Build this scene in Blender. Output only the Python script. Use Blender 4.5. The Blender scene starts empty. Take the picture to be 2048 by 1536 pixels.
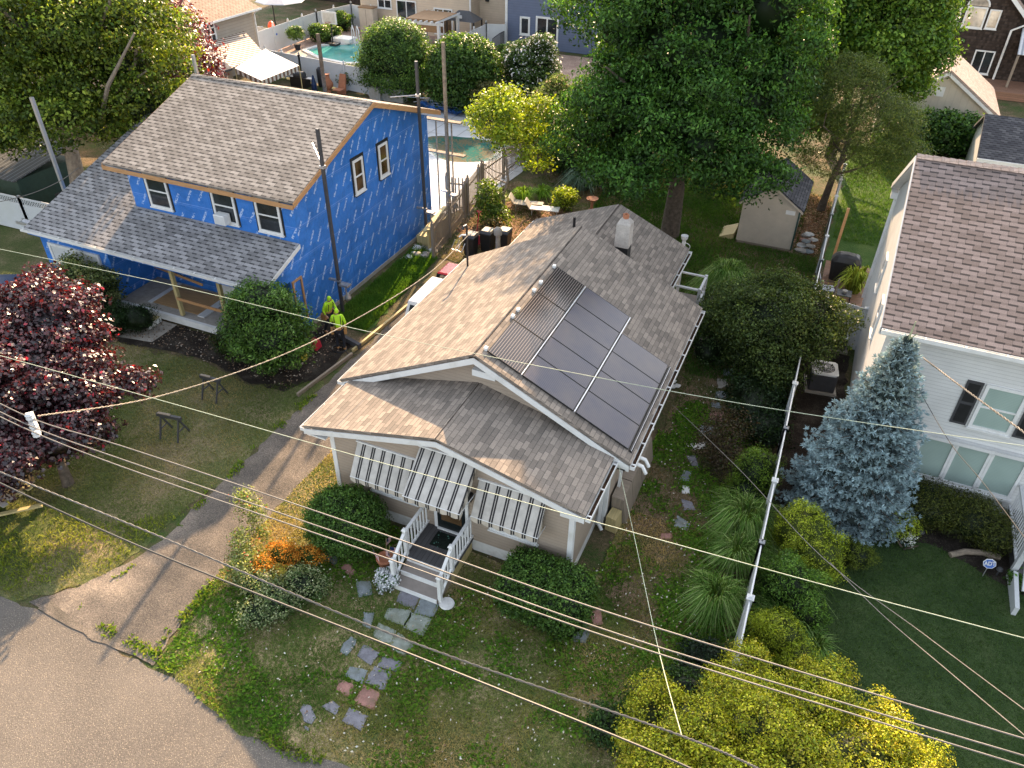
import bpy, bmesh, math, random
import numpy as np
from mathutils import Vector, Matrix, Euler
random.seed(7); RNG = np.random.default_rng(11)
S = bpy.context.scene
COL = S.collection
R = math.radians
# ------------------------------------------------------------------ survey: camera and pixel -> world
CF, CP, CY, CR, CH = 1538.0, R(36.855), R(23.09), R(0.8346), 17.0
_f = Vector((-math.sin(CY)*math.cos(CP), math.cos(CY)*math.cos(CP), -math.sin(CP)))
_r = Vector((math.cos(CY), math.sin(CY), 0)); _u = _r.cross(_f)
_R = _r*math.cos(CR) + _u*math.sin(CR); _U = -_r*math.sin(CR) + _u*math.cos(CR)
def ray(px, py): return _f + _R*((px-1024)/CF) + _U*(-(py-768)/CF)
def at(px, py, z=0.0):
    d = ray(px, py); t = (z-CH)/d.z
    return Vector((d.x*t, d.y*t, z))
# ------------------------------------------------------------------ object helpers
ORG = {}
def tag(o, label=None, cat=None, group=None, kind=None):
    if label: o['label'] = label
    if cat: o['category'] = cat
    if group: o['group'] = group
    if kind: o['kind'] = kind
    return o
def thing(name, label, cat, loc=(0, 0, 0), rz=0.0, group=None):
    o = bpy.data.objects.new(name, None); COL.objects.link(o); o.empty_display_size = .2
    o.location = loc; o.rotation_euler = (0, 0, rz); ORG[o.name] = Vector(loc)
    return tag(o, label, cat, group)
def copy_tree(o, parent=None):
    c = o.copy(); COL.objects.link(c)
    if parent is not None: c.parent = parent
    for ch in list(o.children): copy_tree(ch, c)
    return c
def relabel(o, label): o['label'] = label; return o
class MB:
    """collects polygons, builds ONE mesh object; UVs are metric (u horizontal, v up the face)"""
    def __init__(s): s.v = []; s.f = []; s.sm = False
    def poly(s, pts):
        n = len(s.v); s.v += [tuple(p) for p in pts]; s.f.append(tuple(range(n, n+len(pts)))); return s
    def add(s, vs, fs):
        n = len(s.v); s.v += [tuple(p) for p in vs]; s.f += [tuple(i+n for i in f) for f in fs]; return s
    def box(s, x0, x1, y0, y1, z0, z1):
        return s.hexa([(x0,y0,z0),(x1,y0,z0),(x1,y1,z0),(x0,y1,z0)], [(x0,y0,z1),(x1,y0,z1),(x1,y1,z1),(x0,y1,z1)])
    def hexa(s, lo, hi):
        n = len(lo)
        fs = [tuple(reversed(range(n))), tuple(range(n, 2*n))] + [(i, (i+1) % n, n+(i+1) % n, n+i) for i in range(n)]
        return s.add(list(lo)+list(hi), fs)
    def prism(s, pts, z0, z1): return s.hexa([(p[0], p[1], z0) for p in pts], [(p[0], p[1], z1) for p in pts])
    def slab(s, pts, t):
        """a flat polygon given thickness t along its own normal, downwards/inwards"""
        P = [Vector(p) for p in pts]; n = (P[1]-P[0]).cross(P[2]-P[0]).normalized()
        return s.hexa([p-n*t for p in P], P)
    def beam(s, a, b, w, h=None, up=(0, 0, 1)):
        h = h or w; a = Vector(a); b = Vector(b); d = (b-a).normalized(); upv = Vector(up)
        if abs(d.dot(upv)) > .98: upv = Vector((0, 1, 0))
        x = d.cross(upv).normalized()*w/2; y = x.cross(d).normalized()*h/2
        return s.hexa([a-x-y, a+x-y, a+x+y, a-x+y][::-1], [b-x-y, b+x-y, b+x+y, b-x+y][::-1])
    def tube(s, pts, rad, n=8, cap=True):
        P = [Vector(p) for p in pts]; m = len(P); rr = rad if hasattr(rad, '__len__') else [rad]*m
        base = len(s.v); prev = None
        for i, p in enumerate(P):
            d = (P[min(i+1, m-1)]-P[max(i-1, 0)]).normalized()
            if prev is None:
                a = d.orthogonal().normalized()
            else:
                a = (prev - d*prev.dot(d)).normalized()
            prev = a; b = d.cross(a)
            for k in range(n):
                t = 2*math.pi*k/n; q = p+(a*math.cos(t)+b*math.sin(t))*rr[i]; s.v.append(tuple(q))
        for i in range(m-1):
            for k in range(n):
                k2 = (k+1) % n
                s.f.append((base+i*n+k, base+i*n+k2, base+(i+1)*n+k2, base+(i+1)*n+k))
        if cap:
            s.f.append(tuple(base+k for k in reversed(range(n)))); s.f.append(tuple(base+(m-1)*n+k for k in range(n)))
        return s
    def lathe(s, prof, c=(0, 0, 0), n=16, ell=1.0):
        base = len(s.v); m = len(prof)
        for (r, z) in prof:
            for k in range(n):
                t = 2*math.pi*k/n; s.v.append((c[0]+r*math.cos(t), c[1]+r*math.sin(t)*ell, c[2]+z))
        for i in range(m-1):
            for k in range(n):
                k2 = (k+1) % n; s.f.append((base+i*n+k, base+i*n+k2, base+(i+1)*n+k2, base+(i+1)*n+k))
        s.f.append(tuple(base+k for k in reversed(range(n)))); s.f.append(tuple(base+(m-1)*n+k for k in range(n)))
        return s
    def build(s, name, m, parent=None, loc=None, local=False, smooth=False, bevel=0, kind=None):
        """loc: world base point of a top-level mesh. parent: vertices are given in world space unless local"""
        root = parent
        while root is not None and root.parent is not None: root = root.parent
        V = np.array(s.v, dtype=np.float64)
        me = bpy.data.meshes.new(name); me.from_pydata(s.v, [], s.f)
        uv = me.uv_layers.new(name='UV'); Z = Vector((0, 0, 1))
        for p in me.polygons:
            n = p.normal; t = Z.cross(n)
            if t.length < .02: t = Vector((1, 0, 0)); b = Vector((0, 1, 0))
            else: t.normalize(); b = n.cross(t)
            for li in p.loop_indices:
                c = me.vertices[me.loops[li].vertex_index].co; uv.data[li].uv = (c.dot(t), c.dot(b))
        o = bpy.data.objects.new(name, me); COL.objects.link(o)
        off = Vector((0, 0, 0))
        if root is not None and not local: off = ORG[root.name]
        elif parent is None and loc is not None and not local: off = Vector(loc)
        if off.length > 0: me.transform(Matrix.Translation(-off))
        if parent is not None: o.parent = parent
        elif loc is not None: o.location = loc
        ORG[o.name] = Vector(loc) if (loc is not None) else Vector((0, 0, 0))
        me.materials.append(m)
        if smooth:
            for p in me.polygons: p.use_smooth = True
            me.set_sharp_from_angle(angle=R(50))
        if bevel:
            b = o.modifiers.new('b', 'BEVEL'); b.width = bevel; b.segments = 2; b.limit_method = 'ANGLE'
        if kind: o['kind'] = kind
        return o
# ------------------------------------------------------------------ materials
def nt(name):
    m = bpy.data.materials.new(name); m.use_nodes = True; t = m.node_tree; t.nodes.clear()
    out = t.nodes.new('ShaderNodeOutputMaterial'); b = t.nodes.new('ShaderNodeBsdfPrincipled')
    t.links.new(b.outputs[0], out.inputs[0]); return m, t, b, out
def N(t, typ, **k):
    n = t.nodes.new('ShaderNode'+typ)
    for a, v in k.items():
        if a.startswith('i_'):
            key = a[2:]; key = int(key) if key.isdigit() else key.replace('_', ' ')
            if hasattr(v, 'is_output') or isinstance(v, bpy.types.NodeSocket): t.links.new(v, n.inputs[key])
            else: n.inputs[key].default_value = v
        else: setattr(n, a, v)
    return n
def math_(t, op, a, b=None, c=None):
    n = t.nodes.new('ShaderNodeMath'); n.operation = op
    for i, v in enumerate((a, b, c)):
        if v is None: continue
        if isinstance(v, bpy.types.NodeSocket): t.links.new(v, n.inputs[i])
        else: n.inputs[i].default_value = v
    return n.outputs[0]
def mixc(t, f, a, b, mode='MIX'):
    n = t.nodes.new('ShaderNodeMix'); n.data_type = 'RGBA'; n.blend_type = mode
    for i, v in ((0, f), (6, a), (7, b)):
        if isinstance(v, bpy.types.NodeSocket): t.links.new(v, n.inputs[i])
        else: n.inputs[i].default_value = v if i == 0 else (*v[:3], 1)
    return n.outputs[2]
def ramp(t, f, stops):
    n = t.nodes.new('ShaderNodeValToRGB'); t.links.new(f, n.inputs[0]); e = n.color_ramp.elements
    while len(e) < len(stops): e.new(.5)
    for el, (p, c) in zip(e, stops): el.position = p; el.color = (*c, 1) if hasattr(c, '__len__') else (c, c, c, 1)
    return n.outputs[0]
def wpos(t): return t.nodes.new('ShaderNodeNewGeometry').outputs['Position']
def uvxy(t):
    u = t.nodes.new('ShaderNodeUVMap'); s = t.nodes.new('ShaderNodeSeparateXYZ'); t.links.new(u.outputs[0], s.inputs[0])
    return s.outputs[0], s.outputs[1], u.outputs[0]
def noise(t, scale, detail=4, vec=None, rough=.55):
    n = N(t, 'TexNoise'); n.inputs['Scale'].default_value = scale; n.inputs['Detail'].default_value = detail; n.inputs['Roughness'].default_value = rough
    t.links.new(vec if vec is not None else wpos(t), n.inputs['Vector']); return n.outputs['Fac']
def bump(t, b, h, strength=.3, dist=.02):
    n = N(t, 'Bump'); n.inputs['Strength'].default_value = strength; n.inputs['Distance'].default_value = dist
    t.links.new(h, n.inputs['Height']); t.links.new(n.outputs[0], b.inputs['Normal']); return n
def plain(name, c, rough=.7, var=.18, scale=4., bmp=.15, metal=0., spec=.4, dirt=None):
    m, t, b, o = nt(name)
    n1 = noise(t, scale, 5); n2 = noise(t, scale*9, 3)
    f = math_(t, 'MULTIPLY_ADD', n2, .4, math_(t, 'MULTIPLY', n1, .6))
    lo = [x*(1-var*1.6) for x in c]; hi = [min(1, x*(1+var*1.2)) for x in c]
    col = ramp(t, f, [(.3, lo), (.7, hi)])
    if dirt:
        col = mixc(t, ramp(t, noise(t, scale*.7, 6), [(.5, 0.), (.75, .7)]), col, dirt)
    t.links.new(col, b.inputs['Base Color']); b.inputs['Roughness'].default_value = rough
    b.inputs['Metallic'].default_value = metal; b.inputs['Specular IOR Level'].default_value = spec
    if bmp: bump(t, b, n2, bmp, .01)
    return m
def shingle(name, ca, cb, row=.145, tab=.33, dash=.0, line=.35, warm=.08, streak=.25):
    m, t, b, o = nt(name); u, v, _ = uvxy(t)
    vr = math_(t, 'DIVIDE', v, row); ri = math_(t, 'FLOOR', vr); rf = math_(t, 'SUBTRACT', vr, ri)
    wn = N(t, 'TexWhiteNoise', noise_dimensions='1D'); t.links.new(ri, wn.inputs['W'])
    ur = math_(t, 'ADD', math_(t, 'DIVIDE', u, tab), math_(t, 'MULTIPLY', wn.outputs['Value'], 7.3) if dash == 0 else math_(t, 'MULTIPLY', ri, .5))
    ci = math_(t, 'FLOOR', ur); cf = math_(t, 'SUBTRACT', ur, ci)
    cv = N(t, 'CombineXYZ'); t.links.new(ci, cv.inputs[0]); t.links.new(ri, cv.inputs[1])
    w2 = N(t, 'TexWhiteNoise', noise_dimensions='2D'); t.links.new(cv.outputs[0], w2.inputs['Vector'])
    w3 = N(t, 'TexWhiteNoise', noise_dimensions='3D'); t.links.new(cv.outputs[0], w3.inputs['Vector'])
    r1 = w2.outputs['Value']
    col = ramp(t, r1, [(0, ca), (.55, [(a+c)/2 for a, c in zip(ca, cb)]), (1, cb)])
    big = noise(t, .55, 3); col = mixc(t, ramp(t, big, [(.35, 0.), (.7, streak)]), col, [x*.62 for x in ca])
    gr = noise(t, 90, 2); col = mixc(t, .35, col, ramp(t, gr, [(.3, 0.0), (.7, 1.)]), 'OVERLAY')
    # butt shadow along the lower edge of each course, thin joint between tabs
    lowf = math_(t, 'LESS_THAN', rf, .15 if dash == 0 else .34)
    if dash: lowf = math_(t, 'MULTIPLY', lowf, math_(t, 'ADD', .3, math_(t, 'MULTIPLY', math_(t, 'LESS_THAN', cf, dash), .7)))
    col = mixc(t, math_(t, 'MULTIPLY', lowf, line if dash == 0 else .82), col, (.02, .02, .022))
    side = math_(t, 'LESS_THAN', cf, .035); col = mixc(t, math_(t, 'MULTIPLY', side, .5), col, (.03, .03, .03))
    t.links.new(col, b.inputs['Base Color']); b.inputs['Roughness'].default_value = .93; b.inputs['Specular IOR Level'].default_value = .2
    h = math_(t, 'ADD', math_(t, 'SUBTRACT', 1., rf), math_(t, 'MULTIPLY', r1, .5)); h = math_(t, 'ADD', h, math_(t, 'MULTIPLY', gr, .4))
    bump(t, b, h, .5, .012); return m
def siding(name, c, course=.105, line=.35, rough=.55, grime=.12, vertical=False):
    m, t, b, o = nt(name); u, v, _ = uvxy(t)
    if vertical: u, v = v, u
    f = math_(t, 'FRACT', math_(t, 'DIVIDE', v, course))
    n1 = noise(t, 1.3, 4); col = ramp(t, n1, [(.3, [x*(1-grime) for x in c]), (.7, c)])
    fine = noise(t, 40, 2); col = mixc(t, .12, col, ramp(t, fine, [(.3, .3), (.7, 1.)]), 'MULTIPLY')
    dark = ramp(t, f, [(0., line), (.10, line*.7), (.16, 0.), (1., 0.)])  # shadow under each lap, painted as a dark line
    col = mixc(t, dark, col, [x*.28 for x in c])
    t.links.new(col, b.inputs['Base Color']); b.inputs['Roughness'].default_value = rough; b.inputs['Specular IOR Level'].default_value = .3
    bump(t, b, math_(t, 'SUBTRACT', 1., f), .6, .012); return m
def house_wrap(name):
    m, t, b, o = nt(name); u, v, uv = uvxy(t)
    # blue film: sheet seams, wrinkles and slanted strips of print
    big = noise(t, .8, 4); col = ramp(t, big, [(.3, (.026, .15, .48)), (.7, (.048, .22, .68))])
    def strips(ang, sc, off, keep):
        mp = N(t, 'Mapping'); t.links.new(uv, mp.inputs[0]); mp.inputs['Rotation'].default_value = (0, 0, -ang); mp.inputs['Location'].default_value = (off, off*.7, 0)
        s = N(t, 'SeparateXYZ'); t.links.new(mp.outputs[0], s.inputs[0]); x, y = s.outputs[0], s.outputs[1]
        ri = math_(t, 'FLOOR', math_(t, 'DIVIDE', y, sc)); yf = math_(t, 'FRACT', math_(t, 'DIVIDE', y, sc))
        wj = N(t, 'TexWhiteNoise', noise_dimensions='1D'); t.links.new(ri, wj.inputs['W']); xx = math_(t, 'ADD', math_(t, 'DIVIDE', x, 1.28), math_(t, 'ADD', math_(t, 'MULTIPLY', ri, .37), math_(t, 'MULTIPLY', wj.outputs['Value'], .25))); xf = math_(t, 'FRACT', xx)
        a = math_(t, 'MULTIPLY', math_(t, 'LESS_THAN', xf, .46), math_(t, 'LESS_THAN', yf, .22))
        # letters: bars of varying width inside the strip
        lv = N(t, 'CombineXYZ'); t.links.new(math_(t, 'FLOOR', math_(t, 'MULTIPLY', x, 22.)), lv.inputs[0]); t.links.new(math_(t, 'FLOOR', math_(t, 'MULTIPLY', y, 26.)), lv.inputs[1])
        w = N(t, 'TexWhiteNoise', noise_dimensions='2D'); t.links.new(lv.outputs[0], w.inputs['Vector'])
        return math_(t, 'MULTIPLY', a, math_(t, 'GREATER_THAN', w.outputs['Value'], keep))
    a = strips(R(56), .44, .0, .36)
    f = math_(t, 'FRACT', math_(t, 'DIVIDE', v, 1.22)); seam = math_(t, 'LESS_THAN', math_(t, 'ABSOLUTE', math_(t, 'SUBTRACT', f, .5)), .012)
    f2 = math_(t, 'LESS_THAN', math_(t, 'ABSOLUTE', math_(t, 'SUBTRACT', f, .44)), .005)
    col = mixc(t, math_(t, 'MULTIPLY', a, .72), col, (.50, .62, .85))
    col = mixc(t, math_(t, 'MULTIPLY', math_(t, 'MAXIMUM', seam, f2), .45), col, (.25, .4, .8))
    vs = math_(t, 'FRACT', math_(t, 'DIVIDE', u, 2.44)); col = mixc(t, math_(t, 'MULTIPLY', math_(t, 'LESS_THAN', vs, .006), .4), col, (.01, .04, .2))
    t.links.new(col, b.inputs['Base Color']); b.inputs['Roughness'].default_value = .5; b.inputs['Specular IOR Level'].default_value = .35
    bump(t, b, math_(t, 'ADD', noise(t, 2.2, 6), math_(t, 'MULTIPLY', noise(t, 30, 2), .15)), 1., .09); return m
def stripes(name, period, spans, base, dark, axis=0):
    m, t, b, o = nt(name); u, v, _ = uvxy(t); x = (u, v)[axis]
    f = math_(t, 'FRACT', math_(t, 'DIVIDE', x, period)); msk = None
    for a0, a1 in spans:
        k = math_(t, 'MULTIPLY', math_(t, 'GREATER_THAN', f, a0), math_(t, 'LESS_THAN', f, a1)); msk = k if msk is None else math_(t, 'MAXIMUM', msk, k)
    n1 = noise(t, 5, 5); cb = ramp(t, n1, [(.35, [x*.8 for x in base]), (.65, base)])
    col = mixc(t, msk, cb, dark); t.links.new(col, b.inputs['Base Color']); b.inputs['Roughness'].default_value = .85
    bump(t, b, noise(t, 12, 3), .25, .01); return m
def glass(name, c=(.02, .025, .03), rough=.06, blinds=None):
    m, t, b, o = nt(name); u, v, _ = uvxy(t)
    n1 = noise(t, .9, 3); col = ramp(t, n1, [(.35, [x*.5 for x in c]), (.65, [x*1.6 for x in c])])
    if blinds:
        f = math_(t, 'FRACT', math_(t, 'DIVIDE', v, .05)); col = mixc(t, ramp(t, f, [(0, .45), (.3, 0.), (1, 0.)]), blinds, [x*.5 for x in blinds])
        col = mixc(t, ramp(t, noise(t, 1.2, 2), [(.35, 0.), (.7, .4)]), col, [x*.7 for x in blinds])
    t.links.new(col, b.inputs['Base Color']); b.inputs['Roughness'].default_value = rough; b.inputs['Specular IOR Level'].default_value = .8
    return m
def wood(name, c, along=0, plank=None, rough=.7, dark=.5):
    m, t, b, o = nt(name); u, v, uv = uvxy(t); a, bb = (u, v) if along == 0 else (v, u)
    cv = N(t, 'CombineXYZ'); t.links.new(math_(t, 'MULTIPLY', a, 2.), cv.inputs[0]); t.links.new(math_(t, 'MULTIPLY', bb, 26.), cv.inputs[1])
    g = noise(t, 1., 4, cv.outputs[0]); col = ramp(t, g, [(.3, [x*(1-dark*.6) for x in c]), (.7, [min(1, x*1.1) for x in c])])
    if plank:
        pr = math_(t, 'DIVIDE', bb, plank); pi_ = math_(t, 'FLOOR', pr); pf = math_(t, 'SUBTRACT', pr, pi_)
        w = N(t, 'TexWhiteNoise', noise_dimensions='1D'); t.links.new(pi_, w.inputs['W'])
        col = mixc(t, math_(t, 'MULTIPLY', w.outputs['Value'], .45), col, [x*.55 for x in c])
        col = mixc(t, math_(t, 'LESS_THAN', pf, .07), col, (.012, .011, .01))
    t.links.new(col, b.inputs['Base Color']); b.inputs['Roughness'].default_value = rough
    bump(t, b, g, .25, .008); return m
def leafmat(name, trans=.35, tint=(1.5, 1.35, .5), gloss=.25, grough=.45):
    m = bpy.data.materials.new(name); m.use_nodes = True; t = m.node_tree; t.nodes.clear()
    out = t.nodes.new('ShaderNodeOutputMaterial'); at_ = N(t, 'Attribute', attribute_name='Col')
    b = t.nodes.new('ShaderNodeBsdfPrincipled'); t.links.new(at_.outputs['Color'], b.inputs['Base Color'])
    b.inputs['Roughness'].default_value = grough; b.inputs['Specular IOR Level'].default_value = gloss
    tr = t.nodes.new('ShaderNodeBsdfTranslucent'); t.links.new(mixc(t, 1., at_.outputs['Color'], tint, 'MULTIPLY'), tr.inputs['Color'])
    mx = t.nodes.new('ShaderNodeMixShader'); mx.inputs[0].default_value = trans
    t.links.new(b.outputs[0], mx.inputs[1]); t.links.new(tr.outputs[0], mx.inputs[2]); t.links.new(mx.outputs[0], out.inputs[0]); return m
def ground_mat(name, cols, scale=.5, fine=14., bmp=.5, specks=None, rough=.95, thr=(.38, .62)):
    """cols: low / mid / high patch colours"""
    m, t, b, o = nt(name)
    n1 = noise(t, scale, 6, rough=.62); n2 = noise(t, fine, 5, rough=.7); n3 = noise(t, fine*5, 2)
    f = math_(t, 'ADD', math_(t, 'MULTIPLY', n1, .62), math_(t, 'MULTIPLY', n2, .38))
    col = ramp(t, f, [(thr[0], cols[0]), ((thr[0]+thr[1])/2, cols[1]), (thr[1], cols[2])])
    col = mixc(t, .75, col, ramp(t, n3, [(.3, .1), (.7, .95)]), 'OVERLAY')
    if specks:
        vo = N(t, 'TexVoronoi'); vo.inputs['Scale'].default_value = specks[0]; t.links.new(wpos(t), vo.inputs['Vector'])
        col = mixc(t, math_(t, 'MULTIPLY', math_(t, 'LESS_THAN', vo.outputs['Distance'], specks[1]), specks[3]), col, specks[2])
    t.links.new(col, b.inputs['Base Color']); b.inputs['Roughness'].default_value = rough; b.inputs['Specular IOR Level'].default_value = .15
    bump(t, b, math_(t, 'ADD', n2, n3), bmp, .04); return m
M = {}
M['shingle_tan'] = shingle('asphalt shingles grey brown', (.165, .142, .122), (.31, .262, .22), .145, .33, line=.45, streak=.12)
M['shingle_grey'] = shingle('asphalt shingles weathered', (.21, .19, .17), (.36, .33, .30), .19, .40, dash=.6, streak=.3)
M['shingle_blue'] = shingle('asphalt shingles slate grey', (.20, .195, .195), (.37, .36, .36), .19, .40, dash=.55, streak=.2)
M['shingle_brown'] = shingle('asphalt shingles brown', (.21, .16, .14), (.32, .25, .225), .19, .42, dash=.6, streak=.2)
M['shingle_dark'] = shingle('asphalt shingles charcoal', (.06, .06, .07), (.13, .13, .14), .15, .33, dash=.5)
M['shingle_red'] = shingle('asphalt shingles red brown', (.32, .22, .16), (.42, .3, .23), .15, .33, dash=.5)
M['shingle_pink'] = shingle('asphalt shingles pale tan', (.36, .28, .24), (.46, .36, .31), .15, .33)
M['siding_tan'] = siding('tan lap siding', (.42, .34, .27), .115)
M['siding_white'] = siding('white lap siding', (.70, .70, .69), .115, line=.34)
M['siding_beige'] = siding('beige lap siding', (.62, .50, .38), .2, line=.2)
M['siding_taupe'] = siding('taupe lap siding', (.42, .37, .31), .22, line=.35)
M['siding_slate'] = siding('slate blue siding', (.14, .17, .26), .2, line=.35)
M['cedar'] = shingle('dark cedar wall shingles', (.03, .022, .018), (.075, .055, .045), .2, .16, line=.6)
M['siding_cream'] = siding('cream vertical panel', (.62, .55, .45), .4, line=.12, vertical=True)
M['cream'] = plain('cream painted panel', (.50, .43, .35), .7, .08, 3)
M['white'] = plain('white painted trim', (.74, .74, .73), .45, .05, 3, .05, dirt=(.55, .54, .5))
M['vinyl'] = plain('white vinyl', (.58, .59, .60), .35, .05, 2, .03, dirt=(.55, .56, .53))
M['foundation'] = plain('white painted block foundation', (.66, .65, .63), .8, .08, 6, .3, dirt=(.4, .38, .33))
M['concrete'] = plain('weathered concrete', (.36, .33, .29), .9, .18, 5, .4)
M['wrap'] = house_wrap('blue house wrap')
M['fascia'] = wood('raw pine fascia', (.50, .27, .12), 0)
M['pine'] = wood('treated pine', (.52, .42, .20), 1)
M['plywood'] = wood('plywood', (.42, .26, .12), 0)
M['grey_wood'] = wood('weathered grey wood', (.27, .22, .17), 1)
M['deck_dark'] = wood('dark composite decking', (.085, .082, .085), 1, .14)
M['deck_edge'] = wood('dark composite board', (.085, .082, .085), 0)
M['deck_tan'] = plain('taupe composite tread', (.26, .225, .20), .8, .1, 8)
M['deck_red'] = wood('red brown decking', (.30, .16, .10), 0, .14)
M['black_tape'] = plain('black flashing tape', (.015, .016, .018), .5, .3, 8)
M['black'] = plain('black metal', (.02, .02, .022), .4, .2, 6)
M['dark_grey'] = plain('dark grey metal', (.06, .06, .065), .5, .2, 6)
M['steel'] = plain('galvanised steel', (.35, .35, .36), .4, .2, 8, metal=.6)
M['alu'] = plain('aluminium', (.62, .62, .64), .35, .1, 4, metal=.7)
M['glass'] = glass('dark window glass')
M['glass_warm'] = glass('window glass with warm interior', (.10, .06, .03))
M['glass_blind'] = glass('window with white blinds', blinds=(.36, .46, .42), rough=.12)
M['glass_painted_sky'] = glass('glass with painted reflection', (.45, .40, .33), .05)  # pale base colour stands in for the sky's reflection
M['door_dark'] = plain('dark green black door paint', (.012, .016, .016), .3, .1, 3)
M['awning'] = stripes('black and cream awning canvas', .315, [(.0, .15), (.21, .36)], (.54, .51, .47), (.022, .02, .022))
M['awning_valance'] = stripes('black and cream awning valance', .315, [(.0, .15), (.21, .36)], (.56, .50, .42), (.022, .02, .022))
M['awning_brown'] = stripes('brown and white awning', .42, [(.0, .5)], (.65, .6, .52), (.16, .09, .06))
M['awning_grey'] = stripes('grey and white awning', .3, [(.0, .5)], (.7, .7, .72), (.3, .33, .36))
M['canvas_white'] = plain('white canvas', (.76, .73, .70), .8, .06, 2)
M['canvas_grey'] = plain('grey canvas', (.45, .46, .50), .8, .08, 2)
M['canvas_brown'] = plain('brown canvas', (.28, .17, .09), .85, .12, 3)
M['asphalt'] = ground_mat('road asphalt', [(.135, .12, .108), (.185, .165, .145), (.24, .212, .185)], .35, 22., .9, specks=(26., .24, (.50, .42, .32), .75), thr=(.3, .7))
M['drive'] = ground_mat('driveway asphalt', [(.095, .087, .08), (.175, .152, .132), (.36, .30, .245)], .55, 18., .9, specks=(24., .2, (.40, .34, .27), .6), thr=(.40, .66))
M['lawn'] = ground_mat('patchy weedy lawn', [(.07, .11, .028), (.15, .15, .055), (.38, .29, .17)], .55, 9., .8, thr=(.38, .60))
M['lawn_left'] = ground_mat('left lawn', [(.07, .10, .028), (.13, .135, .055), (.26, .205, .12)], .5, 10., .8, thr=(.38, .62))
M['lawn_right'] = ground_mat('dense lawn', [(.030, .055, .018), (.044, .075, .024), (.065, .095, .034)], .8, 12., .8)
M['yard'] = ground_mat('yard earth and grass', [(.05, .08, .022), (.10, .085, .045), (.20, .14, .09)], .5, 9., .8, thr=(.4, .62))
M['mulch'] = ground_mat('bark mulch', [(.035, .022, .014), (.09, .05, .03), (.2, .12, .075)], 1.5, 24., 1., thr=(.35, .65))
M['mulch_red'] = ground_mat('leaf litter', [(.10, .05, .03), (.26, .15, .09), (.45, .3, .2)], 1.2, 14., 1., thr=(.35, .65))
M['dark_soil'] = ground_mat('dark soil', [(.02, .016, .013), (.04, .032, .026), (.1, .085, .07)], 1.2, 22., 1., specks=(14., .1, (.3, .27, .22), .6))
M['gravel'] = ground_mat('pale gravel', [(.28, .25, .21), (.42, .38, .34), (.6, .57, .52)], 1., 18., 1.)
M['paver_brick'] = ground_mat('brick paving', [(.30, .20, .16), (.38, .26, .20), (.5, .36, .28)], 1., 9., .4)
def slabs(name, c, sx, sy):
    m, t, b, o = nt(name); u, v, _ = uvxy(t)
    fx = math_(t, 'FRACT', math_(t, 'DIVIDE', u, sx)); fy = math_(t, 'FRACT', math_(t, 'DIVIDE', v, sy))
    g = math_(t, 'MAXIMUM', math_(t, 'LESS_THAN', fx, .02), math_(t, 'LESS_THAN', fy, .02))
    col = ramp(t, noise(t, .8, 5), [(.3, [x*.8 for x in c]), (.7, c)]); col = mixc(t, math_(t, 'MULTIPLY', g, .8), col, (.12, .1, .08))
    t.links.new(col, b.inputs['Base Color']); b.inputs['Roughness'].default_value = .85; return m
M['patio'] = slabs('concrete patio slabs', (.56, .56, .57), 1.9, 1.9)
M['leaf'] = leafmat('broad green leaves'); M['leaf_red'] = leafmat('purple red leaves', .22, (2.4, .8, .6), .95, .34)
M['needle'] = leafmat('blue needles', .12, (1., 1., 1.), .2, .6); M['blade'] = leafmat('grass blades', .4, (1.4, 1.3, .5), .1, .7)
M['petal'] = leafmat('petals', .3, (1., 1., 1.), .1, .8)
M['bark'] = plain('furrowed bark', (.11, .085, .065), .95, .45, 7, 1.)
M['bark_pale'] = plain('pale bark', (.26, .21, .16), .95, .35, 7, .8)
M['bluestone'] = plain('bluestone slab', (.20, .225, .235), .75, .28, 4, .7, dirt=(.10, .11, .06))
M['bluestone_green'] = plain('greenish bluestone', (.25, .275, .235), .75, .28, 4, .7, dirt=(.14, .14, .08))
M['bluestone_purple'] = plain('purplish slate slab', (.20, .195, .22), .75, .28, 4, .7)
M['redstone'] = plain('red sandstone slab', (.33, .17, .14), .8, .28, 4, .7, dirt=(.14, .11, .07))
M['terracotta'] = plain('terracotta', (.42, .17, .09), .8, .15, 6)
M['hivis'] = plain('fluorescent yellow fabric', (.48, .80, .03), .8, .1, 5)
M['tan_leather'] = plain('tan leather', (.42, .22, .08), .8, .2, 8)
M['navy'] = plain('dark trousers', (.015, .017, .025), .85, .2, 8)
M['skin'] = plain('skin', (.42, .24, .17), .6, .08, 8)
M['red'] = plain('red paint', (.50, .015, .02), .3, .1, 4)
M['red_fabric'] = plain('red plastic', (.55, .03, .06), .5, .1, 4)
M['white_gloss'] = plain('white painted shell', (.80, .79, .77), .3, .03, 2, .02)
M['rubber'] = plain('tyre rubber', (.02, .02, .02), .85, .2, 8)
M['water'] = None
def water(name, c, rough=.03, litter=None):
    m, t, b, o = nt(name); col = ramp(t, noise(t, .5, 3), [(.3, [x*.75 for x in c]), (.7, [x*1.2 for x in c])])
    if litter: col = mixc(t, ramp(t, math_(t, 'ADD', math_(t, 'MULTIPLY', noise(t, .6, 3), .5), math_(t, 'MULTIPLY', noise(t, 7., 5), .5)), [(.47, 0.), (.52, .95)]), col, litter)
    t.links.new(col, b.inputs['Base Color']); b.inputs['Roughness'].default_value = rough; bump(t, b, noise(t, 3.5, 3), .12, .05); return m
M['water'] = water('pool water', (.10, .36, .33))
M['murk'] = water('murky pool cover water', (.035, .13, .11), .12, (.16, .13, .08))
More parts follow.
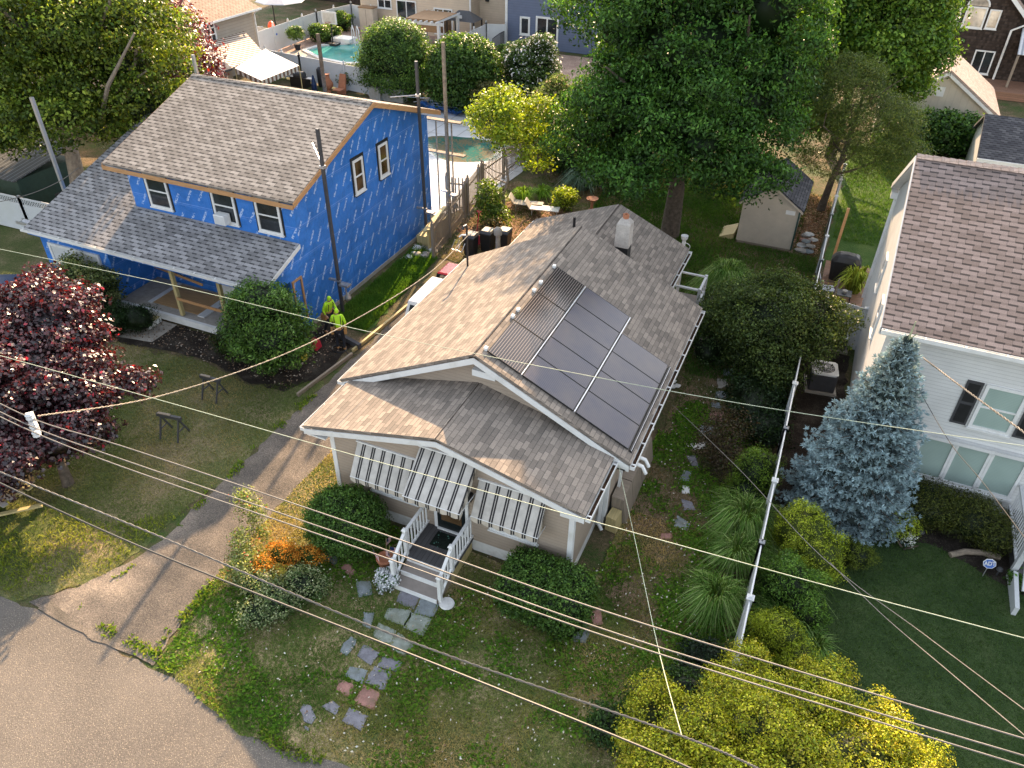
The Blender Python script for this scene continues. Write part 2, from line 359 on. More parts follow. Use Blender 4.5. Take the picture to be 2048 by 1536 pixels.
def solar(name, c1, c2, line, step, axis, amt, rough=.12):
    m, t, b, o = nt(name); u, v, _ = uvxy(t); x = (u, v)[axis]; y = (v, u)[axis]
    col = ramp(t, noise(t, .8, 4), [(.3, c1), (.7, c2)])
    f = math_(t, 'FRACT', math_(t, 'DIVIDE', x, step)); col = mixc(t, math_(t, 'MULTIPLY', math_(t, 'LESS_THAN', f, .22), amt), col, line)
    f2 = math_(t, 'FRACT', math_(t, 'DIVIDE', y, .04)); col = mixc(t, math_(t, 'MULTIPLY', math_(t, 'LESS_THAN', f2, .25), amt*.25), col, line)
    t.links.new(col, b.inputs['Base Color']); b.inputs['Roughness'].default_value = rough; b.inputs['Specular IOR Level'].default_value = .45
    b.inputs['Coat Weight'].default_value = .1; b.inputs['Coat Roughness'].default_value = .08; return m
M['solar_a'] = solar('solar cells with bright busbars', (.010, .010, .014), (.026, .022, .024), (.30, .25, .22), .075, 1, .75)
M['solar_b'] = solar('solar cells violet grey', (.028, .03, .06), (.085, .07, .072), (.12, .105, .12), .05, 1, .5, .28)
# ------------------------------------------------------------------ value noise in numpy
_perm = RNG.random((64, 64))
def vnoise(x, y, s):
    x = np.asarray(x)*s; y = np.asarray(y)*s; xi = np.floor(x).astype(int); yi = np.floor(y).astype(int)
    fx = x-xi; fy = y-yi; fx = fx*fx*(3-2*fx); fy = fy*fy*(3-2*fy); g = lambda a, b: _perm[a % 64, b % 64]
    return (g(xi, yi)*(1-fx)+g(xi+1, yi)*fx)*(1-fy)+(g(xi, yi+1)*(1-fx)+g(xi+1, yi+1)*fx)*fy
def fnoise(x, y, s): return .6*vnoise(x, y, s)+.27*vnoise(x+17, y+5, s*2.3)+.13*vnoise(x+3, y+31, s*5.1)
def inpoly(x, y, P):
    r = np.zeros(len(x), bool); n = len(P)
    for i in range(n):
        x0, y0 = P[i][0], P[i][1]; x1, y1 = P[(i+1) % n][0], P[(i+1) % n][1]
        if y0 == y1: continue
        c = ((y0 > y) != (y1 > y)) & (x < (x1-x0)*(y-y0)/(y1-y0)+x0); r ^= c
    return r
# ------------------------------------------------------------------ leaves
LEAFK = 1.25
def quads_object(name, V, C, mat, parent=None, off=None, extra=None):
    """V (n,4,3) quads, C (n,3) colours; extra = (verts, faces, colour) of a solid core"""
    C = C*LEAFK; n = len(V); vs = V.reshape(-1, 3); nf = n; loops = np.arange(n*4); cols = C
    starts = np.arange(n)*4; tot = np.full(n, 4)
    if extra is not None:
        ev = np.array(extra[0], float); ef = extra[1]; k = len(vs); vs = np.vstack([vs, ev])
        ls = [np.array(f)+k for f in ef]; ln = np.array([len(f) for f in ef]); l2 = np.concatenate(ls)
        starts = np.concatenate([starts, len(loops)+np.concatenate([[0], np.cumsum(ln)[:-1]])]); loops = np.concatenate([loops, l2])
        cols = np.vstack([cols, np.tile(extra[2], (len(ef), 1))]); nf += len(ef)
    root = parent
    while root is not None and root.parent is not None: root = root.parent
    if root is not None: o_ = ORG[root.name]; vs = vs-np.array([o_.x, o_.y, o_.z])
    elif off is not None: vs = vs-np.array(off)
    me = bpy.data.meshes.new(name); me.vertices.add(len(vs)); me.vertices.foreach_set('co', vs.astype(np.float32).ravel())
    me.loops.add(len(loops)); me.loops.foreach_set('vertex_index', loops.astype(np.int32))
    me.polygons.add(nf); me.polygons.foreach_set('loop_start', starts.astype(np.int32))
    me.update(calc_edges=True)
    a = me.attributes.new('Col', 'FLOAT_COLOR', 'FACE'); a.data.foreach_set('color', np.hstack([np.clip(cols, 0, 1), np.ones((nf, 1))]).astype(np.float32).ravel())
    me.materials.append(mat); o = bpy.data.objects.new(name, me); COL.objects.link(o)
    if parent is not None: o.parent = parent
    elif off is not None: o.location = off
    return o
def unit(a): return a/np.maximum(np.linalg.norm(a, axis=1, keepdims=True), 1e-9)
def leaf_quads(P, Nn, size, aspect=.55, spread=.8, droop=0.):
    n = len(P); nr = unit(Nn+RNG.normal(0, spread, (n, 3))); a = unit(np.cross(nr, RNG.normal(0, 1, (n, 3))))
    if droop: a = unit(a+np.array([0, 0, -droop])); nr = unit(nr-a*(nr*a).sum(1, keepdims=True))
    b = np.cross(nr, a); s = np.asarray(size).reshape(-1, 1)*np.ones((n, 1)); up = nr*s*.18
    return np.stack([P-a*s*.5, P+b*s*aspect*.5+up, P+a*s*.5, P-b*s*aspect*.5+up], 1)
def sphere_pts(n):
    v = unit(RNG.normal(0, 1, (n, 3))); return v
def crown(lobes, nclump, per, cr, leaf, cols, zmin=0., dark=.5, spread=.9, aspect=.6, inner=.12, gap=.0, droop=0., flat=.6, top=.5, pt=None):
    """lobes (x,y,z,rx,ry,rz); returns quads + colours. clumps of leaves over the lobes' surface, some inside"""
    L = np.array(lobes, float); area = (L[:, 3]*L[:, 4]+L[:, 3]*L[:, 5]+L[:, 4]*L[:, 5]); w = area/area.sum()
    k = RNG.choice(len(L), nclump*2, p=w); d = sphere_pts(nclump*2); d[:, 2] = np.where((d[:, 2] < -.35) & (RNG.random(len(d)) < .6), -d[:, 2], d[:, 2])
    rad = np.where(RNG.random(len(d)) < inner, RNG.uniform(.35, .8, len(d)), RNG.uniform(.86, 1.07, len(d)))
    c = L[k, :3]+d*L[k, 3:6]*rad[:, None]
    ok = np.ones(len(c), bool)
    for i in range(len(L)):
        q = ((c-L[i, :3])/L[i, 3:6]); ok &= ~((np.linalg.norm(q, axis=1) < .78) & (k != i))
    ok &= c[:, 2] > zmin
    if gap: ok &= ~((vnoise(c[:, 0]+c[:, 2]*.7, c[:, 1]-c[:, 2]*.5, 1.1) < gap))
    c = c[ok][:nclump]; d = (d*1.0)[ok][:nclump]; m = len(c)
    tone = RNG.uniform(0, 1, m)
    P = np.repeat(c, per, 0); Dn = np.repeat(d, per, 0); T = np.repeat(tone, per); tone2 = np.repeat(np.where(RNG.random(m) < .25, RNG.uniform(.5, .75, m), RNG.uniform(.85, 1.3, m)), per)[:, None]
    o = RNG.normal(0, 1, (len(P), 3)); o = o/np.maximum(1, np.linalg.norm(o, axis=1, keepdims=True)/1.6); o[:, 2] *= flat
    r_ = cr*np.repeat(RNG.uniform(.6, 1.35, m), per)[:, None]; P = P+o*r_
    P[:, 2] = np.maximum(P[:, 2], zmin+.03)
    Nn = Dn*.8+np.array([0, 0, top])+o*.3
    V = leaf_quads(P, Nn, leaf*RNG.uniform(.65, 1.35, len(P)), aspect, spread, droop)
    C = np.array(cols, float); f = np.clip(T*.7+RNG.normal(.15, .18, len(P)), 0, .999)*(len(C)-1); i0 = f.astype(int); ff = (f-i0)[:, None]
    i1 = np.minimum(i0+1, len(C)-1); cc = C[i0]*(1-ff)+C[i1]*ff
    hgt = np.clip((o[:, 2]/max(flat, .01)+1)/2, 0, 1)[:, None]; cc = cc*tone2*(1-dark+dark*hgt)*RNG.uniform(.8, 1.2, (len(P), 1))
    if pt is not None:   # odd tint on a few leaves
        s_ = RNG.random(len(P)) < pt[0]; cc[s_] = np.array(pt[1])
    return V, cc
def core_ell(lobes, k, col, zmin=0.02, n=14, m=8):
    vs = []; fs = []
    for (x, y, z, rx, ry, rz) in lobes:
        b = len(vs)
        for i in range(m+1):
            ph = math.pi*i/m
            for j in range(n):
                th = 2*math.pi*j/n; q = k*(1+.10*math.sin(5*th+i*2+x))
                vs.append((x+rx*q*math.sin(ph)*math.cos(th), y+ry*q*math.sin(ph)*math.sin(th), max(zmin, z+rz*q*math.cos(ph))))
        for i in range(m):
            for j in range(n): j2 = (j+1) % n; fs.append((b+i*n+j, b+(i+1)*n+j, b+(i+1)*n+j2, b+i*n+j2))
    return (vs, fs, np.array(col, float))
GREEN = [(.022, .055, .012), (.04, .095, .018), (.07, .15, .025), (.12, .21, .035)]
LIME = [(.09, .15, .015), (.18, .27, .02), (.29, .38, .03), (.38, .44, .05)]
OLIVE = [(.03, .06, .015), (.07, .11, .02), (.14, .19, .03), (.22, .26, .04)]
def limbs(mb, base, top, r0, nb, reach, lean=0., seed=1, up=.5):
    rr = random.Random(seed); b = Vector(base); t = Vector(top); pts = []; n = 7
    for i in range(n+1):
        q = b.lerp(t, i/n); q.x += rr.uniform(-1, 1)*lean*(i/n); q.y += rr.uniform(-1, 1)*lean*(i/n); pts.append(q)
    mb.tube([pts[0]-Vector((0, 0, .1))]+pts, [r0*1.45]+[r0*(1.15 if i == 0 else 1-.72*i/n) for i in range(n+1)], 10)
    for k in range(nb):
        f = .3+.65*k/max(1, nb-1); q = b.lerp(t, f); i = min(n-1, int(f*n)); q = pts[i].lerp(pts[i+1], f*n-i)
        a = rr.uniform(0, 6.28); L_ = reach*rr.uniform(.6, 1.)*(1.15-.5*f); d = Vector((math.cos(a), math.sin(a), up*rr.uniform(.5, 1.4)))
        p1 = q+d*L_*.4+Vector((0, 0, -.05*L_)); p2 = q+d*L_*.75+Vector((rr.uniform(-.2, .2)*L_, rr.uniform(-.2, .2)*L_, .1*L_)); p3 = q+d*L_+Vector((0, 0, .25*L_))
        r = r0*(1-.7*f)*.55; mb.tube([q, p1, p2, p3], [r, r*.75, r*.5, r*.22], 6)
    return mb
def boughs(lobes, n, r0, r1, seed=1, flat=.7, out=.92):
    """many small boughs over the surface of the big lobes"""
    rr = random.Random(seed); ar = [l[3]*l[4]+l[3]*l[5] for l in lobes]; out_ = []; tries = 0
    while len(out_) < n and tries < n*8:
        tries += 1; l = rr.choices(lobes, ar)[0]; a = rr.uniform(0, 6.283); zz = rr.uniform(-.75, 1.); q = math.sqrt(max(0, 1-zz*zz)); k = out*rr.uniform(.82, 1.08)
        p = (l[0]+l[3]*q*math.cos(a)*k, l[1]+l[4]*q*math.sin(a)*k, l[2]+l[5]*zz*k)
        if any(m is not l and ((p[0]-m[0])/m[3])**2+((p[1]-m[1])/m[4])**2+((p[2]-m[2])/m[5])**2 < .6 for m in lobes): continue
        r = rr.uniform(r0, r1); out_.append((p[0], p[1], p[2], r*rr.uniform(.85, 1.2), r*rr.uniform(.85, 1.2), r*flat*rr.uniform(.8, 1.2)))
    return out_
def tree(name, label, cat, base, lobes, r0, top, nb, reach, leaf_args, mat='leaf', group=None, bark='bark', seed=1, lean=.15, corec=None, corek=.6, up=.5, bg=None):
    t = thing(name, label, cat, (base[0], base[1], 0), 0, group)
    limbs(MB(), (base[0], base[1], 0), top, r0, nb, reach, lean, seed, up).build('trunk', M[bark], t, smooth=True)
    L2 = boughs(lobes, *bg)+[tuple(l[:3])+tuple(x*.8 for x in l[3:]) for l in lobes] if bg else lobes
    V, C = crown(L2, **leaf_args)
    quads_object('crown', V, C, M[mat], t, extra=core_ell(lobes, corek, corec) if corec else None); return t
def bush(name, label, cat, base, lobes, leaf_args, mat='leaf', group=None, corec=(.012, .022, .008), corek=.82, stem=True):
    t = thing(name, label, cat, (base[0], base[1], 0), 0, group)
    if stem:
        mb = MB()
        for i in range(4):
            a = i*1.6+base[0]; mb.tube([(base[0]+.06*math.cos(a), base[1]+.06*math.sin(a), -.03), (base[0]+.3*math.cos(a), base[1]+.3*math.sin(a), lobes[0][2]*.8)], [.035, .015], 5)
        mb.build('stem', M['bark'], t)
    L2 = lobes
    if cat != 'hedge' and corek < .9 and corec is not None: rm = min(lobes[0][3], lobes[0][4]); L2 = boughs(lobes, 11*len(lobes), .16*rm, .32*rm, int(abs(base[0]*7)), .9, 1.0)+[tuple(l[:3])+tuple(x*.9 for x in l[3:]) for l in lobes]
    V, C = crown(L2, **leaf_args)
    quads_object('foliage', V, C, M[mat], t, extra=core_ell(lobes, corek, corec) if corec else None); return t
def grass_clump(name, label, cat, base, rad, h, n, cols, width=.018, group=None):
    a = RNG.uniform(0, 6.283, n); r = np.sqrt(RNG.random(n))*rad*.34; L_ = h*RNG.uniform(.45, 1.15, n); sp = RNG.uniform(.12, 1.1, n)*rad*(1+.22*np.sin(a*3+base[0]))
    b0 = np.stack([base[0]+r*np.cos(a), base[1]+r*np.sin(a), np.zeros(n)], 1); dr = np.stack([np.cos(a+RNG.normal(0, .6, n)), np.sin(a+RNG.normal(0, .6, n)), np.zeros(n)], 1)
    mid = b0+dr*(sp*.38)[:, None]+np.stack([np.zeros(n), np.zeros(n), L_*.8], 1); tip = b0+dr*sp[:, None]+np.stack([np.zeros(n), np.zeros(n), L_*np.clip(1.05-sp/rad*.75, .15, 1)], 1)
    sd = np.stack([-dr[:, 1], dr[:, 0], np.zeros(n)], 1)*width
    V1 = np.stack([b0-sd*.5, b0+sd*.5, mid+sd*.5, mid-sd*.5], 1); V2 = np.stack([mid-sd*.5, mid+sd*.5, tip+sd*.1, tip-sd*.1], 1)
    C = np.array(cols); i = RNG.integers(0, len(C), n); c = C[i]*RNG.uniform(.75, 1.25, (n, 1))
    o = quads_object(name, np.vstack([V1, V2]), np.vstack([c*.7, c*1.1]), M['blade'], off=(base[0], base[1], 0))
    return tag(o, label, cat, group)
def ragged(pts, amp=.08, step=.35, seed=1, closed=True):
    rr = random.Random(seed); out = []; n = len(pts)
    for i in range(n):
        a = Vector(pts[i][:2]); b = Vector(pts[(i+1) % n][:2]); L_ = (b-a).length; k = max(1, int(L_/step)); nrm = Vector((-(b-a).y, (b-a).x)).normalized()
        for j in range(k):
            q = a.lerp(b, j/k)+nrm*rr.gauss(0, amp)*(1 if j else .3); out.append((q.x, q.y))
    return out
SHEET = [0]
def sheet(name, pts, z, m, kind='structure', amp=.08, step=.35, seed=1, parent=None):
    """a ground sheet with a ragged edge; every sheet lies a little above the one before"""
    SHEET[0] += 1; z = -.012+.0012*SHEET[0]
    P = ragged(pts, amp, step, seed) if amp else [(p[0], p[1]) for p in pts]
    from mathutils.geometry import tessellate_polygon
    tri = tessellate_polygon([[Vector((x, y, 0)) for x, y in P]])
    bm = bmesh.new(); vs_ = [bm.verts.new((x, y, z)) for x, y in P]
    for a, b, c in tri:
        cr_ = (P[b][0]-P[a][0])*(P[c][1]-P[a][1])-(P[b][1]-P[a][1])*(P[c][0]-P[a][0])
        if abs(cr_) < 1e-9: continue
        try: bm.faces.new([vs_[a], vs_[b], vs_[c]] if cr_ > 0 else [vs_[a], vs_[c], vs_[b]])
        except ValueError: pass
    me = bpy.data.meshes.new(name); bm.to_mesh(me); bm.free(); me.materials.append(m)
    uv = me.uv_layers.new(name='UV')
    for l in me.loops: uv.data[l.index].uv = me.vertices[l.vertex_index].co[:2]
    o = bpy.data.objects.new(name, me); COL.objects.link(o)
    if kind: o['kind'] = kind
    return o
def px(*q, z=0.): return [at(a, b, z) for a, b in q]
# ================================================================== THE PLACE
def obox(mb, P0, U, Nn, u0, u1, v0, v1, n0, n1):
    P0 = Vector(P0); U = Vector(U).normalized(); Nn = Vector(Nn).normalized(); Z = Vector((0, 0, 1))
    f = lambda u, v, n: P0+U*u+Z*v+Nn*n
    lo = [f(u0, v0, n0), f(u1, v0, n0), f(u1, v0, n1), f(u0, v0, n1)]; hi = [f(u0, v1, n0), f(u1, v1, n0), f(u1, v1, n1), f(u0, v1, n1)]
    if U.cross(Nn).z < 0: lo.reverse(); hi.reverse()
    mb.hexa(lo, hi); return mb
def window(parent, P0, U, Nn, W, H, frame='white', pane='glass', fw=.08, bars=(0, 1), tape=None, sill=True, name='window'):
    """bars: (extra vertical, extra horizontal) glazing bars"""
    mb = MB(); a = (P0, U, Nn)
    obox(mb, *a, 0, W, 0, fw, .0, .055); obox(mb, *a, 0, W, H-fw, H, .0, .055); obox(mb, *a, 0, fw, fw, H-fw, .0, .055); obox(mb, *a, W-fw, W, fw, H-fw, .0, .055)
    for i in range(bars[0]): x = fw+(W-2*fw)*(i+1)/(bars[0]+1); obox(mb, *a, x-fw*.4, x+fw*.4, fw, H-fw, .0, .05)
    for i in range(bars[1]): y = fw+(H-2*fw)*(i+1)/(bars[1]+1); obox(mb, *a, fw, W-fw, y-fw*.3, y+fw*.3, .0, .045)
    w = mb.build(name, M[frame], parent)
    if pane: p = MB(); obox(p, *a, fw*.9, W-fw*.9, fw*.9, H-fw*.9, .002, .02); p.build('pane', M[pane], w)
    if sill: s = MB(); obox(s, *a, -.04, W+.04, -.05, -.002, .0, .09); s.build('sill', M[frame], w)
    if tape:
        s = MB(); e = tape; obox(s, *a, -e, W+e, H+.002, H+e, .001, .012); obox(s, *a, -e, -.002, -e*.6, H, .001, .012); obox(s, *a, W+.002, W+e, -e*.6, H, .001, .012); obox(s, *a, -.002, W+.002, -e*1.1, -.056, .001, .012)
        s.build('flashing_tape', M['black_tape'], w)
    return w
X_, Y_ = Vector((1, 0, 0)), Vector((0, 1, 0))
# ------------------------------------------------------------------ ground
def ground():
    bm = bmesh.new(); bm.faces.new([bm.verts.new(p) for p in ((-400, -60, -.02), (300, -60, -.02), (300, 600, -.02), (-400, 600, -.02))])
    me = bpy.data.meshes.new('ground'); bm.to_mesh(me); bm.free(); me.materials.append(M['yard']); o = bpy.data.objects.new('ground', me); COL.objects.link(o); o['kind'] = 'structure'
ground()
# road lies in front (towards the camera); its edge is curved near the driveway
road = [(-60, 7.6), (-34, 7.2), (-22, 6.9), (-17.6, 6.55), (-15.6, 6.75), (-13.6, 6.6), (-12.4, 6.55), (-11.3, 6.55), (-10.3, 6.45), (-9.2, 6.15), (-8.1, 6.15), (-6.6, 6.6), (-4, 6.5), (20, 6.0), (40, 6), (40, -20), (-60, -20)]
sheet('road', road, -.006, M['asphalt'], amp=.06, step=.4)
LAWN_FRONT = [(-12.25, 6.75), (-9.2, 6.05), (-6, 6.6), (-3, 6.5), (3, 6.3), (.9, 11.4), (.7, 16.5), (-3.2, 16.5), (-3.2, 13.0), (-11.3, 13.0), (-11.9, 16.5), (-13.0, 16.5), (-13.1, 11)]
sheet('front_lawn', LAWN_FRONT, -.012, M['lawn'], amp=.07, seed=3)
LAWN_LEFT = [(-38, 7.1), (-17, 6.6), (-15.5, 8), (-15.1, 13.3), (-15.0, 16), (-15.3, 18.2), (-17.5, 16.8), (-20, 17.3), (-24, 17.0), (-25.2, 17.6), (-38, 19)]
sheet('side_lawn', LAWN_LEFT, -.012, M['lawn_left'], amp=.08, seed=4)
LAWN_FAR = [(-44, 19.2), (-25, 17.7), (-30, 19), (-30, 24), (-44, 24)]
sheet('far_side_lawn', LAWN_FAR, -.013, M['lawn_left'], amp=.08, seed=5)
LAWN_RIGHT = [(1.0, 5.5), (24, 5.5), (24, 17.4), (8.5, 17.6), (7.0, 18.2), (5.2, 18.9), (3.4, 18.2), (2.7, 16.4), (1.6, 15.5), (1.2, 12)]
sheet('neighbour_lawn', LAWN_RIGHT, -.012, M['lawn_right'], amp=.05, seed=6)
BED_RIGHT = [(.8, 11), (1.3, 12), (1.7, 15.4), (2.8, 16.3), (3.5, 18.1), (5.2, 18.8), (7.0, 18.1), (8.5, 17.5), (12, 17.4), (12, 21.2), (2.4, 21.2), (2.4, 28), (.7, 28), (.8, 16)]
sheet('mulch_bed', BED_RIGHT, -.010, M['dark_soil'], amp=.05, seed=7)
SIDE_YARD = [(-3.0, 13.2), (-1.5, 12.2), (.7, 11), (.65, 28), (.4, 44), (-12, 44), (-16.8, 38), (-16.2, 28.5), (-12.3, 28.5), (-12, 24.2), (-3.2, 24.0)]
sheet('side_yard', SIDE_YARD, -.009, ground_mat('side yard', [(.055, .085, .024), (.11, .10, .045), (.22, .15, .10)], .6, 9., .8, thr=(.36, .58)), amp=.06, seed=8)
sheet('leaf_litter_bed', [(-16.6, 31.5), (-13.5, 29.3), (-11.5, 28.6), (-11.6, 31), (-10.8, 33.2), (-12.8, 36.6), (-16.2, 35.5)], -.005, M['mulch_red'], amp=.15, seed=9)
sheet('leaf_litter_strip', [(-.75, 36.5), (.25, 36), (.3, 43.5), (-1.8, 43.8), (-.8, 40)], -.004, M['mulch_red'], amp=.12, seed=10)
sheet('back_lawn', [(.75, 28.5), (13, 28.5), (13, 53), (.5, 54)], -.0095, ground_mat('back lawn', [(.03, .07, .015), (.05, .10, .02), (.10, .14, .04)], .5, 10., .8), amp=.05, seed=11)
sheet('planting_bed', [(-26.2, 19.0), (-25.5, 17.7), (-24.2, 17.0), (-20, 17.4), (-17.6, 16.9), (-16.2, 17.0), (-15.5, 18.5), (-15.6, 20.5), (-17.5, 21.8), (-17.9, 19.2), (-20, 18.85), (-24.6, 18.9)], -.006, M['dark_soil'], amp=.06, seed=12)
sheet('concrete_walk', [(-25.6, 18.9), (-24.6, 17.2), (-22.9, 17.5), (-22.9, 18.9)], -.002, M['concrete'], amp=.02, seed=13)
sheet('side_grass', [(-17.6, 21.9), (-15.6, 21.5), (-16.0, 28.5), (-17.6, 29.6)], -.008, ground_mat('tall side grass', [(.03, .075, .012), (.045, .10, .016), (.09, .13, .03)], .6, 10., .8), amp=.06, seed=14)
DRIVE = [(-16.7, 6.72), (-12.35, 6.6), (-12.75, 9), (-12.85, 13), (-12.75, 17), (-12.7, 24.5), (-13, 28), (-15.2, 28), (-15.1, 22), (-15.1, 18.4), (-15.15, 13), (-15.05, 9.8), (-15.35, 8.7), (-15.9, 7.6)]
sheet('driveway', DRIVE, -.002, M['drive'], amp=.04, step=.25, seed=15)
sheet('dirt_verge', [(-12.78, 9.2), (-12.0, 9.6), (-11.6, 12.8), (-11.65, 17), (-12.7, 17), (-12.8, 13)], -.004, ground_mat('dry grass verge', [(.17, .145, .09), (.31, .25, .17), (.44, .36, .27)], .9, 11., .9), amp=.09, seed=16)
sheet('driveway_apron_edge', [(-16.3, 6.7), (-15.4, 6.6), (-12.3, 6.62), (-12.35, 6.85), (-15.4, 6.85), (-16.2, 7.0)], -.001, ground_mat('worn asphalt seam', [(.10, .09, .075), (.15, .13, .11), (.22, .185, .15)], 1.2, 16., .6), amp=.05, seed=17)
# patio and pool behind the wrapped house
sheet('patio', [(-27.5, 34), (-17.9, 32.5), (-16.9, 36), (-16.6, 40), (-17.2, 43), (-21.5, 44.5), (-24, 48), (-27, 48.5)], -.003, M['patio'], amp=0)
pc = [at(930, 300)+Vector((3.1*math.cos(a)+.6*math.sin(2*a), 2.1*math.sin(a), 0)) for a in [i*math.tau/28 for i in range(28)]]
sheet('pool_cover_water', pc, .02, M['murk'], amp=.05, step=.4, seed=20)
# far patio + pool
sheet('far_patio', [(-47, 53), (-33.5, 49.5), (-28.5, 52), (-29.8, 67), (-50, 67)], -.004, M['paver_brick'], amp=0)
sheet('far_patio_apron', [(-45.6, 54.2), (-37, 50), (-34, 52), (-35.5, 61.5), (-40.5, 62.3), (-44.8, 58.3)], -.001, M['concrete'], amp=0)
sheet('right_pool_paving', [(-24.5, 52), (-15, 52), (-15, 66), (-28, 66)], -.003, M['paver_brick'], amp=0)
# ------------------------------------------------------------------ solid roofs
def gable_wall(mb, x0, x1, y, zs, peak_x, peak_z, eave_z, th=.12, side=1):
    """front/back gable wall in plane y"""
    P = [(x0, zs), (x1, zs), (x1, eave_z), (peak_x, peak_z), (x0, eave_z)]
    a = [(p[0], y, p[1]) for p in P]; b = [(p[0], y+th*side, p[1]) for p in P]
    if side > 0: mb.hexa(b[::-1], a[::-1])   # faces -y
    else: mb.hexa(b, a)
# ------------------------------------------------------------------ COTTAGE
ct = thing('cottage', 'tan sided cottage with grey brown gabled roof, solar panels and striped awnings', 'house', (-7.5, 18, 0))
mb = MB()
def gx(z_at): pass
def house_shell(mb, x0, x1, y0, y1, z0, ez, px_, pz, drop=.06):
    """gabled box with the ridge along Y. ez: wall height at eaves, pz: ridge height"""
    k0 = (pz-ez)/(px_-x0); P = [(x0, z0), (x1, z0), (x1, ez), (px_, pz), (x0, ez)]
    mb.hexa([(p[0], y1, p[1]) for p in P], [(p[0], y0, p[1]) for p in P])
house_shell(mb, -11.18, -3.84, 13.17, 15.6, .42, 2.97, -7.62, 3.85)
house_shell(mb, -11.6, -3.62, 15.56, 24.0, .42, 3.0, -7.65, 4.95)
house_shell(mb, -10.7, -4.9, 23.9, 28.0, .42, 2.8, -7.5, 4.05)
mb.build('wall', M['siding_tan'], ct)
mb = MB(); mb.box(-11.16, -3.86, 13.19, 15.5, -.1, .415); mb.box(-11.58, -3.64, 15.54, 23.98, -.1, .415); mb.box(-10.68, -4.92, 23.9, 27.98, -.1, .415); mb.build('foundation', M['foundation'], ct)
def gable_roof(parent, xl, xr, y0, y1, zl, zr, px_, pz, m, th=.09, name='roof', cap=True, capm=None):
    mb = MB()
    mb.slab([(xl, y0, zl), (px_, y0, pz), (px_, y1, pz), (xl, y1, zl)][::-1], th)
    mb.slab([(px_, y0, pz), (xr, y0, zr), (xr, y1, zr), (px_, y1, pz)][::-1], th)
    r = mb.build(name, m, parent)
    if cap:
        c = MB(); n = int((y1-y0)/.14); kl = (pz-zl)/(px_-xl); kr = (pz-zr)/(xr-px_)
        for i in range(n):   # overlapping ridge cap tabs
            a = y0+(y1-y0)*i/n; b = y0+(y1-y0)*(i+1)/n; h0, h1 = .012, .030; w = .15
            for sg, k in ((-1, kl), (1, kr)):
                q = [(px_, a, pz+h1), (px_+sg*w, a, pz-k*w+h1), (px_+sg*w, b, pz-k*w+h0), (px_, b, pz+h0)]
                c.poly(q if sg < 0 else q[::-1]); e = [(px_, a, pz), (px_+sg*w, a, pz-k*w), (px_+sg*w, a, pz-k*w+h1), (px_, a, pz+h1)]
                c.poly(e if sg > 0 else e[::-1])
        c.build('ridge_cap', capm or m, r)
    return r
gable_roof(ct, -11.86, -3.5, 12.92, 15.60, 2.95, 2.95, -7.62, 3.98, M['shingle_tan'], name='front_roof')
gable_roof(ct, -12.2, -3.05, 15.28, 24.12, 2.87, 2.87, -7.65, 5.1, M['shingle_tan'], name='main_roof')
gable_roof(ct, -11.05, -4.5, 24.0, 28.35, 2.92, 2.92, -7.5, 4.25, M['shingle_tan'], name='rear_roof')
def rake(parent, pts, w=.16, t=.03, m='white', name='rake_board', n=(0, -1, 0)):
    mb = MB(); Nn = Vector(n)
    for a, b in zip(pts[:-1], pts[1:]):
        a = Vector(a); b = Vector(b); dz = Vector((0, 0, -w)); lo = [a, b, b+dz, a+dz]
        f = [p+Nn*t for p in lo]
        if (b-a).cross(dz).dot(Nn) > 0: mb.hexa(lo, f)
        else: mb.hexa(lo[::-1], f[::-1])
    return mb.build(name, M[m], parent)
rake(ct, [(-11.86, 12.918, 2.93), (-7.62, 12.918, 3.96), (-3.5, 12.918, 2.93)], .17)
rake(ct, [(-12.2, 15.278, 2.85), (-7.65, 15.278, 5.08), (-3.05, 15.278, 2.85)], .19)
rake(ct, [(-11.05, 28.352, 2.9), (-7.5, 28.352, 4.23), (-4.5, 28.352, 2.9)], .16, n=(0, 1, 0))
mb = MB()   # soffits and gable returns
mb.box(-11.8, -11.19, 12.93, 15.5, 2.72, 2.77); mb.box(-3.83, -3.52, 12.93, 15.5, 2.72, 2.77); mb.box(-12.15, -11.61, 15.3, 24.1, 2.62, 2.67); mb.box(-3.61, -3.07, 15.3, 24.1, 2.62, 2.67)
mb.hexa([(-12.1, 15.30, 2.62), (-11.3, 15.30, 2.62), (-11.3, 15.55, 2.62), (-12.1, 15.55, 2.62)], [(-12.1, 15.30, 2.8), (-11.3, 15.30, 3.05), (-11.3, 15.55, 3.05), (-12.1, 15.55, 2.8)])
mb.hexa([(-3.95, 15.30, 2.62), (-3.15, 15.30, 2.62), (-3.15, 15.55, 2.62), (-3.95, 15.55, 2.62)], [(-3.95, 15.30, 3.05), (-3.15, 15.30, 2.8), (-3.15, 15.55, 2.8), (-3.95, 15.55, 3.05)])
mb.hexa([(-4.15, 12.94, 2.72), (-3.55, 12.94, 2.72), (-3.55, 13.16, 2.72), (-4.15, 13.16, 2.72)], [(-4.15, 12.94, 3.0), (-3.55, 12.94, 2.86), (-3.55, 13.16, 2.86), (-4.15, 13.16, 3.0)])
mb.box(-7.75, -7.05, 15.35, 15.55, 4.42, 4.62)
mb.build('soffit', M['white'], ct)
for x, y, z1, sx in ((-11.18, 13.17, 2.95, 1), (-3.84, 13.17, 2.95, -1), (-3.62, 15.56, 2.9, -1), (-11.6, 15.56, 2.9, 1)):
    mb = MB(); mb.box(min(x-.02*sx, x+.12*sx), max(x-.02*sx, x+.12*sx), y-.022, y, .4, z1); mb.box(min(x-.022*sx, x-.001*sx), max(x-.022*sx, x-.001*sx), y, y+.13, .4, z1)
    mb.build('corner_trim', M['white'], ct)
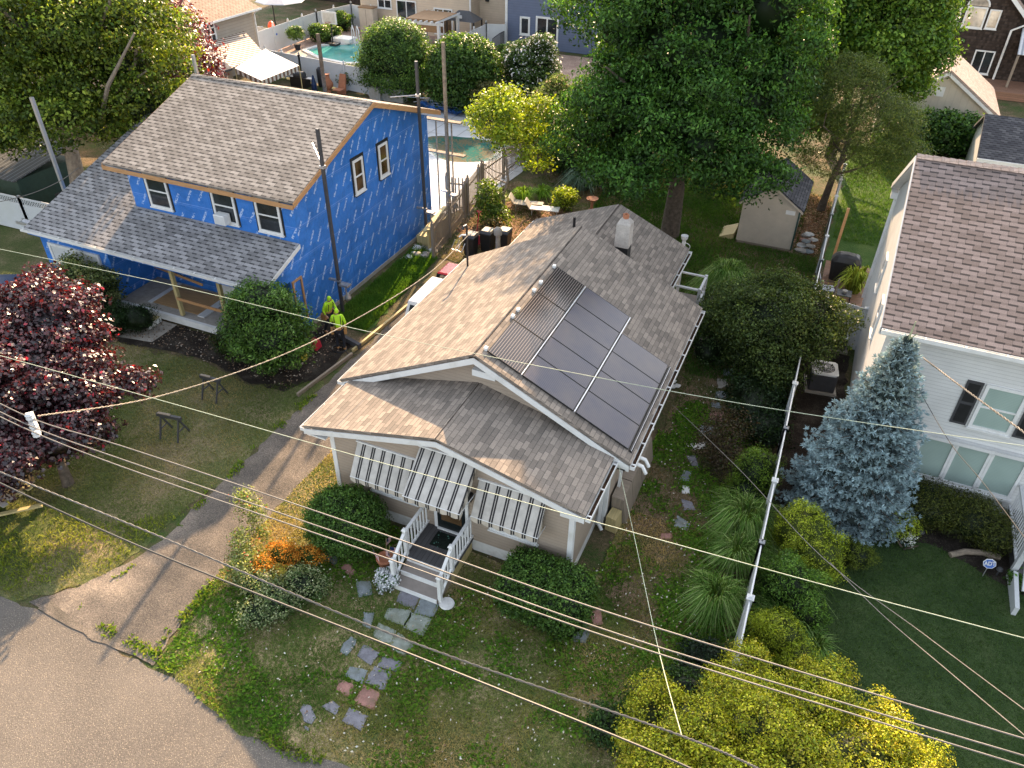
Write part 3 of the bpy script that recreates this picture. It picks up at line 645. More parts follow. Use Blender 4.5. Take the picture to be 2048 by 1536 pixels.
def gutter(parent, x, y0, y1, z, out=1, m='white', name='gutter', axis='y', hanger=True):
    w, h = .13, .12; mb = MB()
    def bx(a0, a1, b0, b1, c0, c1):
        if axis == 'y': mb.box(min(a0, a1), max(a0, a1), b0, b1, c0, c1)
        else: mb.box(b0, b1, min(a0, a1), max(a0, a1), c0, c1)
    bx(x, x+out*w, y0, y1, z-h, z-h+.012); bx(x, x+out*.012, y0, y1, z-h+.012, z); bx(x+out*(w-.014), x+out*w, y0, y1, z-h+.012, z+.005)
    bx(x+out*.012, x+out*(w-.014), y0, y0+.012, z-h+.012, z); bx(x+out*.012, x+out*(w-.014), y1-.012, y1, z-h+.012, z)
    if hanger:
        k = int((y1-y0)/.95)
        for i in range(k+1): q = y0+.1+(y1-y0-.25)*i/max(1, k); bx(x+out*.012, x+out*(w-.014), q, q+.04, z-.03, z-.004)
    g = mb.build(name, M[m], parent)
    d = MB(); mbx = bx; 
    if axis == 'y': d.box(min(x+out*.014, x+out*(w-.016)), max(x+out*.014, x+out*(w-.016)), y0+.02, y1-.02, z-h+.013, z-h+.035)
    else: d.box(y0+.02, y1-.02, min(x+out*.014, x+out*(w-.016)), max(x+out*.014, x+out*(w-.016)), z-h+.013, z-h+.035)
    d.build('debris', M['mulch'], g); return g
gutter(ct, -3.03, 15.28, 24.1, 2.86); gutter(ct, -12.22, 15.28, 24.1, 2.86, -1); gutter(ct, -3.48, 12.92, 15.25, 2.94); gutter(ct, -11.88, 12.92, 15.25, 2.94, -1)
gutter(ct, -4.48, 24.15, 28.35, 2.9); gutter(ct, -11.07, 24.15, 28.35, 2.9, -1)
def downspout(parent, pts, m='white', r=.04):
    mb = MB()
    for a, b in zip(pts[:-1], pts[1:]): mb.beam(a, b, r*2, r*1.6)
    return mb.build('downspout', M[m], parent)
downspout(ct, [(-3.42, 15.2, 2.85), (-3.72, 15.35, 2.6), (-3.74, 15.4, .2), (-3.6, 15.3, .08)])
downspout(ct, [(-2.92, 16.3, 2.75), (-3.45, 16.35, 2.45), (-3.52, 16.4, .15)]); downspout(ct, [(-2.9, 17.2, 2.75), (-3.5, 17.3, 2.45), (-3.52, 17.3, .15)])
mb = MB()   # two white vent elbows below the right eave
for y in (15.75, 16.05): mb.tube([(-3.6, y, 2.5), (-3.1, y, 2.6), (-2.78, y, 2.55), (-2.66, y-.02, 2.35)], .055, 8)
mb.build('vent_elbow', M['white'], ct, smooth=True)
# right hand wall: long low bench/box along the wall, windows
window(ct, (-3.615, 18.0, 1.2), Y_, X_, .9, 1.2); window(ct, (-3.615, 21.2, 1.2), Y_, X_, .9, 1.2)
bx_ = MB()
for i, (a, b) in enumerate(((15.9, 16.75), (16.78, 17.7), (17.75, 19.0))): bx_.hexa([(-3.5, a, .0), (-3.05, a, .0), (-3.05, b, .0), (-3.5, b, .0)], [(-3.56, a, .95), (-3.2, a, .92), (-3.2, b, .92), (-3.56, b, .95)])
tag(bx_.build('storage_box', M['grey_wood'], None, (-3.3, 16.8, 0)), 'low dark grey boards leaning along the cottage right wall', 'boards')
tag(MB().hexa([(-3.55, 15.45, .0), (-3.2, 15.4, 0), (-3.15, 15.85, 0), (-3.5, 15.88, 0)], [(-3.55, 15.45, .55), (-3.25, 15.4, .55), (-3.2, 15.85, .55), (-3.5, 15.88, .55)]).build('wooden_crate', M['pine'], None, (-3.4, 15.6, 0)), 'small yellow wooden box beside the cottage corner', 'box')
# chimney: parged cap top over black flashed base
ch = MB().hexa([(-6.62, 24.85, 3.3), (-6.12, 24.85, 3.3), (-6.12, 25.35, 3.3), (-6.62, 25.35, 3.3)], [(-6.62, 24.85, 4.28), (-6.12, 24.85, 4.28), (-6.12, 25.35, 4.28), (-6.62, 25.35, 4.28)]).build('chimney', M['black_tape'], ct, bevel=.01)
c2 = MB().hexa([(-6.64, 24.83, 4.25), (-6.10, 24.83, 4.25), (-6.10, 25.37, 4.25), (-6.64, 25.37, 4.25)], [(-6.62, 24.85, 4.28+.85), (-6.12, 24.85, 5.13), (-6.12, 25.35, 5.13), (-6.62, 25.35, 5.13)])
c2.hexa([(-6.62, 24.85, 5.13), (-6.12, 24.85, 5.13), (-6.12, 25.35, 5.13), (-6.62, 25.35, 5.13)], [(-6.5, 24.98, 5.3), (-6.24, 24.98, 5.3), (-6.24, 25.22, 5.3), (-6.5, 25.22, 5.3)])
c2.build('chimney_stack', plain('stained mortar', (.46, .42, .385), .95, .22, 2.2, .8, dirt=(.26, .23, .21)), ch, bevel=.015)
fl = MB(); fl.lathe([(.11, 0), (.12, .17), (.095, .17), (.09, .02)], (-6.37, 25.1, 5.29), 4).build('flue', M['terracotta'], ch)
vp = MB().tube([(-8.74, 26.45, 3.7), (-8.74, 26.45, 4.32)], .055, 10).build('vent_pipe', M['black'], ct, smooth=True)
MB().hexa([(-9.0, 26.15, 3.66), (-8.5, 26.15, 3.86), (-8.5, 26.7, 3.86), (-9.0, 26.7, 3.66)], [(-8.85, 26.33, 3.76), (-8.64, 26.33, 3.88), (-8.64, 26.57, 3.88), (-8.85, 26.57, 3.76)]).build('flashing', M['alu'], vp)
# service mast at the left eave
mast = MB().tube([(-11.66, 22.95, 2.2), (-11.66, 22.95, 4.75)], .04, 8).tube([(-11.66, 22.95, 4.75), (-11.66, 22.9, 4.9), (-11.7, 22.78, 4.9), (-11.72, 22.74, 4.8)], .055, 8)
mast = mast.build('service_mast', M['black'], ct, smooth=True)
MB().tube([(-11.66, 22.95, 4.5), (-11.8, 22.8, 4.55), (-11.85, 22.7, 4.5)], .03, 6).build('insulator', M['white'], mast)
# awnings
def awning(xa, xb, zt, yf, zf, frame=True):
    fab = MB().slab([(xa, yf, zf), (xb, yf, zf), (xb, 13.155, zt), (xa, 13.155, zt)], .012)
    a = fab.build('awning', M['awning'], ct)
    v = MB(); n = int(round((xb-xa)/.315)); st = (xb-xa)/n
    for i in range(n):   # scalloped valance
        p = []; x0 = xa+i*st
        for k in range(7): t = k/6; p.append((x0+st*t, yf-.006, zf-.14-.055*math.sin(math.pi*t)))
        v.poly([(x0, yf-.006, zf)]+p+[(x0+st, yf-.006, zf)])
    for x, sg in ((xa, -1), (xb, 1)):   # side wings
        m_ = 5; pr = None
        for k in range(m_):
            t0, t1 = k/m_, (k+1)/m_; y0, y1 = yf+(13.155-yf)*t0, yf+(13.155-yf)*t1; z0, z1 = zf+(zt-zf)*t0, zf+(zt-zf)*t1
            dr = .16+.28*math.sin(math.pi*min(1, t0+.1))*.6; dr1 = .16+.28*math.sin(math.pi*min(1, t1+.1))*.6
            q = [(x, y0, z0), (x, y1, z1), (x, y1, z1-dr1), (x, y0, z0-dr)]; v.poly(q if sg < 0 else q[::-1])
    v.build('valance', M['awning_valance'], a)
    fr = MB(); fr.beam((xa-.03, 13.14, zt+.03), (xb+.03, 13.14, zt+.03), .045); fr.tube([(xa, yf, zf), (xb, yf, zf)], .012, 6)
    for x in (xa, xb): fr.tube([(x, yf, zf), (x, 13.15, zf-.1)], .012, 6)
    fr.build('awning_frame', M['white'], a); return a
awning(-10.25, -8.26, 2.84, 12.6, 2.0); awning(-8.24, -6.57, 3.40, 12.1, 2.52); awning(-6.50, -4.60, 2.88, 12.6, 2.02)
window(ct, (-9.95, 13.165, 1.15), X_, -Y_, 1.5, 1.35, pane='glass', bars=(1, 1)); window(ct, (-6.2, 13.165, 1.15), X_, -Y_, 1.4, 1.35, pane='glass', bars=(1, 1))
dr_ = MB(); a_ = ((-7.92, 13.165, .52), X_, -Y_)
obox(dr_, *a_, .1, .98, .03, 2.05, .0, .045); d_ = dr_.build('door', M['door_dark'], ct)
p_ = MB(); obox(p_, *a_, .22, .86, .35, 1.92, .046, .052); p_.build('pane', M['glass_warm'], d_)
p_ = MB(); obox(p_, *a_, .0, .095, .0, 2.12, .0, .06); obox(p_, *a_, .985, 1.08, .0, 2.12, .0, .06); obox(p_, *a_, .095, .985, 2.055, 2.15, .0, .06); obox(p_, *a_, .095, .985, -.03, .028, .0, .1); p_.build('door_frame', M['white'], d_)
MB().tube([(-7.0, 13.1, 1.5), (-7.0, 13.06, 1.5), (-7.0, 13.06, 1.62)], .02, 6).build('handle', M['alu'], d_)
MB().box(-6.79, -6.69, 13.02, 13.16, 2.05, 2.3).build('wall_lamp', M['black'], ct, bevel=.01)
# rear porch rail seen beyond the back corner
rp = thing('back_porch_rail', 'white railing of the small back porch behind the cottage', 'railing', (-4.2, 26, 0))
mb = MB(); A = [(-4.85, 28.05, .0), (-3.75, 28.05, .0), (-3.75, 29.3, .0), (-4.85, 29.3, .0)]
for x, y, _z in A: MB().box(x-.06, x+.06, y-.06, y+.06, 0, 1.5).build('post', M['white'], rp)
for z in (1.42, .75):
    mb = MB(); mb.beam((-4.79, 28.05, z), (-3.81, 28.05, z), .09, .06); mb.beam((-3.75, 28.11, z), (-3.75, 29.24, z), .09, .06); mb.beam((-4.79, 29.3, z), (-3.81, 29.3, z), .09, .06)
    mb.build('rail', M['white'], rp)
tag(MB().box(-5.4, -3.82, 28.08, 29.25, .02, .5).build('porch_deck', M['deck_tan'], None, (-4.6, 28.6, 0)), 'small raised deck behind the white back railing', 'deck')
# ------------------------------------------------------------------ front steps
st = thing('front_steps', 'white railed front stoop with dark decking and two taupe steps', 'steps', (-7.45, 12.2, 0))
MB().box(-8.16, -6.72, 11.82, 13.14, .44, .50).build('deck', M['deck_dark'], st)
sk = MB(); sk.box(-8.12, -6.76, 11.87, 13.12, .0, .435); sk.build('skirt', M['pine'], st)
tr = MB(); tr.box(-8.1, -6.8, 11.46, 11.815, .29, .335); tr.build('tread', M['deck_tan'], st); tr = MB(); tr.box(-8.1, -6.8, 11.08, 11.455, .12, .165); tr.build('tread', M['deck_tan'], st)
ri = MB()
for y, z0, z1 in ((11.80, .337, .438), (11.44, .167, .288), (11.06, .0, .118)): ri.box(-8.1, -6.8, y-.0, y+.018, z0, z1)
ri.box(-8.1, -6.8, 11.798, 11.818, .44, .502); ri.box(-8.1, -6.8, 11.43, 11.458, .288, .336); ri.box(-8.1, -6.8, 11.05, 11.079, .10, .166); ri.build('riser', M['white'], st)
sg_ = MB()
for x in (-6.79, -8.125): sg_.poly([(x, 11.06, 0), (x, 11.87, 0), (x, 11.87, .43), (x, 11.5, .28), (x, 11.06, .12)]); sg_.poly([(x+.02, 11.06, 0), (x+.02, 11.06, .12), (x+.02, 11.5, .28), (x+.02, 11.87, .43), (x+.02, 11.87, 0)])
sg_.build('stringer', M['grey_wood'], st)
for x in (-8.14, -6.74):
    for y, zb, zt in ((11.16, .0, 1.02), (11.88, .5, 1.47)):
        p = MB().box(x-.05, x+.05, y-.05, y+.05, zb, zt).build('post', M['white'], st, bevel=.006)
        MB().hexa([(x-.072, y-.072, zt), (x+.072, y-.072, zt), (x+.072, y+.072, zt), (x-.072, y+.072, zt)], [(x-.03, y-.03, zt+.06), (x+.03, y-.03, zt+.06), (x+.03, y+.03, zt+.06), (x-.03, y+.03, zt+.06)]).build('post_cap', M['white'], p)
    r_ = MB(); r_.beam((x, 11.93, 1.40), (x, 13.14, 1.40), .085, .05); r_.beam((x, 11.93, .62), (x, 13.14, .62), .06, .05); r_.beam((x, 11.21, .95), (x, 11.83, 1.36), .085, .05); r_.beam((x, 11.21, .24), (x, 11.83, .62), .06, .05)
    rr_ = r_.build('railing', M['white'], st)
    b_ = MB()
    for i in range(7): y = 12.05+i*.165; b_.box(x-.018, x+.018, y-.018, y+.018, .645, 1.376)
    for i in range(3): y = 11.33+i*.165; z = .27+(y-11.21)*.61; b_.box(x-.018, x+.018, y-.018, y+.018, z+.02, z+.69)
    b_.build('baluster', M['white'], rr_)
tag(MB().box(-7.75, -7.0, 12.45, 12.98, .502, .515).build('doormat', ground_mat('speckled black doormat', [(.008, .012, .010), (.012, .018, .014), (.02, .03, .022)], 3, 20., .3, specks=(9., .18, (.12, .30, .24), .8)), None, (-7.4, 12.7, .5)), 'black speckled doormat on the dark front stoop', 'doormat')
g = at(894, 1209); tag(MB().lathe([(.19, .0), (.21, .04), (.19, .075), (.05, .08)], (g.x, g.y, 0), 14).build('splash_stone', M['foundation'], None, (g.x, g.y, 0), smooth=True), 'round pale stone at the foot of the right step post', 'stone')
# ------------------------------------------------------------------ solar panels on the right roof slope
kx = (5.1-2.87)/(7.65-3.05)
def onroof(x, y, h): n = Vector((kx, 0, 1)).normalized(); return Vector((x, y, 5.1-kx*(x+7.65)))+n*h
def panel(x0, x1, y0, y1, mat_, label, grp='solar panels on the cottage roof'):
    c = onroof((x0+x1)/2, (y0+y1)/2, 0); t = thing('solar_panel', label, 'solar panel', tuple(c), 0, grp)
    g = .012; P = lambda x, y, h: onroof(x, y, h)
    MB().hexa([P(x0+g, y0+g, .125), P(x1-g, y0+g, .125), P(x1-g, y1-g, .125), P(x0+g, y1-g, .125)], [P(x0+g, y0+g, .155), P(x1-g, y0+g, .155), P(x1-g, y1-g, .155), P(x0+g, y1-g, .155)]).build('cells', M[mat_], t)
    f = MB()
    for a, b, c_, d in ((x0, x1, y0, y0+g), (x0, x1, y1-g, y1), (x0, x0+g, y0+g, y1-g), (x1-g, x1, y0+g, y1-g)):
        f.hexa([P(a, c_, .115), P(b, c_, .115), P(b, d, .115), P(a, d, .115)], [P(a, c_, .158), P(b, c_, .158), P(b, d, .158), P(a, d, .158)])
    f.build('frame', M['black'], t); return t
words = ['nearest the street', 'second from the street', 'third from the street', 'fourth from the street', 'farthest from the street']
for i in range(3): panel(-7.47, -6.50, 15.65+i*1.77, 15.65+(i+1)*1.77-.03, 'solar_a', 'striped solar panel in the top row beside the ridge, %s' % ['nearest the street', 'middle one of three', 'farthest from the street'][i])
for i in range(5): panel(-6.42, -4.92, 15.65+i*1.062, 15.65+(i+1)*1.062-.02, 'solar_b', 'violet grey solar panel in the middle row, %s' % words[i])
for i in range(4): panel(-4.84, -3.28, 15.65+i*1.08, 15.65+(i+1)*1.08-.02, 'solar_b', 'violet grey solar panel in the bottom row by the gutter, %s' % (words[i] if i < 3 else 'farthest from the street'))
rk = thing('panel_racking', 'metal rails and white clamps holding the solar panels at the ridge', 'racking', (-6.4, 18, 4.4))
mb = MB()
for x in (-6.46, -4.88, -3.2): ye = 20.95 if x < -4 else 19.95; ye = 19.95 if x > -4 else ye; mb.beam(onroof(x, 15.66, .12), onroof(x, ye, .12), .03, .05, up=(kx, 0, 1))
mb.build('rail', M['alu'], rk)
mb = MB()
for x in (-6.40, -4.83): 
    for i in range(26):
        y = 15.7+i*.2
        if RNG.random() < .7 and not (x > -5 and y > 19.9): mb.beam(onroof(x-.0, y, .05), onroof(x, y+.12, .05), .05, .05)
mb.build('bracket', M['black'], rk)
mb = MB()
for y in (15.72, 17.55, 17.95, 19.2, 19.75, 20.9): c = onroof(-7.53, y, .12); mb.box(c.x-.06, c.x+.04, y-.06, y+.06, c.z-.04, c.z+.06)
mb.build('clamp', M['white'], rk, bevel=.01)
MB().hexa([onroof(-3.24, 15.65, .02), onroof(-3.08, 15.65, .02), onroof(-3.08, 19.95, .02), onroof(-3.24, 19.95, .02)], [onroof(-3.24, 15.65, .15), onroof(-3.2, 15.65, .15), onroof(-3.2, 19.95, .15), onroof(-3.24, 19.95, .15)]).build('skirt', M['black'], rk)
# ------------------------------------------------------------------ WRAPPED HOUSE
bh = thing('wrapped_house', 'two storey house under construction in blue printed house wrap', 'house', (-22, 25, 0))
XR, XL, YF, YB = -17.9, -26.0, 21.18, 31.44
mb = MB()
P = [(YF, -.0), (YB, -.0), (YB, 5.55), (26.6, 7.35), (YF, 5.4)]
mb.hexa([(XL, a, b) for a, b in P], [(XR, a, b) for a, b in P])
# garage wing and porch cheek
mb.box(-29.75, XL-.002, 19.15, 31.0, -.0, 2.85)
mb.hexa([(-29.75, 19.15, 2.85), (XL-.002, 19.15, 2.85), (XL-.002, 27.2, 2.85), (-29.75, 27.2, 2.85)], [(-29.75, 19.15, 2.86), (XL-.002, 19.15, 2.86), (XL-.002, 27.2, 5.35), (-29.75, 27.2, 5.35)])
mb.hexa([(XR-.12, 20.3, .0), (XR, 20.3, .0), (XR, YF, .0), (XR-.12, YF, .0)], [(XR-.12, 20.3, 3.2), (XR, 20.3, 3.2), (XR, YF, 3.5), (XR-.12, YF, 3.5)])
mb.hexa([(XR-.12, 18.95, 2.45), (XR, 18.95, 2.45), (XR, 20.3, 2.45), (XR-.12, 20.3, 2.45)], [(XR-.12, 18.95, 2.85), (XR, 18.95, 2.85), (XR, 20.3, 3.25), (XR-.12, 20.3, 3.25)])
mb.build('wall', M['wrap'], bh)
MB().box(XR-.3, XR+.03, YF, YB-.01, -.1, .16).build('foundation', M['concrete'], bh)
mb = MB()
mb.slab([(-26.75, 20.8, 5.5), (-17.58, 20.8, 5.5), (-17.58, 26.6, 7.5), (-26.75, 26.6, 7.5)], .09); mb.slab([(-26.75, 26.6, 7.5), (-17.58, 26.6, 7.5), (-17.58, 32.15, 5.62), (-26.75, 32.15, 5.62)], .09)
ur = mb.build('upper_roof', M['shingle_grey'], bh)
mb = MB(); n = 60
for i in range(n):
    a = -26.75+(9.17)*i/n; b = -26.75+9.17*(i+1)/n
    for sy in (-1, 1): q = [(a, 26.6, 7.53), (b, 26.6, 7.515), (b, 26.6+sy*.15, 7.515-.05), (a, 26.6+sy*.15, 7.53-.05)]; mb.poly(q if sy > 0 and False else (q[::-1] if sy > 0 else q[::-1][::-1]))
mb.build('ridge_cap', M['shingle_grey'], ur)
mb = MB(); mb.slab([(-30.05, 18.82, 2.9), (-17.88, 18.82, 2.9), (-17.88, 21.16, 3.66), (-30.05, 21.16, 3.66)], .09); mb.slab([(-30.05, 21.16, 3.66), (-26.02, 21.16, 3.66), (-26.02, 27.3, 5.62), (-30.05, 27.3, 5.62)], .09)
mb.slab([(-30.05, 27.3, 5.62), (-26.02, 27.3, 5.62), (-26.02, 31.3, 4.3), (-30.05, 31.3, 4.3)], .09)
mb.build('porch_roof', M['shingle_blue'], bh)
rake(bh, [(-26.77, 20.78, 5.41), (-17.56, 20.78, 5.41)], .17, .035, 'fascia', 'fascia')
rake(bh, [(-17.578, 20.8, 5.48), (-17.578, 26.6, 7.48), (-17.578, 32.15, 5.6)], .2, .035, 'fascia', 'fascia', (1, 0, 0))
rake(bh, [(-26.752, 20.8, 5.48), (-26.752, 26.6, 7.48), (-26.752, 32.15, 5.6)], .18, .035, 'fascia', 'fascia', (-1, 0, 0))
rake(bh, [(-17.878, 18.82, 2.88), (-17.878, 21.16, 3.64)], .16, .03, 'white', 'rake_board', (1, 0, 0)); rake(bh, [(-30.052, 18.82, 2.88), (-30.052, 27.3, 5.6)], .16, .03, 'white', 'rake_board', (-1, 0, 0))
gutter(bh, 18.80, -30.1, -17.9, 2.9, -1, axis='x', m='white')
mb = MB(); mb.box(-30.0, -17.95, 18.86, 21.1, 2.60, 2.64); mb.build('porch_ceiling', M['wrap'], bh)
for x, w in ((-25.08, 1.12), (-21.76, 1.1), (-19.67, 1.12)): window(bh, (x, YF-.002, 3.85), X_, -Y_, w, 1.42, bars=(0, 1), tape=.09, fw=.09)
ac = MB().box(-21.5, -20.98, YF-.42, YF-.06, 3.92, 4.32).build('air_conditioner', M['white'], bh, bevel=.02)
MB().box(-21.46, -21.02, YF-.432, YF-.421, 3.96, 4.28).build('grille', M['vinyl'], ac)
for y in (25.15, 27.1): window(bh, (XR+.002, y, 4.08), Y_, X_, .72, 1.42, bars=(0, 1), tape=.13, fw=.1, pane='glass_warm')
window(bh, (-18.0+.102, 20.35, .5), Y_, X_, .6, 1.9, frame='fascia', pane=None, bars=(0, 0), sill=False, name='timber_opening')
gd = MB(); obox(gd, (-29.2, 19.148, .0), X_, -Y_, 0, 2.6, .0, 2.15, .0, .05); gd = gd.build('garage_door', M['vinyl'], bh)
gf = MB(); obox(gf, (-29.2, 19.148, .0), X_, -Y_, -.12, -.002, 0, 2.27, 0, .08); obox(gf, (-29.2, 19.148, .0), X_, -Y_, 2.602, 2.72, 0, 2.27, 0, .08); obox(gf, (-29.2, 19.148, .0), X_, -Y_, -.002, 2.602, 2.152, 2.27, 0, .08); gf.build('door_frame', M['white'], gd)
MB().box(-25.95, -17.95, 19.0, 21.15, .0, .38).build('porch_floor', M['concrete'], bh)
MB().box(-26.0, -17.9, 18.86, 18.998, .12, .40).build('porch_edge', M['white'], bh)
MB().box(-24.6, -21.9, 19.4, 21.0, .385, .41).build('porch_board', M['plywood'], bh)
mb = MB(); mb.box(-24.7, -24.5, 19.3, 21.05, .384, .44); mb.box(-22.1, -21.75, 19.3, 21.05, .384, .43); mb.build('sheeting', M['vinyl'], bh)
for x in (-22.68, -20.34): MB().box(x-.07, x+.07, 19.06, 19.2, .40, 2.62).build('post', M['pine'], bh)
MB().beam((-22.61, 19.0, 1.25), (-18.6, 19.0, 1.2), .04, .12).build('guard_rail', M['fascia'], bh)
MB().beam((-25.8, 21.0, 1.0), (-22.8, 20.6, 1.0), .04, .12).build('guard_rail', M['fascia'], bh)
fd = MB(); obox(fd, (-22.6, YF-.002, .4), X_, -Y_, 0, 1.0, 0, 2.05, 0, .05); fd.build('door', M['white'], bh)
MB().box(-24.75, -23.65, 18.15, 18.84, .0, .2).build('step', M['white'], bh); MB().box(-24.72, -23.68, 18.18, 18.84, .202, .225).build('step_tread', M['pine'], bh)
mb = MB(); mb.beam((-31.4, 19.6, 2.55), (-29.9, 19.6, 2.55), .3, .05); mb.beam((-31.4, 19.45, 2.6), (-29.9, 19.45, 2.6), .04, .12); mb.beam((-31.4, 19.75, 2.6), (-29.9, 19.75, 2.6), .04, .12)
tag(mb.build('scaffold_plank', M['alu'], None, (-30.6, 19.6, 2.5)), 'aluminium scaffold plank sticking out past the garage eave', 'plank')
# pump jack poles
def pole(x, y, h, m='dark_grey', label='', lean=(0, 0), w=.11, brace=None, jack=True):
    t = thing('scaffold_pole', label, 'pole', (x, y, 0), 0, 'scaffold poles around the wrapped house')
    MB().hexa([(x-w/2, y-w/2, 0), (x+w/2, y-w/2, 0), (x+w/2, y+w/2, 0), (x-w/2, y+w/2, 0)], [(x-w/2+lean[0], y-w/2+lean[1], h), (x+w/2+lean[0], y-w/2+lean[1], h), (x+w/2+lean[0], y+w/2+lean[1], h), (x-w/2+lean[0], y+w/2+lean[1], h)]).build('shaft', M[m], t)
    if jack:
        mb = MB(); mb.box(x-.45, x+.1, y-.06, y+.06, 1.55, 1.62); mb.box(x+.07, x+.5, y-.14, y+.14, 1.42, 1.5); mb.tube([(x+.3, y, .9), (x+.3, y, 1.45)], .03, 6); mb.lathe([(.1, 0), (.14, .1), (.06, .3)], (x+.32, y+.05, .75), 8)
        mb.build('jack', M['steel'], t)
    if brace:
        mb = MB(); mb.tube([(x, y, brace[2]), brace[:2]+(brace[3],)], .022, 6); mb.box(x-.09, x+.09, y-.09, y+.09, brace[2]-.06, brace[2]+.04); mb.build('brace', M['alu'], t)
    return t
pole(-17.25, 22.4, 7.75, label='dark scaffold pole in front of the blue side wall near the worker', brace=(-18.35, 23.4, 6.35, 6.75))
pole(-17.45, 30.0, 8.3, label='dark scaffold pole before the back end of the blue side wall', brace=(-18.4, 29.2, 6.9, 6.9))
pole(-17.35, 32.3, 8.6, 'bark_pale', label='tall pale scaffold pole past the back corner of the wrapped house', w=.13)
pole(-31.1, 21.9, 7.2, 'alu', label='silver scaffold pole beside the garage roof and the big tree', w=.13, jack=False)
pole(-27.5, 27.6, 8.0, 'alu', label='grey scaffold pole rising behind the upper roof edge in the foliage', w=.12, jack=False)
p = at(590, 175, 6.0); pole(-24.6, 33.0, 8.1, 'bark', label='brown wooden pole rising behind the upper roof ridge', w=.14, jack=False)
mb = MB()
for y0, z in ((32.6, 5.0), (32.9, 3.3)): mb.beam((-19.5, y0, z), (-16.7, y0, z), .3, .06)
mb.tube([(-17.4, 32.9, .1), (-17.4, 32.9, 4.9)], .04, 6); mb.tube([(-18.3, 33, .1), (-18.3, 33, 4.9)], .04, 6)
tag(mb.build('scaffold_staging', M['bark_pale'], None, (-18, 32.8, 0)), 'pale scaffold planks and legs behind the back corner of the wrapped house', 'scaffold')
mb = MB(); mb.box(-17.6, -16.9, 29.3, 30.1, .0, .5); mb.box(-17.4, -16.8, 30.4, 31.3, .0, .9); mb.beam((-16.9, 28.9, 1.0), (-17.2, 31.6, 1.1), .25, .05); mb.beam((-16.75, 29.0, .0), (-16.75, 29.0, 1.1), .12)
tag(mb.build('lumber_stack', M['pine'], None, (-17.2, 30, 0)), 'stack of yellow lumber offcuts at the back corner of the blue wall', 'lumber')
# ================================================================== RIGHT NEIGHBOUR
wh = thing('white_house', 'white sided two storey house with brown shingle roof and black shutters', 'house', (8, 26, 0))
mb = MB(); P = [(20.85, 0), (32.05, 0), (32.05, 5.45), (26.6, 8.2), (20.85, 5.45)]
mb.hexa([(2.55, a, b) for a, b in P], [(16, a, b) for a, b in P]); mb.build('wall', M['siding_white'], wh)
mb = MB(); mb.slab([(2.28, 20.45, 5.72), (16.4, 20.45, 5.72), (16.4, 26.7, 8.45), (2.28, 26.7, 8.45)], .1); mb.slab([(2.28, 26.7, 8.45), (16.4, 26.7, 8.45), (16.4, 32.5, 5.4), (2.28, 32.5, 5.4)], .1)
wr = mb.build('roof', M['shingle_brown'], wh)
mb = MB()
for i in range(60):
    a = 2.28+.235*i; b = a+.235
    mb.poly([(a, 26.5, 8.42), (b, 26.5, 8.405), (b, 26.7, 8.49), (a, 26.7, 8.51)]); mb.poly([(a, 26.7, 8.51), (b, 26.7, 8.49), (b, 26.9, 8.40), (a, 26.9, 8.42)])
mb.build('ridge_cap', M['shingle_pink'], wr)
rake(wh, [(2.278, 20.45, 5.70), (2.278, 26.7, 8.43), (2.278, 32.5, 5.38)], .2, .03, n=(-1, 0, 0))
mb = MB(); mb.slab([(2.28, 20.45, 5.5), (2.28, 26.7, 8.2), (2.56, 26.7, 8.2), (2.56, 20.45, 5.5)][::-1], .03); mb.slab([(2.28, 26.7, 8.2), (2.28, 32.5, 5.2), (2.56, 32.5, 5.2), (2.56, 26.7, 8.2)][::-1], .03); mb.box(2.3, 2.56, 32.0, 32.45, 4.95, 5.2); mb.build('soffit', M['white'], wh)
gutter(wh, 20.43, 2.3, 16.4, 5.7, -1, axis='x'); downspout(wh, [(2.5, 32.3, 5.2), (2.48, 32.05, 4.9), (2.48, 32.05, .5)]); 
mb = MB(); mb.box(2.52, 2.68, 20.826, 20.848, .3, 5.45); mb.box(2.526, 2.548, 20.85, 21.0, .3, 5.45); mb.build('corner_trim', M['white'], wh); MB().box(2.526, 2.548, 31.9, 32.04, .3, 5.3).build('corner_trim', M['white'], wh)
w1 = window(wh, (5.35, 20.845, 2.95), X_, -Y_, 1.05, 1.5, pane='glass_blind', bars=(0, 1), fw=.09)
w1 = window(wh, (9.5, 20.845, 2.95), X_, -Y_, 1.05, 1.5, pane='glass_blind', bars=(0, 1), fw=.09)
for x in (4.87, 6.48, 9.0, 10.6):
    s = MB(); obox(s, (x, 20.845, 2.95), X_, -Y_, 0, .42, .0, 1.5, 0, .03); sh = s.build('shutter', M['dark_grey'], wh)
    q = MB(); obox(q, (x, 20.845, 2.95), X_, -Y_, .06, .36, .08, .7, .031, .04); q.build('shutter_panel', M['black'], sh)
    q = MB(); obox(q, (x, 20.845, 2.95), X_, -Y_, .06, .36, .8, 1.42, .031, .04); q.build('shutter_panel', M['black'], sh)
for i in range(4): window(wh, (3.42+i*.945, 20.845, .78), X_, -Y_, .94, 1.52, pane='glass_blind', bars=(0, 0), fw=.075, sill=(i == 9))
MB().box(3.35, 7.27, 20.72, 20.845, .70, .775).build('window_ledge', M['white'], wh); MB().box(3.35, 7.27, 20.66, 20.845, 2.303, 2.42).build('window_hood', M['siding_white'], wh)
for y, z in ((24.3, 3.1), (27.6, 3.1)): window(wh, (2.548, y+.7, z), -Y_, -X_, .7, 1.3, bars=(0, 1), name='window')
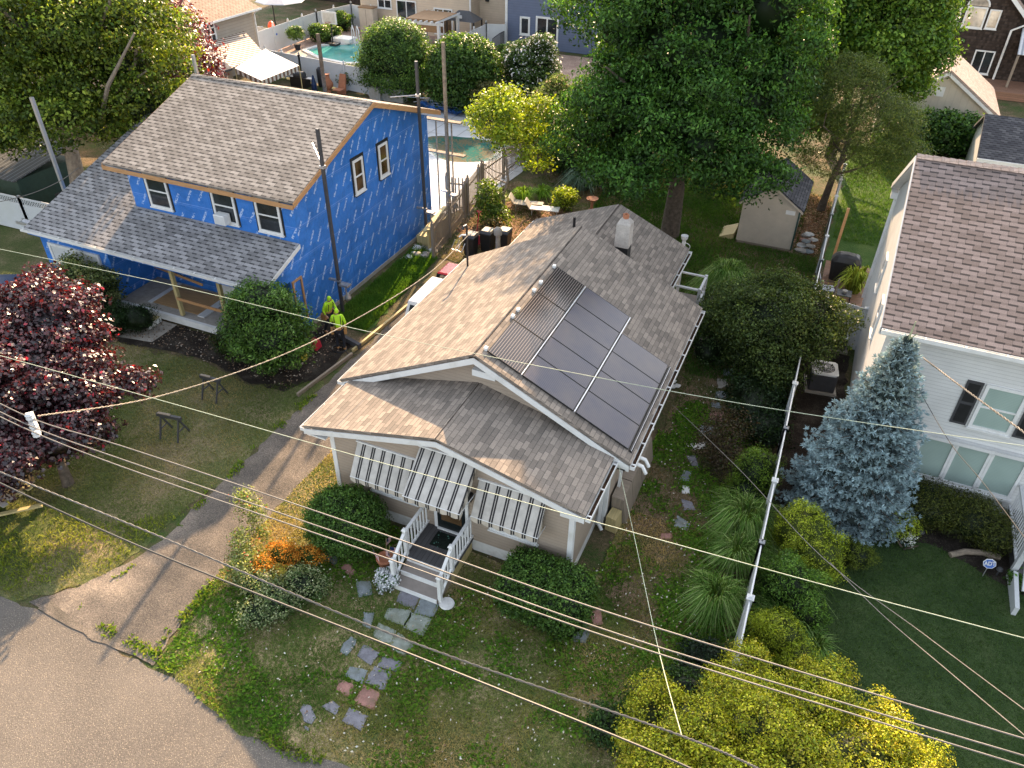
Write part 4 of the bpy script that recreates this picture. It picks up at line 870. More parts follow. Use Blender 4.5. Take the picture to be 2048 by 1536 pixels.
# front porch of the white house at the frame edge
pr = thing('porch_railing', 'white porch railing and lattice at the right edge of the photo', 'railing', (8.0, 19.5, 0), 0)
MB().box(7.36, 12, 18.2, 20.8, .0, .45).build('deck', M['deck_dark'], pr)
r_ = MB(); r_.beam((7.3, 18.35, 1.35), (7.3, 20.8, 1.35), .09, .07); r_.beam((7.3, 18.35, .55), (7.3, 20.8, .55), .07, .06); r_.beam((7.3, 18.35, 1.35), (12, 18.35, 1.35), .09, .07); r_.beam((7.3, 17.2, .75), (7.3, 18.35, 1.35), .09, .07); r_.build('rail', M['vinyl'], pr)
b_ = MB()
for i in range(15): b_.box(7.285, 7.315, 18.5+i*.15, 18.53+i*.15, .58, 1.32)
for i in range(10): b_.box(7.5+i*.3, 7.53+i*.3, 18.335, 18.365, .5, 1.32)
b_.build('baluster', M['vinyl'], pr)
MB().box(7.23, 7.37, 18.28, 18.42, .0, 1.5).build('post', M['vinyl'], pr)
MB().hexa([(7.25, 17.0, 0), (7.36, 17.0, 0), (7.36, 18.2, 0), (7.25, 18.2, 0)], [(7.25, 17.0, .3), (7.36, 17.0, .3), (7.36, 18.2, .45), (7.25, 18.2, .45)]).build('stringer', M['vinyl'], pr)
# ------------------------------------------------------------------ fences
def vinyl_fence(name, label, pts, h, post_every=2.4, cap=True, lattice=False, grp=None, m='vinyl', picket_cap=False, posts=None):
    t = thing(name, label, 'fence', tuple(pts[0])[:2]+(0,), 0, grp)
    for a, b in zip(pts[:-1], pts[1:]):
        a = Vector((a[0], a[1], 0)); b = Vector((b[0], b[1], 0)); L_ = (b-a).length; n = max(1, round(L_/post_every)); d = (b-a)/L_
        for i in range(n):
            p, q = a+d*(L_*i/n), a+d*(L_*(i+1)/n); top = h-(.38 if lattice else 0); mb = MB()
            mb.beam(p+Vector((0, 0, (top+.08)/2)), q+Vector((0, 0, (top+.08)/2)), .03, top-.1)
            mb.beam(p+Vector((0, 0, top)), q+Vector((0, 0, top)), .04, .11); mb.beam(p+Vector((0, 0, .14)), q+Vector((0, 0, .14)), .055, .12)
            pn = mb.build('panel', M[m], t)
            if lattice:
                lt = MB(); lt.beam(p+Vector((0, 0, h)), q+Vector((0, 0, h)), .055, .07); k = int(L_/n/.14)
                for j in range(k):
                    u0 = p+(q-p)*(j/k); u1 = p+(q-p)*(min(k, j+2)/k)
                    lt.beam(u0+Vector((0, 0, top+.05)), u1+Vector((0, 0, h-.03)), .012, .03); lt.beam(u1+Vector((0, 0, top+.05)), u0+Vector((0, 0, h-.03)), .012, .03)
                lt.build('lattice', M[m], pn)
        for i in range(n+1):
            p = a+d*(L_*i/n); po = MB().box(p.x-.065, p.x+.065, p.y-.065, p.y+.065, 0, h+.08).build('post', M[m], t)
            c = MB(); c.box(p.x-.09, p.x+.09, p.y-.09, p.y+.09, h+.082, h+.11)
            if picket_cap: c.lathe([(.04, .03), (.085, .1), (.07, .18), (.01, .27)], (p.x, p.y, h+.08), 8)
            else: c.hexa([(p.x-.075, p.y-.075, h+.11), (p.x+.075, p.y-.075, h+.11), (p.x+.075, p.y+.075, h+.11), (p.x-.075, p.y+.075, h+.11)], [(p.x-.02, p.y-.02, h+.15), (p.x+.02, p.y-.02, h+.15), (p.x+.02, p.y+.02, h+.15), (p.x-.02, p.y+.02, h+.15)])
            c.build('post_cap', M[m], po)
    return t
vinyl_fence('vinyl_fence', 'long white vinyl fence between the cottage yard and the white house', [(.76, 11.2), (.70, 15.0), (.64, 20.0), (.56, 25.0), (.5, 32.0), (.45, 37.0), (.5, 44.0)], 1.78)
vinyl_fence('fence_gate', 'short white vinyl gate panel between the long fence and the white house wall', [(.62, 29.0), (2.5, 28.6)], 1.78)
vinyl_fence('lattice_fence', 'white fence with lattice top left of the wrapped house', [(-40.5, 22.3), (-35.2, 22.4), (-30.2, 22.6)], 1.85, lattice=True)
vinyl_fence('pool_fence', 'white vinyl fence in front of the far backyard pool', [at(530, 100, 1.8), at(598, 113, 1.8), at(735, 140, 1.8)], 1.8, 2.0, picket_cap=True)
vinyl_fence('back_fence', 'white vinyl fence rising to the left behind the far pool', [at(515, 68, 1.8), at(632, 28, 1.8), at(702, 12, 1.8), at(742, 19, 1.8)], 1.9, 2.2, picket_cap=True)
vinyl_fence('divider_fence', 'white vinyl fence between the beige and slate blue houses', [at(868, 100, 1.8), at(972, 49, 1.8), at(1012, 50, 1.8)], 1.8, 2.2, picket_cap=True)
def picket_fence(label, a, b, h=1.75, wav=.0, m='grey_wood', name='picket_fence', swoop=.0):
    t = thing(name, label, 'fence', tuple(a)[:2]+(0,)); a = Vector(a[:2]+(0,)) if isinstance(a, tuple) else Vector((a.x, a.y, 0)); b = Vector(b[:2]+(0,)) if isinstance(b, tuple) else Vector((b.x, b.y, 0))
    L_ = (b-a).length; d = (b-a)/L_; nr = Vector((-d.y, d.x, 0)); n = int(L_/.165); mb = MB()
    for i in range(n):
        p = a+d*(i+.5)*L_/n; f = (i+.5)/n*2.4 % 1; hh = h+swoop*(abs(f-.5)*2)**2+RNG.uniform(-.02, .02); w_ = .038
        q = [p-d*w_, p+d*w_]; lo = [q[0]+nr*.01, q[0]-nr*.01, q[1]-nr*.01, q[1]+nr*.01]
        mb.hexa([v+Vector((0, 0, .05)) for v in lo], [v+Vector((0, 0, hh)) for v in lo]); e = [v+Vector((0, 0, hh)) for v in lo]; c = p+Vector((0, 0, hh+.09)); mb.hexa(e, [c+nr*.01, c-nr*.01, c-nr*.01+d*.001, c+nr*.01+d*.001])
    mb.build('pickets', M[m], t)
    mb = MB(); mb.beam(a+nr*.03+Vector((0, 0, .35)), b+nr*.03+Vector((0, 0, .35)), .04, .08); mb.beam(a+nr*.03+Vector((0, 0, h-.3)), b+nr*.03+Vector((0, 0, h-.3)), .04, .08); mb.build('rail', M[m], t)
    for i in range(int(L_/2.4)+2):
        p = a+d*min(L_, i*2.4); MB().box(p.x-.06, p.x+.06, p.y-.06, p.y+.06, 0, h+.12).lathe([(.03, 0), (.07, .07), (.01, .17)], (p.x, p.y, h+.11), 8).build('post', M[m], t)
    return t
picket_fence('weathered picket fence running back beside the blue wall and the patio', (-16.15, 28.3), (-17.3, 36.0), 1.7)
picket_fence('short weathered picket gate closing off the patio corner', (-17.95, 33.2), (-16.85, 33.4), 1.9)
picket_fence('dark old wooden fence behind the shrubs past the covered pool', (-17.3, 36.2), (-17.0, 42.0), 1.6)
# ================================================================== FAR HOUSES
def simple_house(name, label, x0, x1, y0, y1, ez, wallm, loc=None, roof=None, roofm=None, axis='x', pz=None, over=.4, cat='house'):
    t = thing(name, label, cat, ((x0+x1)/2, (y0+y1)/2, 0)); mb = MB()
    if axis == 'x':
        ym = (y0+y1)/2; P = [(y0, 0), (y1, 0), (y1, ez), (ym, pz-.15), (y0, ez)]; mb.hexa([(x0, a, b) for a, b in P], [(x1, a, b) for a, b in P])
    else:
        xm = (x0+x1)/2; P = [(x0, 0), (x1, 0), (x1, ez), (xm, pz-.15), (x0, ez)]; mb.hexa([(a, y1, b) for a, b in P], [(a, y0, b) for a, b in P])
    mb.build('wall', M[wallm], t); r_ = MB()
    if axis == 'x':
        k = (pz-ez)/((y1-y0)/2); e = ez-k*over; r_.slab([(x0-over, y0-over, e), (x1+over, y0-over, e), (x1+over, ym, pz), (x0-over, ym, pz)], .12); r_.slab([(x0-over, ym, pz), (x1+over, ym, pz), (x1+over, y1+over, e), (x0-over, y1+over, e)], .12)
        fr = [(x0-over, y0-over, e), (x1+over, y0-over, e)]
        r_.build('roof', M[roofm], t); rake(t, [(fr[0][0], fr[0][1]-.002, e-.02), (fr[1][0], fr[1][1]-.002, e-.02)], .2, .1, name='gutter')
    else:
        k = (pz-ez)/((x1-x0)/2); e = ez-k*over; r_.slab([(x0-over, y0-over, e), (xm, y0-over, pz), (xm, y1+over, pz), (x0-over, y1+over, e)][::-1], .12); r_.slab([(xm, y0-over, pz), (x1+over, y0-over, e), (x1+over, y1+over, e), (xm, y1+over, pz)][::-1], .12)
        r_.build('roof', M[roofm], t); rake(t, [(x0-over, y0-over-.002, e-.02), (xm, y0-over-.002, pz-.02), (x1+over, y0-over-.002, e-.02)], .2, .04)
    return t
h = simple_house('beige_house', 'beige sided house behind the pergola and pool patio', -44.6, -33.2, 67, 78, 6.2, 'siding_beige', roofm='shingle_red', pz=9)
MB().box(-33.18, -29.8, 69, 78, 0, 6.2).build('wing_wall', M['siding_beige'], h)
for x, z, w_, hh, pn in ((-42.7, 1.9, 1.5, 1.5, 'glass'), (-40.7, .9, 2.1, 1.9, 'glass'), (-36.8, .25, 1.9, 2.2, 'glass_warm'), (-36.5, 4.2, 1.2, 1.4, 'glass')): window(h, (x, 66.995, z), X_, -Y_, w_, hh, pane=pn, bars=(1, 1 if hh < 1.6 else 0), fw=.11)
downspout(h, [(-33.1, 66.95, 6), (-33.1, 66.95, .3)], r=.06); MB().box(-32.5, -32.2, 68.8, 68.99, 3.0, 3.5).build('wall_lamp', M['black'], h)
h = simple_house('slate_blue_house', 'slate blue sided house at the top centre of the photo', -29.7, -18.5, 67, 78, 6.2, 'siding_slate', roofm='shingle_dark', pz=9)
window(h, (-28.3, 66.995, 1.0), X_, -Y_, .95, 1.5, fw=.16, bars=(0, 0)); window(h, (-26.8, 66.995, .15), X_, -Y_, 2.1, 2.5, fw=.16, bars=(1, 0), pane='glass'); window(h, (-24, 66.995, 3.8), X_, -Y_, 1.2, 1.5, fw=.14)
MB().box(-29.72, -29.5, 66.96, 67.0, 0, 6.1).build('corner_trim', M['white'], h)
h = simple_house('brown_house', 'brown stucco house beyond the white fence at the top edge', -60, -48, 76, 88, 6, 'cedar', roofm='shingle_red', pz=9)
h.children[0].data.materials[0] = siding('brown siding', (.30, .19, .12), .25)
for x in (-59, -56.5, -51.5): window(h, (x, 75.995, .8), X_, -Y_, 1.3, 2.3, fw=.14, bars=(1, 2))
# tan house upper left: long wall faces the camera side, annex with awning before it
h = thing('taupe_house', 'taupe sided house with brown roof behind the big left tree', 'house', (-50, 47, 0))
mb = MB(); P = [(-56, 0), (-44.6, 0), (-44.6, 4.35), (-50.3, 6.6), (-56, 4.35)]; mb.hexa([(a, 52.0, b) for a, b in P], [(a, 38.0, b) for a, b in P]); mb.build('wall', M['siding_taupe'], h)
mb = MB(); mb.slab([(-44.1, 37.6, 4.3), (-44.1, 52.3, 4.3), (-50.3, 52.3, 6.9), (-50.3, 37.6, 6.9)], .12); mb.slab([(-50.3, 37.6, 6.9), (-50.3, 52.3, 6.9), (-56.5, 52.3, 4.3), (-56.5, 37.6, 4.3)], .12); mb.build('roof', M['shingle_red'], h)
gutter(h, -44.08, 37.6, 52.3, 4.3, hanger=False); window(h, (-44.59, 46.4, 2.75), Y_, X_, 1.1, 1.6, fw=.14, bars=(1, 2)); downspout(h, [(-44.2, 52.2, 4.2), (-44.5, 51.9, 3.9), (-44.5, 51.9, .3)], r=.06)
mb = MB(); mb.box(-44.59, -39.9, 38.0, 43.3, 0, 2.5); mb.build('annex_wall', M['siding_taupe'], h)
mb = MB(); mb.slab([(-44.55, 37.7, 3.5), (-39.4, 37.7, 2.7), (-38.9, 42.3, 2.7), (-41.0, 43.6, 2.9), (-44.55, 43.6, 3.5)], .12); mb.build('annex_roof', M['shingle_dark'], h)
aw = MB().slab([(-44.5, 44.0, 2.9), (-39.3, 42.2, 2.55), (-39.9, 46.9, 2.55), (-44.5, 50.5, 2.9)], .03).build('lean_to_awning', M['awning_brown'], h)
tg = thing('retractable_awning', 'large white retractable awning over a patio behind the wrapped house', 'awning', (-37, 43.5, 0))
A_ = [at(470, 136, 2.85), at(523, 161, 2.35), at(598, 131, 2.35), at(530, 98, 2.85)]; MB().slab(A_, .03).build('canopy', M['canvas_white'], tg)
mb = MB()
for a, b in ((A_[1], A_[2]), (A_[0], A_[1])):
    n = 16
    for i in range(n): p, q = a.lerp(b, i/n), a.lerp(b, (i+1)/n); mb.poly([p, p-Vector((0, 0, .3)), p.lerp(q, .5)-Vector((0, 0, .38)), q-Vector((0, 0, .3)), q])
mb.build('valance', M['awning_brown'], tg)
mb = MB()
for p in A_[:3]: mb.tube([(p.x, p.y, 0), tuple(p-Vector((0, 0, .05)))], .035, 6)
mb.build('support_legs', M['pine'], tg)
# brown shingled house top right
h = thing('dark_shingled_house', 'dark brown shingled house with arched window at the top right', 'house', (9, 78, 0))
mb = MB(); P = [(2.5, 0), (15.5, 0), (15.5, 4.6), (9.0, 9.5), (2.5, 4.6)]; mb.hexa([(a, 84, b) for a, b in P], [(a, 72, b) for a, b in P]); mb.build('wall', M['cedar'], h)
mb = MB(); mb.slab([(2.0, 71.5, 4.4), (6.9, 71.5, 8.1), (6.9, 84.4, 8.1), (2.0, 84.4, 4.4)][::-1], .14); mb.build('roof', M['shingle_pink'], h)
mb = MB(); mb.slab([(8.4, 71.5, 6.9), (10.6, 71.5, 4.9), (13, 71.5, 3.0), (13, 84, 3.0), (8.4, 84, 6.9)][::-1], .14); mb.build('roof', M['shingle_pink'], h)
rake(h, [(8.4, 71.49, 6.9), (10.6, 71.49, 4.9)], .35, .05)
window(h, (6.2, 71.99, 3.95), X_, -Y_, 1.45, 1.5, fw=.12, bars=(0, 0), pane='glass_painted_sky'); window(h, (8.0-.2, 71.99, 4.0), X_, -Y_, .8, 1.35, fw=.1, bars=(0, 0), pane='glass_painted_sky'); window(h, (5.0, 71.99, 4.0), X_, -Y_, .95, 1.3, fw=.1, bars=(0, 0), pane='glass_painted_sky')
mb = MB(); arc = [(6.2+.725-.725*math.cos(math.pi*i/10), 71.93, 5.5+.6*math.sin(math.pi*i/10)) for i in range(11)]; mb.tube(arc, .07, 6); arw = mb.build('arched_window', M['white'], h)
MB().poly([(p[0], 71.96, p[2]) for p in arc][::-1]).build('pane', M['glass_painted_sky'], arw)
window(h, (7.75, 71.99, .8), X_, -Y_, 1.4, 1.7, fw=.1, bars=(1, 0)); downspout(h, [(10.4, 71.5, 4.6), (9.6, 71.7, 4.1), (9.6, 71.8, .5), (9.2, 71.5, .3)], r=.07)
mb = MB(); mb.slab([(10.3, 69.8, 2.9), (15, 69.8, 2.9), (15, 71.9, 4.3), (10.3, 71.9, 4.3)], .05); pa = mb.build('porch_awning', M['awning_grey'], h)
MB().beam((10.4, 69.9, 0), (10.4, 69.9, 2.8), .16).build('post', M['grey_wood'], h)
MB().box(8.5, 16, 68.3, 71.95, .0, .55).build('deck', M['deck_red'], h)
# beige garage with gable, white outbuilding
h = simple_house('garage', 'weathered beige garage with tan roof and gable vent', 1.7, 8.1, 54.6, 61.0, 2.55, 'siding_cream', roofm='shingle_pink', axis='y', pz=4.7, over=.25, cat='garage')
v_ = MB(); obox(v_, (4.5, 54.59, 3.2), X_, -Y_, 0, .5, 0, .55, 0, .05); v_.build('gable_vent', M['white'], h)
h = simple_house('outbuilding', 'white outbuilding with dark roof behind the white house ridge', 7.0, 13.5, 46.5, 51.6, 2.6, 'siding_white', roofm='shingle_brown', axis='x', pz=4.0, over=.2, cat='outbuilding')
h.children[1].data.materials[0] = M['shingle_dark']
# pale house far left behind the tree
h = simple_house('pale_house', 'pale sided house behind the trunk of the big left tree', -56, -41.5, 20, 30.5, 3.6, 'siding_cream', roofm='shingle_dark', axis='y', pz=5.5)
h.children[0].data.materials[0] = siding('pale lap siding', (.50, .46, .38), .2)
# distant backdrop houses above/behind, mostly hidden by trees
# ------------------------------------------------------------------ shed under the big tree
h = thing('garden_shed', 'cream garden shed with dark roof under the big tree', 'shed', (-2.2, 38, 0))
mb = MB(); P = [(-3.55, .12), (-.95, .12), (-.95, 2.15), (-2.25, 3.0), (-3.55, 2.15)]; mb.hexa([(a, 39.9, b) for a, b in P], [(a, 36.15, b) for a, b in P]); mb.build('wall', M['cream'], h)
mb = MB(); mb.slab([(-3.72, 36.05, 2.1), (-2.25, 36.05, 3.1), (-2.25, 40.0, 3.1), (-3.72, 40.0, 2.1)][::-1], .06); mb.slab([(-2.25, 36.05, 3.1), (-.78, 36.05, 2.1), (-.78, 40.0, 2.1), (-2.25, 40.0, 3.1)][::-1], .06); mb.build('roof', M['shingle_dark'], h)
rake(h, [(-3.72, 36.048, 2.08), (-2.25, 36.048, 3.08), (-.78, 36.048, 2.08)], .1, m='cream'); mb = MB(); mb.box(-.97, -.90, 36.1, 36.148, .1, 2.1); mb.build('corner_trim', plain('dark green trim', (.02, .06, .05), .6), h)
v_ = MB(); obox(v_, (-1.55, 36.148, 1.85), X_, -Y_, 0, .42, 0, .2, 0, .03); v_.build('vent', M['white'], h)
mb = MB(); mb.box(-3.5, -1.0, 36.2, 36.4, -.02, .118); mb.build('skid', M['grey_wood'], h)
tag(MB().hexa([(-4.4, 36.3, 0), (-3.7, 36.3, 0), (-3.7, 37.6, 0), (-4.4, 37.6, 0)], [(-4.4, 36.3, .05), (-3.7, 36.3, .35), (-3.7, 37.6, .35), (-4.4, 37.6, .05)]).build('shed_ramp', M['pine'], None, (-4, 37, 0)), 'small wooden ramp at the left side of the cream shed', 'ramp')
rr = random.Random(5)
def rock(name, label, x, y, z, r, m, group=None, flat=.5, cat='stone'):
    mb = MB(); n = 8; base = []
    for i in range(5):
        ph = math.pi*i/4; ring = []
        for k in range(n): a = k*math.tau/n; q = r*(math.sin(ph)*rr.uniform(.8, 1.2)+.02); ring.append((x+q*math.cos(a), y+q*math.sin(a)*rr.uniform(.8, 1.), z+r*flat*(1-math.cos(ph))*.9))
        base.append(ring)
    s = len(mb.v); mb.v += [p for rg in base for p in rg]
    for i in range(4):
        for k in range(n): k2 = (k+1) % n; mb.f.append((i*n+k, i*n+k2, (i+1)*n+k2, (i+1)*n+k))
    mb.f.append(tuple(range(n))[::-1]); mb.f.append(tuple(4*n+k for k in range(n)))
    o = mb.build(name, M[m], None, (x, y, z)); return tag(o, label, cat, group)
for i, (dx, dy, dz, r) in enumerate(((-.45, 36.4, 0, .3), (-.15, 36.5, 0, .26), (-.5, 37.0, 0, .28), (-.1, 37.1, 0, .25), (-.4, 37.6, 0, .3), (-.05, 37.9, 0, .24), (-.45, 38.2, 0, .28), (-.35, 37.0, .25, .24), (-.3, 37.8, .27, .26), (-.15, 36.7, .22, .2))):
    rock('flagstone', 'rough pale flagstone in the heap beside the cream shed', dx, dy, dz, r, ('concrete', 'bluestone', 'foundation', 'redstone')[i % 3 if i != 4 else 3], 'flagstones heaped beside the shed', .28)
# ================================================================== STEPPING STONES
STONES = []
def stone(poly, m, label, z=.016):
    P = [at(*q) for q in poly]; c = sum(P, Vector())/len(P); P = [c+(p-c)*1.10 for p in P]; STONES.append([(p.x, p.y) for p in P])
    pts = ragged([(p.x, p.y) for p in P], .012, .12, int(poly[0][0])); A = sum(pts[i][0]*pts[(i+1) % len(pts)][1]-pts[(i+1) % len(pts)][0]*pts[i][1] for i in range(len(pts)))
    if A < 0: pts = pts[::-1]
    o = MB().prism(pts, -.12, z).build('stepping_stone', M[m], None, (c.x, c.y, 0), bevel=.006); return tag(o, label, 'stepping stone', 'stepping stones in the grass')
S_ = lambda *a: [(580+x/2.267, 1060+y/2.267) for x, y in a]
for poly, m, lb in (
    (S_((487,322),(505,280),(585,298),(560,358)), 'bluestone_purple', 'dark blue grey slab right below the bottom stoop step'),
    (S_((568,375),(600,310),(678,330),(640,400)), 'bluestone', 'grey slab beside the round stone at the stoop foot'),
    (S_((432,398),(450,358),(545,365),(545,395),(518,436)), 'bluestone_green', 'greenish slab in front of the dark slab below the stoop'),
    (S_((518,440),(548,378),(640,402),(600,476)), 'bluestone_green', 'large greenish slab, second from the stoop on the right side'),
    (S_((380,480),(405,424),(478,458),(450,524)), 'bluestone_green', 'buff green slab left of the pale green diamond slab'),
    (S_((450,530),(492,470),(560,520),(520,570)), 'bluestone_green', 'pale green diamond shaped slab in the middle of the path'),
    (S_((310,570),(335,525),(405,560),(365,610)), 'bluestone_purple', 'purplish slab left of two grey slabs in the path'),
    (S_((400,615),(425,577),(505,600),(490,645)), 'bluestone_purple', 'grey slab right of the purplish slab in the path'),
    (S_((343,690),(385,622),(458,650),(428,722)), 'bluestone_purple', 'large cracked blue grey slab above the red slab'),
    (S_((252,660),(275,622),(348,640),(325,697)), 'bluestone', 'half overgrown grey slab left of the large blue grey slab'),
    (S_((212,725),(225,683),(288,700),(270,757)), 'redstone', 'small red slab with a white scratch'),
    (S_((295,785),(335,705),(405,740),(380,812)), 'redstone', 'large red slab in the path'),
    (S_((148,800),(195,777),(225,800),(205,840)), 'bluestone_purple', 'heart shaped slate slab near the road'),
    (S_((48,820),(62,795),(95,800),(115,850),(95,877),(65,865)), 'bluestone_purple', 'oval slate slab nearest the road corner'),
    (S_((242,865),(272,810),(350,845),(320,907)), 'bluestone_purple', 'square slate slab at the road end of the path'),
    (S_((62,893),(72,888),(88,900),(80,912)), 'bluestone_purple', 'tiny slate piece in the grass at the road edge'),
    (S_((230,550),(245,515),(275,488),(298,500),(280,540),(258,567)), 'bluestone', 'narrow pale stone left of the path in the clover'),
    (S_((330,430),(335,375),(380,378),(365,445)), 'bluestone', 'blue stone half hidden in grass above the narrow pale stone'),
    (S_((302,235),(360,235),(370,290),(312,303)), 'bluestone', 'pale grey stone left of the white flowers'),
    (S_((142,118),(165,95),(225,130),(200,158)), 'bluestone', 'blue stone beside the round hedge left of the stoop'),
    (S_((232,170),(260,150),(298,190),(272,217)), 'redstone', 'dark red stone between the hedge and the flag pot')):
    stone(poly, m, lb)
T_ = lambda *a: [(1300+x*.4618, 640+y*.4618) for x, y in a]
side = [((350,180),(380,180),(383,197),(352,198)), ((320,212),(360,214),(355,243),(318,240)), ((292,257),(330,258),(334,290),(294,293)), ((288,310),(335,312),(335,340),(286,336)), ((265,360),(300,360),(308,382),(266,376)), ((260,405),(318,402),(312,438),(262,436)), ((212,457),(280,460),(275,498),(215,500)), ((178,535),(240,530),(240,556),(190,562)), ((160,592),(195,590),(212,640),(185,635)), ((150,655),(180,658),(165,702),(130,692)), ((140,718),(172,722),(170,752),(142,750)), ((138,778),(180,790),(195,822),(148,822)), ((120,850),(172,880),(160,912),(105,895)), ((50,925),(95,925),(90,950),(45,948)), ((340,10),(360,8),(372,25),(345,25)), ((372,62),(388,62),(386,74),(374,72))]
nm = ['uppermost grey one below the bush', 'second below the bush', 'sunlit buff one', 'grey one just above the pale wire', 'grey green one just below the pale wire', 'red one', 'large pale one beside the brown twiggy shrub', 'bluish one left of the brown shrub', 'pale one with a pointed end', 'pale narrow one turned sideways', 'small bluish one', 'mottled pink grey one', 'largest pale one nearest the street', 'red one at the street end of the line', 'small one hidden at the bush foot', 'tiny one beside the bush']
for i, q in enumerate(side): stone(T_(*q), 'redstone' if i in (5, 13) else ('concrete' if i == 2 else ('bluestone', 'foundation', 'bluestone_purple')[i % 3 if i % 3 != 1 or i > 6 else 0]), 'stone in the side yard line, %s' % nm[i])
for i, (x, y) in enumerate(((100, 270), (118, 290), (98, 292), (88, 264))): a = T_((x, y))[0]; g = at(*a); rock('rock', 'small white rock by the right downspout of the cottage', g.x, g.y, 0, .13, 'foundation', 'white rocks by the cottage downspout')
for i, (x, y) in enumerate(((428, 465), (412, 478), (405, 490), (398, 505))): a = T_((x, y))[0]; g = at(*a); rock('rock', 'small buff rock in a short row right of the side path', g.x, g.y, 0, .12, 'concrete', 'row of small rocks by the side path', .3)
stone([(1145,1262),(1165,1245),(1180,1262),(1170,1285),(1148,1282)], 'bluestone', 'oval blue stone below the right hedge'); stone([(1176,1222),(1200,1215),(1205,1248),(1188,1250)], 'redstone', 'red stone at the lower right corner of the right hedge')
# ================================================================== WIRES
def wire(label, pts, r=.012, m='black', name='utility_wire', n=10, grp=None, cat='wire', twist=0):
    P = [at(*q) for q in pts]; out = []
    for i in range(len(P)-1):
        p0 = P[max(0, i-1)]; p1 = P[i]; p2 = P[i+1]; p3 = P[min(len(P)-1, i+2)]
        for k in range(n):
            t = k/n; out.append(.5*((2*p1)+(p2-p0)*t+(2*p0-5*p1+4*p2-p3)*t*t+(3*p1-p0-3*p2+p3)*t**3))
    out.append(P[-1]); mb = MB(); 
    if twist:
        d = []; TW = max(8, int((out[0]-out[-1]).length/len(out)/.07))
        for a, b in zip(out[:-1], out[1:]):
            for k in range(TW): d.append(a.lerp(b, k/TW))
        for ph in (0, math.pi): mb.tube([q+Vector((.5*math.cos(i*1.1+ph), .35*math.sin(i*1.1+ph), math.sin(i*1.1+ph)))*r*.9 for i, q in enumerate(d)], r*.8, 5, cap=False)
    else: mb.tube(out, r, 6)
    o = mb.build(name, M[m], None, tuple(P[0]), smooth=True); return tag(o, label, cat, grp)
M['rope'] = plain('pale green cable', (.38, .43, .32), .6, .1, 4); M['cable_tan'] = plain('tan cable', (.36, .30, .23), .6, .2, 5); M['cable'] = plain('weathered cable', (.16, .145, .13), .6, .2, 5); M['cable_dark'] = plain('black cable', (.035, .033, .03), .5, .2, 5)
wire('pale cable passing over the driveway and the cottage ridge, upper of two', [(-40, 490, 8.2), (330, 567, 7.9), (700, 655, 7.8), (1040, 725, 7.8), (1500, 810, 8.0), (2090, 898, 8.4)], .0065, 'rope')
wire('pale cable passing over the striped awnings, lower of two', [(-40, 700, 8.2), (330, 803, 7.9), (700, 908, 7.8), (1260, 1063, 7.9), (1700, 1184, 8.1), (2090, 1287, 8.3)], .0065, 'rope')
wire('thick twisted grey cable across the bottom left, upper of the pair', [(-60, 920, 8.0), (300, 1065, 7.8), (800, 1275, 7.7), (1365, 1472, 7.8), (1560, 1560, 7.9)], .011, 'cable', twist=1)
wire('thick black cable just below the twisted grey cable', [(-60, 938, 7.8), (280, 1093, 7.6), (800, 1300, 7.5), (1250, 1480, 7.6), (1430, 1560, 7.6)], .015, 'cable_dark')
for i, (a, b, c, d, e) in enumerate(((835, 900, 1062, 1235, 1490), (852, 927, 1092, 1272, 1524), (862, 942, 1108, 1285, 1545))):
    wire('thin wire of the close set of three above the steps, %s' % ('top one', 'middle one', 'lowest one')[i], [(-40, a-48, 8.6), (80, a+8, 8.5), (268, b, 8.5), (760-50*(i > 0), c+(4 if i == 0 else -14), 8.5), (1248, d, 8.5), (2090, e, 8.7)], .010, 'cable')
wire('twisted service cable running from the wire rack to the cottage mast', [(75, 832, 8.2), (320, 792, 6.6), (560, 712, 5.6), (730, 628, 5.0), (860, 545, 4.75), (937, 470, 4.72)], .010, 'cable_tan', twist=1)
wire('thin wire dropping from the cottage right eave to the street cables', [(1238, 935, 2.9), (1270, 1080, 4.2), (1315, 1290, 6.2), (1363, 1470, 7.8)], .0065, 'rope')
wire('service cable running from the white house eave to the right edge', [(1832, 705, 5.4), (1925, 775, 6.1), (2090, 895, 7.6)], .015, 'cable', twist=1)
wire('thin wire crossing the neighbour lawn, upper of two', [(1838, 780, 4.5), (1900, 885, 5.0), (1970, 970, 5.6), (2090, 1130, 6.5)], .008, 'cable_dark')
wire('thin sagging wire from the side yard to the right edge, upper of two', [(1345, 810, 2.0), (1480, 940, 3.5), (1640, 1110, 5.0), (1850, 1270, 6.6), (2090, 1450, 8)], .007, 'cable')
wire('thin sagging wire over the neighbour lawn, lower of two', [(1660, 1125, 5.0), (1760, 1225, 6.), (1900, 1345, 7), (2090, 1505, 8)], .007, 'cable')
wire('wire strung to the scaffold pole left of the garage roof', [(-20, 408, 4.0), (60, 388, 4.0), (120, 362, 4.1), (158, 335, 4.6)], .014, 'cable')
rk = thing('wire_rack', 'white insulator rack clamped on the street wires over the red tree', 'insulator', tuple(at(68, 850, 8.4)))
a, b = at(58, 825, 8.6), at(75, 868, 8.2); MB().beam(a, b, .12, .05).build('bracket', M['vinyl'], rk)
mb = MB()
for f in (.1, .5, .9): p = a.lerp(b, f); mb.lathe([(.03, -.05), (.07, -.02), (.05, .02), (.07, .05), (.03, .08)], tuple(p+Vector((.06, -.05, 0))), 8)
mb.build('insulator', M['vinyl'], rk); 
